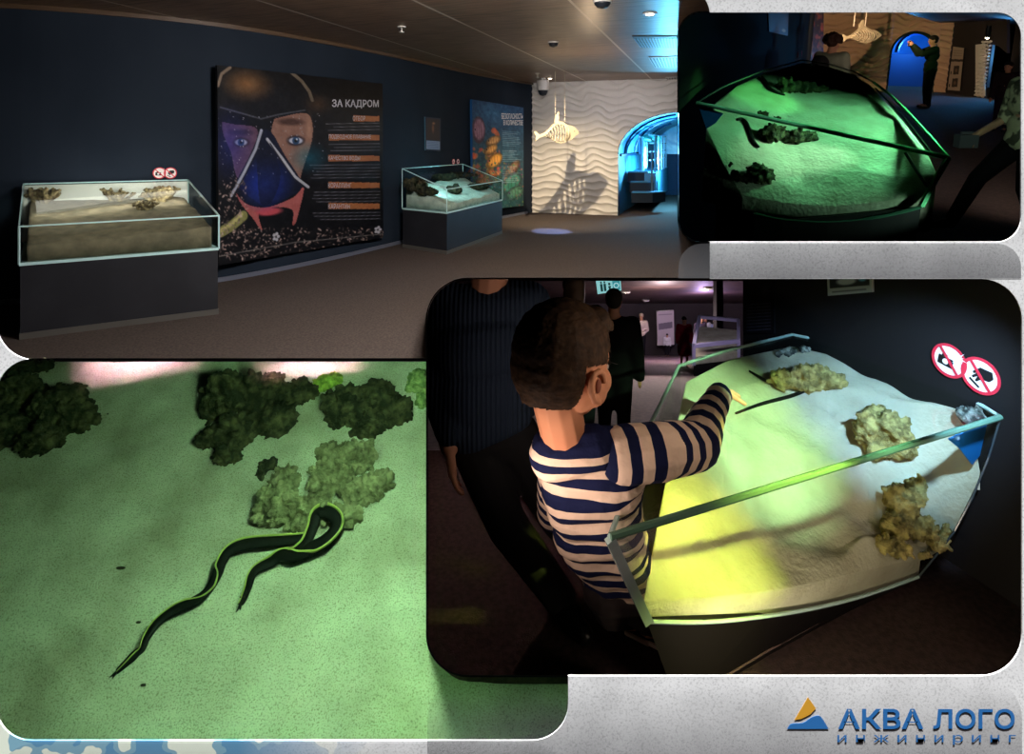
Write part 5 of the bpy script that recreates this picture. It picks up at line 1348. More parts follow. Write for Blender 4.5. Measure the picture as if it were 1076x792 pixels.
crock([(822, 398, 40, 28), (850, 394, 56, 34), (875, 399, 36, 26), (848, 404, 70, 22)], 'low wide speckled rock with the eel tails beside it, in the big tank', 22, YR, vox=.006, knob=30)
crock([(910, 452, 36, 52), (935, 450, 50, 50), (920, 434, 40, 24), (948, 470, 34, 30), (925, 475, 40, 22)], 'yellow-lit rock half seen through the lid above the tank front rail', 23, YR, vox=.006, knob=22)
crock([(1014, 434, 26, 24), (1030, 432, 22, 22), (1022, 444, 28, 14)], 'grey rock in the right corner of the big tank', 24, GR, vox=.006, knob=14)
crock([(948, 525, 54, 46), (962, 512, 30, 30), (940, 552, 44, 36), (965, 552, 44, 34), (930, 570, 30, 24), (945, 578, 40, 20), (985, 570, 36, 22), (994, 556, 14, 24), (972, 583, 24, 12)], 'largest yellow-lit reef rock, low behind the front pane of the big tank', 25, YR, vox=.0055, knob=24)
def tail(px, w, lb):
    P = catmull(px, 6); mb = MB(); pts = [hc(x, y)+V((0, 0, .006)) for x, y in P]; N_ = len(pts)
    rs = [w*(.35+.65*sin(pi*(.12+.8*i/(N_-1)))) for i in range(N_)]; mb.tube(pts, rs, 8); return obj('ribbon_eel', mb.mesh('ribbon_eel', True), EEL, label=lb, cat='eel')
tail([(773, 436), (800, 426), (830, 418), (848, 411), (866, 402)], .0065, 'thin dark eel lying across the sand in front of the speckled rock')
tail([(787, 391), (797, 397), (806, 402), (816, 404)], .006, 'short thin dark eel poking out left of the speckled rock')
# ------------------------------------------------------------------ boy in a striped shirt
Pp = C.at
foot_c = C.onz(672, 664, ZFC)
BOY = thing('person', 'boy with cropped brown hair in a navy and cream striped shirt, reaching over the tank', 'person', foot_c)
BSK = mat('child_skin', (214, 150, 112), .55, spec=.3, c2=(205, 140, 104), scale=8)
f = V((.80, .58, -.16)).normalized(); up = V((.05, .12, 1)); up = (up-f*up.dot(f)).normalized(); rr = f.cross(up)
RH = Matrix((rr, f, up)).transposed()
HC = Pp(594, 374, 1.30)
px = 1.30/FPX
def hq(x, y, z): return HC + (rr*x + f*y + up*z)*px       # in pixels: right, forward, up
P = [('e', hq(0, -2, 3), (41*px, 53*px, 48*px), RH), ('e', hq(0, 16, -22), (34*px, 34*px, 36*px), RH), ('c', hq(0, 28, -48), 13*px, hq(0, 34, -44), 11*px), ('c', hq(-17, 24, -32), 17*px, hq(17, 24, -32), 17*px),
     ('c', hq(-13, 40, 0), 8*px, hq(13, 40, 0), 8*px), ('c', hq(0, 44, -8), 4*px, hq(0, 55, -20), 6*px), ('c', hq(-8, 44, -36), 4*px, hq(8, 44, -36), 4*px), ('c', hq(0, 40, 20), 13*px, hq(0, 36, 30), 14*px),
     ('e', hq(20, 30, -22), (13*px, 16*px, 16*px), RH)]
# ear: rim, lobe and hollow made of short rolls
ec = hq(40, 2, -20); eo = lambda a, b, o=0.: ec + f*(a*px) + up*(b*px) + rr*((3+o)*px) - f*(max(0, 0)*px)
earpts = [(4, -14), (-3, -12), (-8, -3), (-9, 6), (-6, 13), (1, 16), (7, 13), (9, 6)]
for (a, b), (c_, d) in zip(earpts, earpts[1:]): P.append(('c', eo(a, b, 4), 3.0*px, eo(c_, d, 4), 3.0*px))
P += [('c', eo(3, -12, 2), 4.2*px, eo(0, -6, 1), 3*px), ('c', eo(-3, -4, 2), 2*px, eo(-2, 8, 2), 2*px), ('e', eo(0, 1, -1), (4*px, 9*px, 13*px), RH)]
neck_b = Pp(592, 455, 1.335)
P += [('c', hq(-2, -12, -30), 25*px, neck_b, 25*px), ('c', neck_b, 26*px, Pp(600, 486, 1.37), 24*px)]
sh_l, sh_r = Pp(584, 488, 1.36), Pp(664, 478, 1.30)
EL, WR = Pp(731, 468, 1.43), Pp(755, 412, 1.80)
chest, belly, hip = Pp(622, 510, 1.36), Pp(633, 558, 1.41), Pp(650, 604, 1.47)
P += [('c', sh_l, .034, sh_r, .034), ('c', chest, .05, belly, .046), ('c', belly, .046, hip, .045), ('c', sh_r, .034, EL, .032), ('c', EL, .032, WR, .022), ('c', sh_l, .032, Pp(578, 540, 1.55), .03), ('c', Pp(578, 540, 1.55), .03, Pp(620, 560, 1.62), .022)]
tip = C.onz(768, 411, ZR+.012)
d_ = (tip-WR); 
P += hand_prims(WR, d_, V((0, 0, -1)), min(.14, d_.length*1.15), .12, 1)
P += hand_prims(Pp(620, 560, 1.62), V((1, .1, -.2)), V((0, 0, -1)), .10, .3, -1)
kn = [(Pp(642, 640, 1.50), C.onz(662, 652, ZFC+.03)), (Pp(668, 636, 1.50), C.onz(681, 660, ZFC+.03))]
for (k_2, an), hx in zip(kn, (-.035, .035)):
    P += [('c', hip+V((hx, 0, -.02)), .055, k_2, .036), ('c', k_2, .036, an, .024), ('c', an, .022, an+V((.03, -.02, -.01)), .02)]
obj('body', tubeblob(P, .0032, 2), BSK, BOY)
# hair: close crop, fuller on top, fading to the neck
HM = mat('cropped_brown_hair', (46, 33, 22), .75, spec=.25, c2=(72, 52, 34), scale=60, detail=6, lo=.35, hi=.65, bump=.15, bscale=300)
def hair_mesh():
    HP = [('e', hq(0, -5, 7), (48*px, 58*px, 53*px), RH), ('e', hq(0, -12, -8), (46*px, 50*px, 46*px), RH), ('c', hq(-16, 28, 38), 15*px, hq(16, 28, 38), 15*px), ('c', hq(-10, 40, 34), 9*px, hq(16, 41, 33), 9*px), ('c', hq(0, -28, -30), 25*px, hq(0, -20, -48), 23*px)]
    me = tubeblob(HP, .0035, 3, 'hair'); bm = bmesh.new(); bm.from_mesh(me); dele = []
    for fc in bm.faces:
        c = fc.calc_center_median()-HC; a, b, z = c.dot(rr)/px, c.dot(f)/px, c.dot(up)/px
        hairline = 30 + .25*max(0, z-20)
        if (b > 27 and z < 29) or (z < -6 and b > 12) or (z < -44) or (abs(a) > 20 and -13 < b < 22 and -46 < z < 1) or (z < 12 and b > 20): dele.append(fc)
    bmesh.ops.delete(bm, geom=dele, context='FACES'); bm.to_mesh(me); bm.free()
    displace(me, lambda p: .0012*noise.noise(p*160) + .0016*noise.noise(V((p.x*50, p.y*50, p.z*240))))
    for p in me.polygons: p.use_smooth = True
    return me
obj('hair', hair_mesh(), HM, BOY)
e = MB(); e.ell(hq(15, 43, -9), (6*px, 4*px, 4.5*px), RH, 10, 8); e.ell(hq(-15, 43, -9), (6*px, 4*px, 4.5*px), RH, 10, 8); obj('eyes', e, mat('eye_white', (200, 195, 190), .2), BOY)
e = MB()
for s in (1, -1):
    e.tube([hq(s*9, 48, -4), hq(s*15, 49.5, -3), hq(s*22, 45, -5)], [1.2*px]*3, 6); e.tube([hq(s*8, 47.5, 5), hq(s*15, 48, 8), hq(s*23, 42, 6)], [1.4*px, 2*px, 1.2*px], 6)
    for k in range(5): e.tube([hq(s*(10+k*3), 49, -5), hq(s*(11+k*3.4), 54, -6)], [.5*px, .2*px], 4)
obj('lashes', e, INK, BOY)
obj('ear_hollow_shade', MB().ell(eo(1, 2, 4.6), (1.2*px, 3.4*px, 7*px), RH, 10, 8), mat('ear_shade_skin', (140, 80, 60), .7), BOY)  # shade inside the ear put in as a darker patch
# shirt with stripes measured along the body and along the sleeve
def striped(me, axis_pts, name, period, phase, spans=None):
    acc = [0]
    for a, b in zip(axis_pts, axis_pts[1:]): acc.append(acc[-1]+(b-a).length)
    at_ = me.attributes.new('along', 'FLOAT', 'POINT'); out = []
    for v in me.vertices:
        best = (1e9, 0)
        for i, (a, b) in enumerate(zip(axis_pts, axis_pts[1:])):
            t_ = (v.co-a).dot(b-a)/(b-a).length_squared
            lo_, hi_ = (-9 if i == 0 else 0), (9 if i == len(axis_pts)-2 else 1); t_ = max(lo_, min(hi_, t_))
            d = (v.co-a-(b-a)*t_).length
            if d < best[0]: best = (d, acc[i]+(b-a).length*t_)
        out.append((best[1] if name != 'sleeve' or best[1] < acc[-2] else acc[-2]+(best[1]-acc[-2])*.55) + .0025*noise.noise(v.co*18))
    at_.data.foreach_set('value', out); return me
def stripe_mat(name, period, phase, duty=.5, a=(24, 30, 62), b=(226, 200, 176), collar=None):
    m, nt, out = newmat(name); L = nt.links.new
    p = N(nt, 'ShaderNodeBsdfPrincipled'); L(p.outputs[0], out.inputs[0]); p.inputs['Roughness'].default_value = .9; p.inputs['Specular IOR Level'].default_value = .1
    at_ = N(nt, 'ShaderNodeAttribute', attribute_name='along')
    ad = N(nt, 'ShaderNodeMath', operation='ADD'); ad.inputs[1].default_value = phase+period*50; L(at_.outputs['Fac'], ad.inputs[0])
    mo = N(nt, 'ShaderNodeMath', operation='MODULO'); mo.inputs[1].default_value = period; L(ad.outputs[0], mo.inputs[0])
    lt = N(nt, 'ShaderNodeMath', operation='LESS_THAN'); lt.inputs[1].default_value = period*duty; L(mo.outputs[0], lt.inputs[0]); fac = lt.outputs[0]
    if collar is not None:
        c = N(nt, 'ShaderNodeMath', operation='LESS_THAN'); c.inputs[1].default_value = collar; L(at_.outputs['Fac'], c.inputs[0])
        mx_ = N(nt, 'ShaderNodeMath', operation='MAXIMUM'); L(fac, mx_.inputs[0]); L(c.outputs[0], mx_.inputs[1]); fac = mx_.outputs[0]
    mx = N(nt, 'ShaderNodeMix', data_type='RGBA'); L(fac, mx.inputs[0]); mx.inputs[6].default_value = (*srgb(b), 1); mx.inputs[7].default_value = (*srgb(a), 1)
    L(mx.outputs[2], p.inputs['Base Color'])
    tc = N(nt, 'ShaderNodeTexCoord'); nz = N(nt, 'ShaderNodeTexNoise'); nz.inputs['Scale'].default_value = 22; nz.inputs['Detail'].default_value = 3; L(tc.outputs['Object'], nz.inputs[0])
    bp = N(nt, 'ShaderNodeBump'); bp.inputs['Strength'].default_value = .5; bp.inputs['Distance'].default_value = .02; L(nz.outputs['Fac'], bp.inputs['Height']); L(bp.outputs[0], p.inputs['Normal'])
    return m
S = [('c', Pp(582, 478, 1.335), .058, Pp(624, 470, 1.318), .052), ('c', Pp(578, 470, 1.35), .045, Pp(590, 466, 1.33), .045), ('c', Pp(592, 484, 1.36), .060, Pp(654, 478, 1.33), .060), ('c', Pp(590, 474, 1.36), .058, Pp(640, 466, 1.335), .042),
     ('c', Pp(602, 515, 1.38), .076, Pp(640, 512, 1.35), .078), ('c', Pp(596, 498, 1.37), .070, Pp(648, 495, 1.34), .070), ('c', Pp(607, 534, 1.40), .076, Pp(643, 531, 1.37), .076), ('c', Pp(619, 572, 1.44), .071, Pp(653, 571, 1.41), .068), ('c', Pp(634, 598, 1.47), .064, Pp(664, 599, 1.44), .060), ('c', Pp(612, 555, 1.42), .075, Pp(646, 552, 1.39), .074), ('c', Pp(628, 588, 1.46), .066, Pp(660, 590, 1.43), .062), ('c', Pp(640, 606, 1.48), .062, Pp(668, 606, 1.45), .058)]
sh = tubeblob(S, .0035, 6, 'shirt')
displace(sh, lambda p: .006*noise.noise(V((p.x*9, p.y*9, p.z*26))) + max(0, (-.86-p.z))*.018*noise.noise(V((p.x*24, 0, p.z*40))))
axis_t = [Pp(600, 436, 1.36), Pp(606, 500, 1.38), Pp(622, 540, 1.41), Pp(648, 612, 1.48)]
striped(sh, axis_t, 'shirt', 0, 0)
so_ = obj('shirt', sh, stripe_mat('striped_jersey', .0445, -.016, .47, collar=.045), BOY)
SV = [('c', Pp(656, 478, 1.32), .066, Pp(690, 474, 1.33), .064), ('c', Pp(690, 474, 1.33), .064, EL, .058), ('c', EL, .058, EL.lerp(WR, .5), .046), ('c', EL.lerp(WR, .5), .046, WR+V((-.004, -.02, 0)), .038)]
sv = tubeblob(SV, .0035, 4, 'sleeve')
displace(sv, lambda q: .004*noise.noise(q*16))
striped(sv, [Pp(650, 478, 1.32), Pp(700, 474, 1.34), EL, WR], 'sleeve', 0, 0)
obj('sleeve', sv, stripe_mat('striped_sleeve', .056, -.006, .5), so_)
sl = tubeblob([('c', Pp(586, 488, 1.38), .05, Pp(580, 540, 1.55), .042), ('c', Pp(580, 540, 1.55), .042, Pp(616, 558, 1.61), .032)], .005, 3, 'sleeve')
striped(sl, [Pp(586, 488, 1.38), Pp(580, 540, 1.55), Pp(616, 558, 1.61)], 'sleeve', 0, 0); obj('sleeve', sl, stripe_mat('striped_left_sleeve', .056, 0, .5), so_)
TR = [('c', hip+V((-.03, 0, -.03)), .066, hip+V((.035, 0, -.03)), .064)]
for (k_2, an), hx in zip(kn, (-.035, .035)): TR += [('c', hip+V((hx, 0, -.03)), .06, k_2, .046), ('c', k_2, .046, an+V((0, 0, .02)), .036)]
obj('trousers', tubeblob(TR, .005, 3, 'trousers'), mat('dark_brown_trousers', (44, 36, 36), .9, c2=(34, 28, 28), scale=20), BOY)
for _, an in kn:
    s_ = obj('shoe', tubeblob([('c', an+V((-.01, .01, -.005)), .026, an+V((.045, -.03, -.012)), .02)], .004, 2, 'shoe'), mat('black_shoe', (20, 18, 18), .5), BOY)
    obj('sole', tubeblob([('c', an+V((-.012, .008, -.022)), .008, an+V((.05, -.032, -.022)), .008), ('c', an+V((-.012, -.014, -.022)), .008, an+V((.04, -.048, -.022)), .008)], .004, 1, 'sole'), mat('pale_sole', (190, 170, 150), .6), s_)

# ------------------------------------------------------------------ adults beside him
NK = mat('navy_rib_knit', (44, 56, 74), .9, spec=.1)
nt = NK.node_tree; L = nt.links.new; pb_ = [n_ for n_ in nt.nodes if n_.type == 'BSDF_PRINCIPLED'][0]
tcn = N(nt, 'ShaderNodeTexCoord'); wv = N(nt, 'ShaderNodeTexWave'); wv.bands_direction = 'X'; wv.inputs['Scale'].default_value = 22; wv.inputs['Distortion'].default_value = .6
L(tcn.outputs['Object'], wv.inputs[0]); bmp = N(nt, 'ShaderNodeBump'); bmp.inputs['Strength'].default_value = .7; bmp.inputs['Distance'].default_value = .01; L(wv.outputs['Fac'], bmp.inputs['Height']); L(bmp.outputs[0], pb_.inputs['Normal'])
AD = thing('person', 'adult in a navy ribbed sweater and black trousers standing behind the boy', 'person', C.onz(590, 640, ZFC))
YA = 1.80
ap = lambda x, y, Y=YA: C.at(x, y, Y)
ft = [(ap(498, 462), ap(532, 550, 1.72), C.onz(588, 634, ZFC+.03)), (ap(540, 458), ap(588, 545, 1.84), C.onz(632, 598, ZFC+.03))]
hw, hd = ap(472, 470, 1.72), V((.12, -.05, -1))
B_ = [('e', ap(518, 226), (.10, .12, .14)), ('c', ap(516, 262), .055, ap(514, 300), .06), ('c', ap(478, 330), .05, ap(548, 326), .05), ('c', ap(512, 350), .085, ap(512, 440), .075),
      ('c', ap(466, 318), .045, ap(455, 400), .038), ('c', ap(455, 400), .038, hw, .028)] + hand_prims(hw, hd, V((1, .2, 0)), .15, .3, 1) + \
     [('c', ap(560, 322), .055, ap(572, 400, 1.9), .04), ('c', ap(572, 400, 1.9), .04, ap(575, 440, 1.8), .028)] + hand_prims(ap(575, 440, 1.8), V((0, -.2, -1)), V((-1, 0, 0)), .13, .3, -1)
for h_, k_2, a_ in ft: B_ += [('c', h_, .05, k_2, .042), ('c', k_2, .042, a_, .03), ('c', a_, .03, a_+V((.06, -.09, -.005)), .024)]
obj('body', tubeblob(B_, .0042, 2), SKIN, AD)
SW = [('c', ap(484, 326), .085, ap(542, 322), .085), ('c', ap(492, 360), .125, ap(532, 356), .12), ('c', ap(494, 410), .12, ap(528, 404), .115), ('c', ap(494, 442), .105, ap(528, 428), .10), ('c', ap(470, 318), .07, ap(458, 400), .062), ('c', ap(458, 400), .062, hw+V((0, 0, .05)), .045),
      ('c', ap(556, 318), .07, ap(568, 396, 1.9), .055), ('c', ap(568, 396, 1.9), .055, ap(575, 430, 1.82), .042)]
obj('sweater', tubeblob(SW, .007, 5, 'sweater'), NK, AD)
TRo = [('c', ap(496, 462), .085, ap(536, 456), .085)]
for h_, k_2, a_ in ft: TRo += [('c', h_, .082, k_2, .062), ('c', k_2, .062, a_+V((0, 0, .02)), .05)]
obj('trousers', tubeblob(TRo, .007, 4, 'trousers'), mat('black_trousers', (14, 14, 18), .9), AD)
for h_, k_2, a_ in ft: obj('shoe', tubeblob([('c', a_+V((-.01, .01, -.0)), .035, a_+V((.06, -.10, -.005)), .027)], .007, 2, 'shoe'), mat('black_leather', (12, 12, 12), .4), AD)
obj('hair', tubeblob([('e', ap(518, 220, YA+.02), (.11, .125, .13))], .008, 2, 'hair'), mat('dark_hair', (24, 18, 14), .7), AD)
# two more visitors behind, upper parts only in view
def behind(x, y, Y, H, yaw, label, **kw):
    s = H*.925; hcn = C.at(x, y, Y); fz = hcn.z - s; zf = ZFC if Y < Y0 else ZFC-SL*(Y-Y0)
    Hn = (hcn.z-zf)/.925; return humanoid(C, V((hcn.x, hcn.y, zf)), Hn, yaw, label, **kw)
behind(603, 304, 2.25, 1.2, radians(15), 'visitor with long loose hair standing just behind the boy', top=(30, 30, 34), hairstyle='long', hair=(60, 44, 34), vox=.012)
behind(645, 316, 2.5, 1.2, radians(-20), 'dark visitor in black between the boy and the bright hall', top=(14, 14, 16), bottom=(12, 12, 14), vox=.012)
# ------------------------------------------------------------------ far end of the hall
C_row = lambda Y: CY - FPX*(ZFC-SL*(Y-Y0))/Y
def far_person(x, yfoot, hpx, yaw, label, **kw):
    p = C.onp(x, yfoot, rp)
    if p.y > 20.6: p = C.onp(x, C_row(20.6), rp)
    humanoid(C, p, hpx/FPX*p.y, yaw, label, **kw)
far_person(674, 374.5, 46, radians(150), 'distant visitor in a pale top and dark trousers in the hall', top=(210, 190, 185), hair=(190, 170, 150), vox=.02, arms={'rw': (.06, .12, .56), 'lw': (-.06, .12, .56)}, hands=False)
far_person(701, 366, 24, radians(170), 'small child in white beside the white panel in the hall', top=(210, 205, 215), vox=.014, hands=False)
far_person(719, 386, 54, radians(180), 'distant visitor in a long red dress in the hall', top=(130, 24, 40), bottom=(120, 20, 36), skirt=True, vox=.02, hands=False)
far_person(736, 381, 50, radians(200), 'distant visitor in dark clothes right of the red dress', top=(40, 30, 44), vox=.02, hands=False)
far_person(741, 372, 42, radians(180), 'distant visitor in a white top near the far case', top=(215, 215, 235), vox=.02, hands=False)
far_person(751, 370, 40, radians(180), 'distant visitor in pale blue beside the far case', top=(170, 180, 225), vox=.02, hands=False)
def white_panel_print():
    P = Paint(60, 110, (196, 182, 196)); P.poly([(6, 40), (54, 36), (54, 56), (6, 60)], (120, 110, 128)); P.line([(8, 12), (52, 12)], 3, (150, 140, 156)); return P
q4 = [C.at(x, y, 21.0) for x, y in ((690, 327), (708, 326), (708.5, 362), (691, 363))]
tilt_board('info_panel', *q4, .08, 'tall white information panel standing at the hall end', 'panel', WHITE, white_panel_print())
def pictos():
    P = Paint(80, 40, (150, 215, 215))
    for i, x in enumerate((16, 27)): P.poly([(x-4, 12), (x+4, 12), (x+4, 34), (x-4, 34)], (20, 60, 60)); P.ell(x, 8, 3, 3, (20, 60, 60))
    P.ell(42, 14, 4, 4, (20, 60, 60)); P.poly([(38, 20), (47, 20), (44, 34), (39, 34)], (20, 60, 60)); P.poly([(52, 6), (76, 6), (76, 36), (52, 36)], (60, 150, 160)); P.ell(64, 21, 9, 9, (190, 235, 235)); P.ell(64, 21, 6, 6, (60, 150, 160)); return P
q4 = [C.at(x, y, 12.6) for x, y in ((626, 294.5), (652, 292.9), (653, 305), (628, 309))]
sg2, _ = tilt_board('restroom_sign', *q4, .06, 'lit teal restroom pictogram sign hanging from the hall ceiling', 'sign', DK, pictos())
for o in sg2.children:
    if o.name.startswith('print'):
        m = attrmat('lit_sign_face'); b = [n_ for n_ in m.node_tree.nodes if n_.type == 'BSDF_PRINCIPLED'][0]; a_ = [n_ for n_ in m.node_tree.nodes if n_.type == 'ATTRIBUTE'][0]
        m.node_tree.links.new(a_.outputs['Color'], b.inputs['Emission Color']); b.inputs['Emission Strength'].default_value = .8; o.data.materials.clear(); o.data.materials.append(m)
# far display case
YC = 9.0
t = thing('display_case', 'far low display case with a glass lid in the hall', 'case', C.at(755, 385, YC))
cc = [C.at(x, y, Y) for x, y, Y in ((729, 392, 8.4), (776, 372, 8.6), (776, 372, 9.6), (735, 372, 9.8))]
hx = lambda z0, z1: [V((p.x, p.y, z0)) for p in cc] + [V((p.x, p.y, z1)) for p in cc]
z_ = lambda y, Y=9.0: (CY-y)/FPX*Y
obj('cabinet', MB().hexa(hx(z_(400), z_(368))), mat('case_cabinet', (20, 16, 18), .6), t); obj('sand_top', MB().hexa(hx(z_(367.5), z_(360))), SAND, t, label='pale sand filling the case')
e = MB(); tp = [V((p.x, p.y, z_(349, 9.0))) for p in cc]
for i in range(4): e.beam(tp[i], tp[(i+1) % 4], .05); e.beam(V((cc[i].x, cc[i].y, z_(368))), tp[i], .04)
obj('glass_edge', e, mat('violet_lit_edge', (190, 180, 220), .3), t)  # violet light on the glass put into the edge colour
for x, y, Y, lb in ((657.5, 305.5, 16, 'brightest small ceiling lamp in the hall, left of two'), (678.5, 314.5, 19, 'second small ceiling lamp in the hall, right of two'), (744, 302, 16, 'violet-tinted ceiling lamp by the hall pillar')):
    c = C.onp(x, y, cp) - V((0, 0, .02)); t = thing('downlight', lb, 'lamp', c); obj('rim', MB().lathe(c, [(.13, -.02), (.13, .02)], None, 16), PL, t); obj('bulb', MB().lathe(c, [(.02, -.05), (.09, -.03), (.1, -.02)], None, 12), BULB, t)
struct('wall_pillar', MB().prism([C.at(752, 293, 7.5), C.at(779.5, 293, 7.5), C.at(779.5, 400, 7.5), C.at(752, 400, 7.5)], (0, .2, 0)) if 0 else MB().prism([C.at(753, 280, 12), C.at(760, 280, 12), C.at(760, 350, 12), C.at(753, 350, 12)], (0, .2, 0)), mat('hall_pillar', (20, 17, 22), .7))

# ------------------------------------------------------------------ light
light('tank_yellow', 'SPOT', C.at(1120, 320, 1.22), 125, (.90, 1, .16), C.at(790, 555, 1.45), .02, spot=35, blend=1)
light('tank_yellow_low', 'SPOT', Lp + V((.12, .10, -.05)), 2.5, (1, .92, .15), C.at(800, 540, 1.6), .01, spot=110, blend=.8)
light('tank_green', 'SPOT', C.at(1120, 310, 1.26), 125, (.55, 1, .50), C.at(800, 450, 1.9), .02, spot=40, blend=.9)
light('tank_blue', 'SPOT', C.at(1110, 305, 1.30), 120, (.42, .68, 1), C.at(950, 420, 2.0), .02, spot=50, blend=.9)
light('tank_blue_panel', 'POINT', V((1.36, 1.74, -.9)), .25, (.4, .7, 1), size=.01)
light('hall_front', 'AREA', C.at(1160, 560, 1.4), 1.2, (1, .74, .62), C.at(600, 480, 1.4), .2, .2)
light('hall_front_fill', 'AREA', C.at(485, 590, 1.08), .75, (1, .76, .66), C.at(612, 480, 1.34), .08, .08, spread=110)  # soft fill added in front of the boy, unseen from behind
light('hall_floor_fill', 'SPOT', C.at(505, 300, 2.5), 14, (1, .72, .66), C.onz(480, 570, ZFC), .02, spot=100, blend=1)  # spot added out of sight behind the adult to lift the floor
light('hall_upper_fill', 'AREA', C.at(840, 330, 1.08), .9, (1, .78, .62), C.at(610, 420, 1.3), .10, .10)  # weaker fill added for the boy's head, no lamp there
light('hall_low_fill', 'AREA', C.at(860, 800, 1.15), 2.5, (1, .8, .6), C.at(860, 600, 1.6), .3, .05)  # unseen low fill added for the front face of the sand
light('hall_far', 'POINT', C.at(700, 330, 15), 130, (1, .74, .78), size=.1)
light('hall_far_violet', 'POINT', C.at(742, 325, 17), 90, (.7, .5, 1), size=.1)
light('hall_people_fill', 'SPOT', C.at(705, 296, 12.5), 900, (1, .86, .86), C.at(715, 352, 19), .02, spot=60, blend=.8)  # added spot brightening the distant visitors
light('hall_case_fill', 'SPOT', C.at(770, 297, 7.2), 50, (.85, .8, 1), C.at(752, 372, 8.8), .02, spot=50, blend=.8)  # added spot brightening the front of the case
light('hall_mid', 'SPOT', C.at(690, 298, 10), 420, (1, .8, .75), C.at(690, 420, 4.5), .05, spot=90, blend=1)
CELL_C = rrect(449.2, 293.2, 2000, 1400, (43, 1, 1, 43))
CELL_C = arc(492, 336, 42.8, 180, 270, 8) + [(2000, 293.2), (2000, 1500), (700, 1500), (640, 711), (560, 711)] + arc(492, 667, 42.8, 90, 180, 8)
CELL_C = arc(492, 336, 42.8, 180, 270, 8) + [(2000, 293.2), (2000, 1500), (880, 1500)] + arc(492, 667, 42.8, 90, 180, 8)[4:]
clip_cell([o for o in bpy.data.objects if o not in _pre_hall and 'floor_hall' not in o.name], dedup(CELL_C))
# ================================================================== corner of the museum with the green tank, upper right opening
_pre_corner = set(bpy.data.objects)
Bf = Frame(45.0); ZFB = -1.6; FB = lambda x, y: Bf.onz(x, y, ZFB)
slab_b = lambda name, pts, dz, m: obj(name, slab_mesh(name, pts, dz), m, fr=Bf, kind='structure')
def slab_mesh(name, pts, dz):
    me = bpy.data.meshes.new(name); bm = bmesh.new(); f = bm.faces.new([bm.verts.new(V(v)) for v in pts]); bmesh.ops.triangulate(bm, faces=[f])
    r = bmesh.ops.extrude_face_region(bm, geom=bm.faces[:]); bmesh.ops.translate(bm, verts=[g for g in r['geom'] if isinstance(g, bmesh.types.BMVert)], vec=(0, 0, dz))
    bmesh.ops.recalc_face_normals(bm, faces=bm.faces[:]); bm.to_mesh(me); bm.free(); return me
slab_b('floor_corner', [FB(x, y) for x, y in [(712.8, 76), (1500, 76), (1500, 254.4)] + arc(738, 229, 25.2, 90, 180, 6)], -.02, mat('corner_carpet', (74, 60, 54), .95, c2=(58, 47, 43), scale=30, bump=.2))
slab_b('ceiling_corner', [Bf.onz(x, y, .64) for x, y in ((948, 12.7), (1500, 12.7), (1500, 27), (993, 25.5))], .03, mat('corner_ceiling', (58, 52, 50), .5, c2=(44, 40, 38), scale=1))
# left dark wall
wa, wb = V((.52*17.7, 17.7, 0)), V((.285*3.0, 3.0, 0)); wl = (wa-wb).normalized(); wnl = V((wl.y, -wl.x, 0))
struct('wall_corner_left', MB().prism([V((wb.x, wb.y, ZFB)), V((wa.x, wa.y, ZFB)), V((wa.x, wa.y, 1.6)), V((wb.x, wb.y, 1.6))], -wnl*.1), mat('olive_black_wall', (26, 28, 22), .8, spec=.15), Bf)
WPB = (wb + wnl*.01, wnl)
# far rippled wall with an arch
a, b = FB(853, 94.3), FB(993, 97.0); wdB = V((b.x-a.x, b.y-a.y, 0)); WLB = wdB.length; wdB.normalize(); wnB = V((wdB.y, -wdB.x, 0))
sB = lambda px, py=90: (Bf.onp(px, py, (a, wnB))-a).dot(wdB); zB = lambda px, py: Bf.onp(px, py, (a, wnB)).z
aL, aR, aS, aT = sB(931), sB(981), zB(956, 56), zB(956, 32.5); ZTB = zB(900, 9)
def relief_b():
    cols = [WLB*i/150 for i in range(151)]; vs = []; fs = []; nv = 190
    m_, h_ = (aL+aR)/2, (aR-aL)/2; az = lambda s: aS+(aT-aS)*sqrt(max(0, 1-((s-m_)/h_)**2))
    for cs, bt in (([c for c in cols if c < aL-.02]+[aL-.001], lambda s: ZFB), ([aL+.001]+[c for c in cols if aL+.02 < c < aR-.02]+[aR-.001], az), ([aR+.001]+[c for c in cols if c > aR+.02], lambda s: ZFB)):
        b0 = len(vs)
        for s in cs:
            z0 = bt(s)
            for j in range(nv+1): z = z0+(ZTB-z0)*j/nv; vs.append(a + wdB*s + wnB*(relief(s*.7, z*.75)*1.3) + V((0, 0, z-a.z)))
        for i in range(len(cs)-1):
            for j in range(nv): q = b0+i*(nv+1)+j; fs.append((q, q+nv+1, q+nv+2, q+1))
    return mesh_from('wall_corner_far', vs, fs, True)
struct('wall_corner_far', relief_b(), mat('tan_ripple_plaster', (190, 160, 130), .85), Bf)
wq2 = lambda s, z, d: a + wdB*s - wnB*d + V((0, 0, z-a.z))
BLT = mat('bright_blue_vault', (40, 130, 210), .5, c2=(20, 90, 180), scale=.5); BLD = mat('deep_blue_wall', (26, 62, 110), .7)
struct('wall_blue_low', MB().prism([wq2(aL-.5, ZFB, 3.2), wq2(aR+2.5, ZFB, 2.2), wq2(aR+2.5, zB(960, 58.5)+.0, 2.2), wq2(aL-.5, zB(960, 58.5), 3.2)], -wnB*.1), BLD, Bf)
struct('wall_blue_high', MB().prism([wq2(aL-1, zB(960, 59.5), 3.6), wq2(aR+3, zB(960, 59.5), 3.6), wq2(aR+3, ZTB+1, 3.6), wq2(aL-1, ZTB+1, 3.6)], -wnB*.1), BLT, Bf)
t = thing('arch_frame', 'dark curved frame around the blue passage above the green tank', 'frame', wq2(aL, ZFB, 0), Bf)
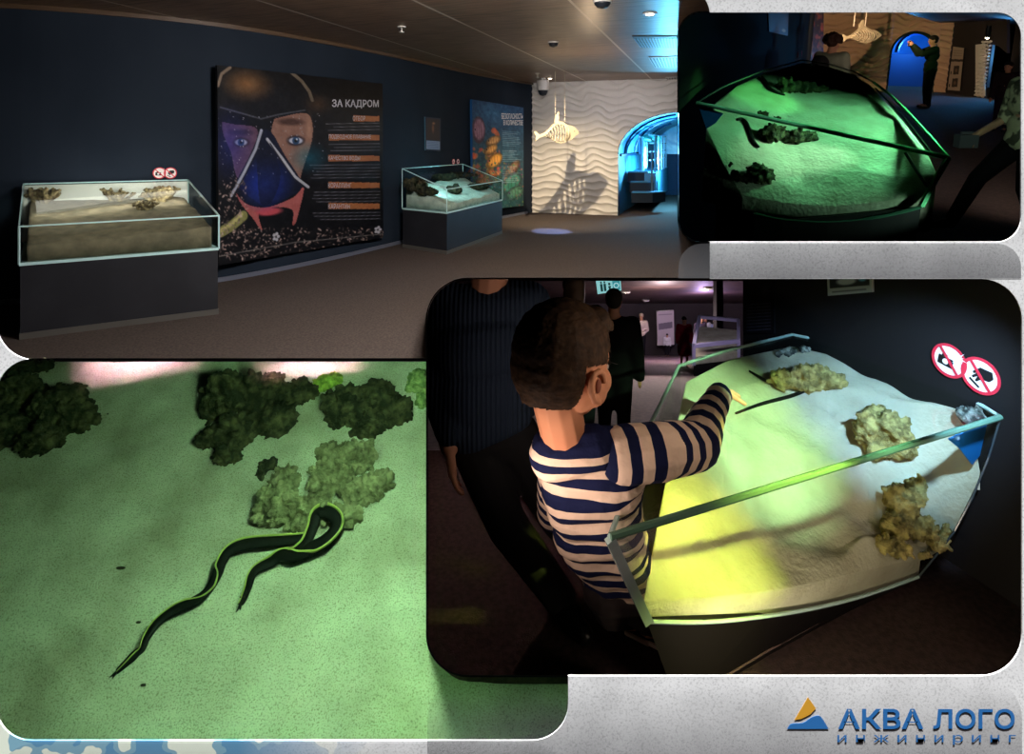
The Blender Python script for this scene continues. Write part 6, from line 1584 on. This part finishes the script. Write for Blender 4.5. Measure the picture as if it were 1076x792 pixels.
m_, h_ = (aL+aR)/2, (aR-aL)/2
pa = [wq2(aL, ZFB, .1)] + [wq2(m_-h_*cos(pi*k/24), aS+(aT-aS)*sin(pi*k/24), .1) for k in range(25)] + [wq2(aR, ZFB, .1)]
obj('arch_band', MB().tube(pa, .09, 6), mat('dark_green_band', (22, 40, 34), .6), t, Bf); obj('rib', MB().tube([wq2(m_-h_*.9*cos(pi*k/20)+.8, aS+(aT-aS)*.95*sin(pi*k/20), 2.0) for k in range(21)], .07, 6), mat('dark_blue_rib', (16, 60, 130), .5), t, Bf)
# dark wall to the right, soffit, display board, second passage
c0, c1 = FB(993, 97.0), FB(1140, 118)
wdR = V((c1.x-c0.x, c1.y-c0.y, 0)).normalized(); wnR = V((wdR.y, -wdR.x, 0)); PR = (c0, wnR)
rq = lambda x, y, off=0: Bf.onp(x, y, PR) + wnR*off
def r_quad(x0, x1, z0, z1, th=.1):
    p, q = rq(x0, 90), rq(x1, 90); return [V((p.x, p.y, z0)), V((q.x, q.y, z0)), V((q.x, q.y, z1)), V((p.x, p.y, z1))]
DWR = mat('brown_black_wall', (40, 34, 32), .8)
struct('wall_corner_right', MB().prism(r_quad(993, 1036.5, ZFB, .66), -wnR*.08).prism(r_quad(1058, 1200, ZFB, .66), -wnR*.08).prism([rq(1036.5, 13), rq(1058, 13), rq(1058, 56), rq(1050, 49), rq(1043, 46.5), rq(1036.5, 46)], -wnR*.08).prism([rq(1036.5, 92), rq(1058, 92), rq(1058, 140), rq(1036.5, 140)], -wnR*.08), DWR, Bf)
struct('wall_blue_second', MB().prism([p - wnR*1.0 for p in r_quad(1020, 1090, ZFB, .8)], -wnR*.08), mat('blue_passage_wall', (40, 120, 190), .6), Bf)
mb = MB(); 
for i in range(16):
    z0 = ZFB+.05+i*.105; p, q = rq(1027, 90), rq(1036, 90); mb.tube([V((p.x+(q.x-p.x)*k/6, p.y+(q.y-p.y)*k/6, z0+.02*sin(k*1.9+i))) + wnR*.03 for k in range(7)], .035, 6)
for q0, q1 in ((1026.5, 1036.4),):
    mb.prism([rq(q0, 47, .02), rq(q1, 46, .02), rq(q1, 101, .02), rq(q0, 99, .02)], wnR*.02)
obj('ripple_strip', mb, RIB, fr=Bf, label='narrow strip of pale rippled relief beside the second blue passage', cat='wall panel')
def board_print():
    P = Paint(44, 90, (176, 160, 140)); 
    P.poly([(0, 26), (44, 24), (44, 29), (0, 31)], (50, 44, 40))
    for y in (48, 74): P.poly([(13, y-9), (33, y-10), (33, y+8), (13, y+9)], (44, 38, 34)); P.ell(23, y, 6, 5, (110, 90, 70), soft=2); P.poly([(3, y+3), (7, y+3), (7, y+9), (3, y+9)], (40, 36, 34))
    for y in (8, 13, 18): P.line([(6, y), (38, y-1)], 1, (120, 110, 100))
    return P
tilt_board('display_board', rq(1003.5, 49, .05), rq(1015, 50.5, .05), rq(1010.5, 95.5, .05), rq(997.5, 94.5, .05), .04, 'cream display board with two dark pictures on the far right wall', 'board', PM, board_print(), Bf)
# left wall pieces
lq = lambda x, y: Bf.onp(x, y, WPB)
def card_print():
    P = Paint(44, 44, (52, 56, 52)); P.poly([(4, 4), (40, 4), (40, 38), (4, 38)], (84, 84, 72)); P.ell(34, 36, 6, 4, (220, 180, 130), soft=2); return P
tilt_board('wall_card', lq(807, 12), lq(828.5, 11), lq(827.5, 37.5), lq(808, 33), .03, 'faint framed card on the dark wall behind the green tank', 'card', PM, card_print(), Bf)
for px, lb in ((838.2, 'faint left sign of the pair above the green tank'), (842.2, 'faint right sign of the pair above the green tank')):
    prohibition(Bf, lq(px, 57), wl, V((0, 0, 1)), 3.6/600*lq(px, 57).y*1.0, 'camera' if px < 840 else 'hand', lb)
def strip_print():
    P = Paint(30, 100, (60, 44, 38)); r = P.rng
    for i in range(60): P.ell(r.uniform(0, 30), r.uniform(0, 100), r.uniform(1, 6), r.uniform(2, 8), (r.uniform(90, 190), r.uniform(60, 110), r.uniform(50, 70)), soft=2, a=.7)
    return P
tilt_board('poster', Bf.at(851.5, 8, 16.9), Bf.at(865.5, 8, 17.3), Bf.at(865, 66, 17.3), Bf.at(851.5, 66, 16.9), .05, 'narrow orange-brown fish poster seen edge-on by the rippled wall', 'poster', PM, strip_print(), Bf)
# hanging fish
YF2 = 15.0
fb2 = lambda u, v: Bf.at(884+u*41, 21+v*25, YF2+(u-.5)*.4)
tf2, _n = skeleton_fish(Bf, fb2, 'warm lit wooden fish skeleton hanging near the curly-haired visitor', nr=9)
for px in (897, 909): p = Bf.at(px, 28, YF2); obj('wire', MB().tube([p, V((p.x, p.y, 1.3))], .012, 6), WIRE, tf2, Bf)
c = Bf.onz(1038, 39.6, .64) if False else Bf.at(1037.5, 39.5, 12.5); t = thing('spot_lamp', 'tiny white ceiling lamp above the second blue passage', 'lamp', c, Bf)
obj('housing', MB().lathe(c, [(.05, .0), (.05, .25)], None, 12), DK, t, Bf); obj('bulb', MB().ell(c, (.035, .035, .03), None, 10, 8), BULB, t, Bf)

# ------------------------------------------------------------------ green tank
Lb, Rb, Tb = Bf.at(732, 108, 2.9), Bf.at(996.5, 165.5, 2.35), Bf.at(843, 63, 3.75)
LIDP = plane3(Lb, Rb, Tb)
rimb = [(732, 108), (760, 91), (800, 75), (843, 63), (870, 67), (898, 75.5), (918, 86.5), (936, 100), (958, 122), (978, 144), (996.5, 165.5)]
rb = [Bf.onp(x, y, LIDP) for x, y in rimb]; nL = LIDP[1] if LIDP[1].z > 0 else -LIDP[1]
BLb = Bf.at(793, 224, 2.62); PFB = plane3(Lb, Rb, BLb); nB_ = PFB[1] if PFB[1].y < 0 else -PFB[1]
lf = [(732, 108), (743, 137), (758, 172), (775, 201), (793, 224)]; bt_ = catmull([(793, 224), (823, 230.5), (870, 233), (915, 229), (950, 222), (968, 217)], 4); rt = [(968, 217), (980, 194), (996.5, 165.5)]
pp = [Bf.onp(x, y, PFB) for x, y in lf+bt_[1:]+rt[1:]]
TB = thing('touch_tank', 'glass sand tank glowing green in the dark corner of the museum', 'aquarium', V((pp[8].x, pp[8].y, ZFB)), Bf)
GE = mat('green_lit_glass_edge', (110, 200, 140), .15, spec=.7)  # green glow of the tank put into the edge colour
GLB = glassmat('green_tank_glass', (.90, .97, .93), .10)
obj('front_pane', MB().prism(pp, -nB_*.006), GLB, TB, Bf); obj('lid', MB().prism(rb, nL*.006), GLB, TB, Bf)
obj('front_rail', MB().tube([Lb.lerp(Rb, k/8) for k in range(9)], .0105, 8), GE, TB, Bf)
obj('rim_edge', MB().tube(rb[6:], .007, 6), GE, TB, Bf); obj('back_edge', MB().tube(rb[:7], .004, 6), mat('dim_pale_edge', (110, 120, 112), .3), TB, Bf)  # back edge is a duller copy, its dimness put into the colour
obj('corner_strip', MB().tube([Bf.onp(x, y, PFB) for x, y in rt], .012, 6), GE, TB, Bf)
obj('bottom_edge', MB().tube([Bf.onp(x, y, PFB) for x, y in bt_], [.004]*12+[.008]*(len(bt_)-12), 6), mat('dim_green_edge', (50, 90, 70), .2), TB, Bf)  # bottom edge darkened in its colour, away from the glow
obj('inner_side', MB().tube([Bf.onp(x, y, (PFB[0]-nB_*.02, PFB[1])) for x, y in ((951, 160), (964, 181), (977, 199))], .006, 6), mat('dark_seal', (16, 30, 24), .6), TB, Bf)
obj('inner_seal', MB().tube([Bf.onp(x, y, (LIDP[0]-nL*.02, LIDP[1])) for x, y in ((920, 93), (949, 122), (978, 160))], .005, 6), mat('dark_seal', (16, 30, 24), .6), TB, Bf)
obj('blue_side_panel', MB().prism([Bf.onp(x, y, (PFB[0]-nB_*.01, PFB[1])) for x, y in ((734, 111), (760, 119), (752, 129), (742, 135))], -nB_*.006), mat('blue_inner_panel', (20, 100, 150), .5), TB, Bf, label='blue inner side panel')
bb = [Bf.onp(x, y, PFB) for x, y in bt_[::4]]; back = [V((q.x, q.y, bb[0].z)) for q in (rb[6]*.97, rb[3]*.97, rb[1]*1.02)]
ring = bb[::-1][::-1] + back; n_ = len(ring); vs = [q-V((0, 0, .006)) for q in ring] + [V((q.x*.97+.03*1.6, q.y*.97+.09, ZFB)) for q in ring]
obj('cabinet', MB().add(vs, [tuple(range(n_)), tuple(range(2*n_-1, n_-1, -1))]+[(i, n_+i, n_+(i+1) % n_, (i+1) % n_) for i in range(n_)]), mat('black_cabinet', (10, 9, 9), .6), TB, Bf)
# sand
fB = catmull([(780, 207), (798, 209.5), (834, 214.5), (878, 217), (920, 213), (944, 209), (976, 200)], 5)
offp = (PFB[0]-nB_*.014, PFB[1]); offl = (LIDP[0]-nL*.05, LIDP[1])
def pl_at(P, u): k = u*(len(P)-1); i = min(int(k), len(P)-2); return P[i].lerp(P[i+1], k-i)
FR_b = [Bf.onp(x, y, offp) for x, y in fB]
SLb = [Bf.onp(x, y, offp) for x, y in ((780, 207), (760, 172), (748, 147), (742, 135))] + [Bf.onp(x, y, offl) for x, y in ((752, 108), (775, 90))]
BKb = [Bf.onp(x, y, offl) for x, y in ((775, 90), (800, 78.5), (843, 66), (870, 70), (898, 79), (915, 90))]
SRb = [Bf.onp(x, y, offp) for x, y in ((976, 200), (985, 184))] + [Bf.onp(x, y, offl) for x, y in ((974, 160), (948, 126), (915, 90))]
n = 100; vs = []; fs = []
for j in range(n+1):
    v = j/n
    for i in range(n+1):
        u = i/n
        p = pl_at(FR_b, u)*(1-v)+pl_at(BKb, u)*v+pl_at(SLb, v)*(1-u)+pl_at(SRb, v)*u-(FR_b[0]*(1-u)*(1-v)+FR_b[-1]*u*(1-v)+BKb[0]*(1-u)*v+BKb[-1]*u*v)
        e = min(1., 8*min(u, 1-u, v, 1-v)); h = .02*noise.noise(p*3)+.008*noise.noise(p*9)+.002*noise.noise(p*30)-.05*sin(pi*u)*sin(pi*v)
        vs.append(p+V((0, 0, h*e)))
for j in range(n):
    for i in range(n): q = j*(n+1)+i; fs.append((q, q+1, q+n+2, q+n+1))
BVB = BVHTree.FromPolygons(vs, fs)
ring_ = [i for i in range(n+1)] + [(j+1)*(n+1)-1 for j in range(1, n+1)] + [n*(n+1)+i for i in range(n-1, -1, -1)] + [j*(n+1) for j in range(n-1, 0, -1)]
b0 = len(vs); zb_ = min(p.z for p in bb)+.006
for i in ring_: vs.append(V((vs[i].x, vs[i].y, min(vs[i].z-.01, zb_))))
k = len(ring_)
for q in range(k): fs.append((ring_[q], b0+q, b0+(q+1) % k, ring_[(q+1) % k]))
fs.append(tuple(b0+q for q in range(k)))
obj('sand_bed', mesh_from('sand_bed', vs, fs, True), SAND, fr=Bf, label='pale sand in the corner tank lit green', cat='sand', kind='stuff')
hb = lambda x, y: hit(BVB, Bf, x, y)
DRB = mat('green_brown_rock', (44, 44, 34), .9, spec=.15, c2=(96, 90, 66), scale=26, detail=7, lo=.4, hi=.65, bump=.9, bscale=70)
crock([(826, 90, 30, 22), (846, 91, 34, 20), (864, 93, 20, 12)], 'long dark rock on the sand under the lid of the green tank', 31, DRB, .009, 1., Bf, hb, 16)
crock([(838, 73, 30, 10), (856, 71, 20, 8)], 'bright green lit rock at the far back of the green tank', 32, DRB, .009, 1., Bf, hb, 8)
crock([(802, 121, 20, 11), (816, 124, 16, 8)], 'small dark rock just above the front rail of the green tank', 33, DRB, .008, 1., Bf, hb, 8)
crock([(812, 140, 34, 28), (836, 143, 36, 22), (852, 143, 18, 14)], 'dark rock just below the front rail of the green tank, eel at its left', 34, DRB, .008, 1., Bf, hb, 16)
crock([(796, 181, 34, 28), (772, 184, 14, 16), (768, 172, 7, 12), (808, 187, 20, 14), (782, 188, 20, 14)], 'lowest grey rock with a prong at its left in the green tank', 35, DRB, .007, 1., Bf, hb, 16)
def tailb(px, w, lb):
    P = catmull(px, 6); mb = MB(); pts = [hb(x, y)+V((0, -.004, .008)) for x, y in P]; mb.tube(pts, [w*(.5+.5*sin(pi*(.15+.8*i/(len(P)-1)))) for i in range(len(P))], 8); obj('ribbon_eel', mb.mesh('ribbon_eel', True), EEL, fr=Bf, label=lb, cat='eel')
tailb([(800, 82), (804, 87), (808, 94), (815, 98), (824, 101)], .010, 'thin dark eel left of the long rock under the lid of the green tank')
tailb([(774, 127), (779, 126.5), (784, 131), (787, 139), (791, 149), (797, 156)], .010, 'thin dark eel below the front rail of the green tank')

# ------------------------------------------------------------------ visitors
def stand(x, yf, hpx, yaw, label, **kw):
    p = FB(x, yf); return humanoid(Bf, p, hpx/FPX*p.y, yaw, label, **kw)
p = Bf.at(875, 45, 8.5); humanoid(Bf, V((p.x, p.y, ZFB)), 1.74, radians(-60), 'visitor with curly hair and a dark rucksack behind the green tank', top=(150, 150, 130), hair=(60, 36, 26), hairstyle='curly', vox=.014, bag=((-.02, -.12, .75), .07, (24, 22, 24)), arms={'rw': (.05, .16, .6), 'lw': (-.05, .16, .6)})
_, J, g = stand(972.5, 113.5, 76, radians(70), 'man in dark clothes raising a phone to photograph the blue arch', top=(30, 44, 34), bottom=(20, 22, 22), vox=.015, arms={'re': (.10, .14, .74), 'rw': (.04, .24, .86), 'le': (-.10, .14, .74), 'lw': (-.04, .24, .86)})
ph = g(0, .28, .88); obj('phone', MB().box(ph, (.08, .03, .15), Matrix.Rotation(radians(70), 3, 'Z')).box(ph+V((0, 0, .0)), (.07, .034, .13), Matrix.Rotation(radians(70), 3, 'Z')), mat('phone_case', (20, 20, 22), .3), fr=Bf, label='dark phone held up by the man photographing the arch', cat='phone')
p = Bf.at(947, 60, 23.0); humanoid(Bf, V((p.x, p.y, ZFB)), 1.5, radians(10), 'visitor standing inside the blue passage beyond the arch', top=(120, 130, 170), bottom=(30, 34, 60), vox=.02, hands=False)
stand(1050, 138, 74, radians(120), 'dark haired visitor in the shade near the right edge', top=(40, 30, 34), hair=(24, 16, 14), hairstyle='long', bottom=(30, 22, 36), vox=.012)
BLO = mat('leaf_print_blouse', (150, 158, 130), .9, c2=(60, 66, 54), scale=9, detail=2, lo=.5, hi=.56)
_, J, g = stand(1062, 250, 206, radians(82), 'visitor in a patterned blouse and black skirt striding past at the right edge', topmat=BLO, bottom=(8, 8, 12), vox=.009, hairstyle='long', sleeves=False,
      legs={'rk': (.05, .17, .31), 'ra': (.05, .27, .07), 'lk': (-.05, .0, .28), 'la': (-.05, -.08, .06)}, arms={'re': (.13, .02, .63), 'rw': (.12, .17, .53)}, skin=mat('shaded_skin', (150, 120, 96), .6))  # darker copy of the skin, shade put into its colour
b_ = g(.12, .21, .50); obj('handbag', MB().box(b_, (.16, .07, .11)).box(b_+V((0, 0, .07)), (.10, .02, .02)), mat('grey_bag', (70, 78, 84), .5), fr=Bf, label='small grey bag held by the striding visitor', cat='bag')
# ------------------------------------------------------------------ light
ct = (Lb+Rb+Tb)/3
light('corner_tank_green', 'SPOT', Bf.at(1120, 40, 2.4), 110, (.30, 1, .55), Bf.at(885, 165, 2.9), .02, spot=70, blend=.9, fr=Bf)
light('corner_tank_white', 'SPOT', Bf.at(1115, 60, 2.3), 70, (.75, 1, .82), Bf.at(785, 182, 2.9), .02, spot=21, blend=.9, fr=Bf)
light('corner_tank_lime', 'SPOT', Bf.at(1115, 25, 2.7), 90, (.15, 1, .2), Bf.at(795, 98, 3.3), .01, spot=18, blend=.8, fr=Bf)
light('corner_panel_fill', 'SPOT', Bf.at(1110, 130, 2.1), 60, (.7, .9, 1), Bf.at(747, 121, 2.87), .005, spot=7, blend=.4, fr=Bf)  # narrow spot added from off view for the blue panel
light('corner_low_fill', 'SPOT', Bf.at(1115, 225, 2.0), 13, (.6, 1, .8), Bf.at(850, 219, 2.6), .01, spot=26, blend=.9, fr=Bf)  # off-view low spot added for the strip under the sand
light('corner_fish', 'SPOT', Bf.at(893, 15.5, 13.0), 520, (1, .66, .38), Bf.at(905, 62, 18.5), .01, spot=75, blend=.6, fr=Bf)
light('corner_blue', 'POINT', wq2(m_+.5, aS+.2, 2.0), 110, (.08, .42, 1), size=.1, fr=Bf)
light('corner_blue_second', 'POINT', rq(1046, 60, -.5), 160, (.1, .45, 1), size=.05, fr=Bf)
light('corner_board', 'SPOT', Bf.at(1010, 28, 14.5), 90, (1, .75, .55), rq(1006, 76), .03, spot=60, blend=.8, fr=Bf)
light('corner_green_spill', 'SPOT', Bf.at(960, 20, 11.5), 60, (.1, 1, .2), Bf.at(984, 60, 18), .03, spot=40, blend=.9, fr=Bf)
light('corner_fill', 'AREA', Bf.at(1180, 120, 4.2), 16, (1, .8, .7), Bf.at(1000, 105, 11), .6, .6, fr=Bf, spread=110)
light('corner_visitor_fill', 'SPOT', Bf.at(1100, 110, 2.6), 60, (.8, 1, .75), Bf.at(1064, 95, 4.6), .02, spot=50, blend=1, fr=Bf)  # off-view spot added to brighten the blouse
CELL_B = arc(738, 38, 24.8, 180, 270, 6) + [(2000, 13.2), (2000, 253.8)] + arc(738, 229, 24.8, 90, 180, 6)
clip_cell([o for o in bpy.data.objects if o not in _pre_corner], dedup(CELL_B))
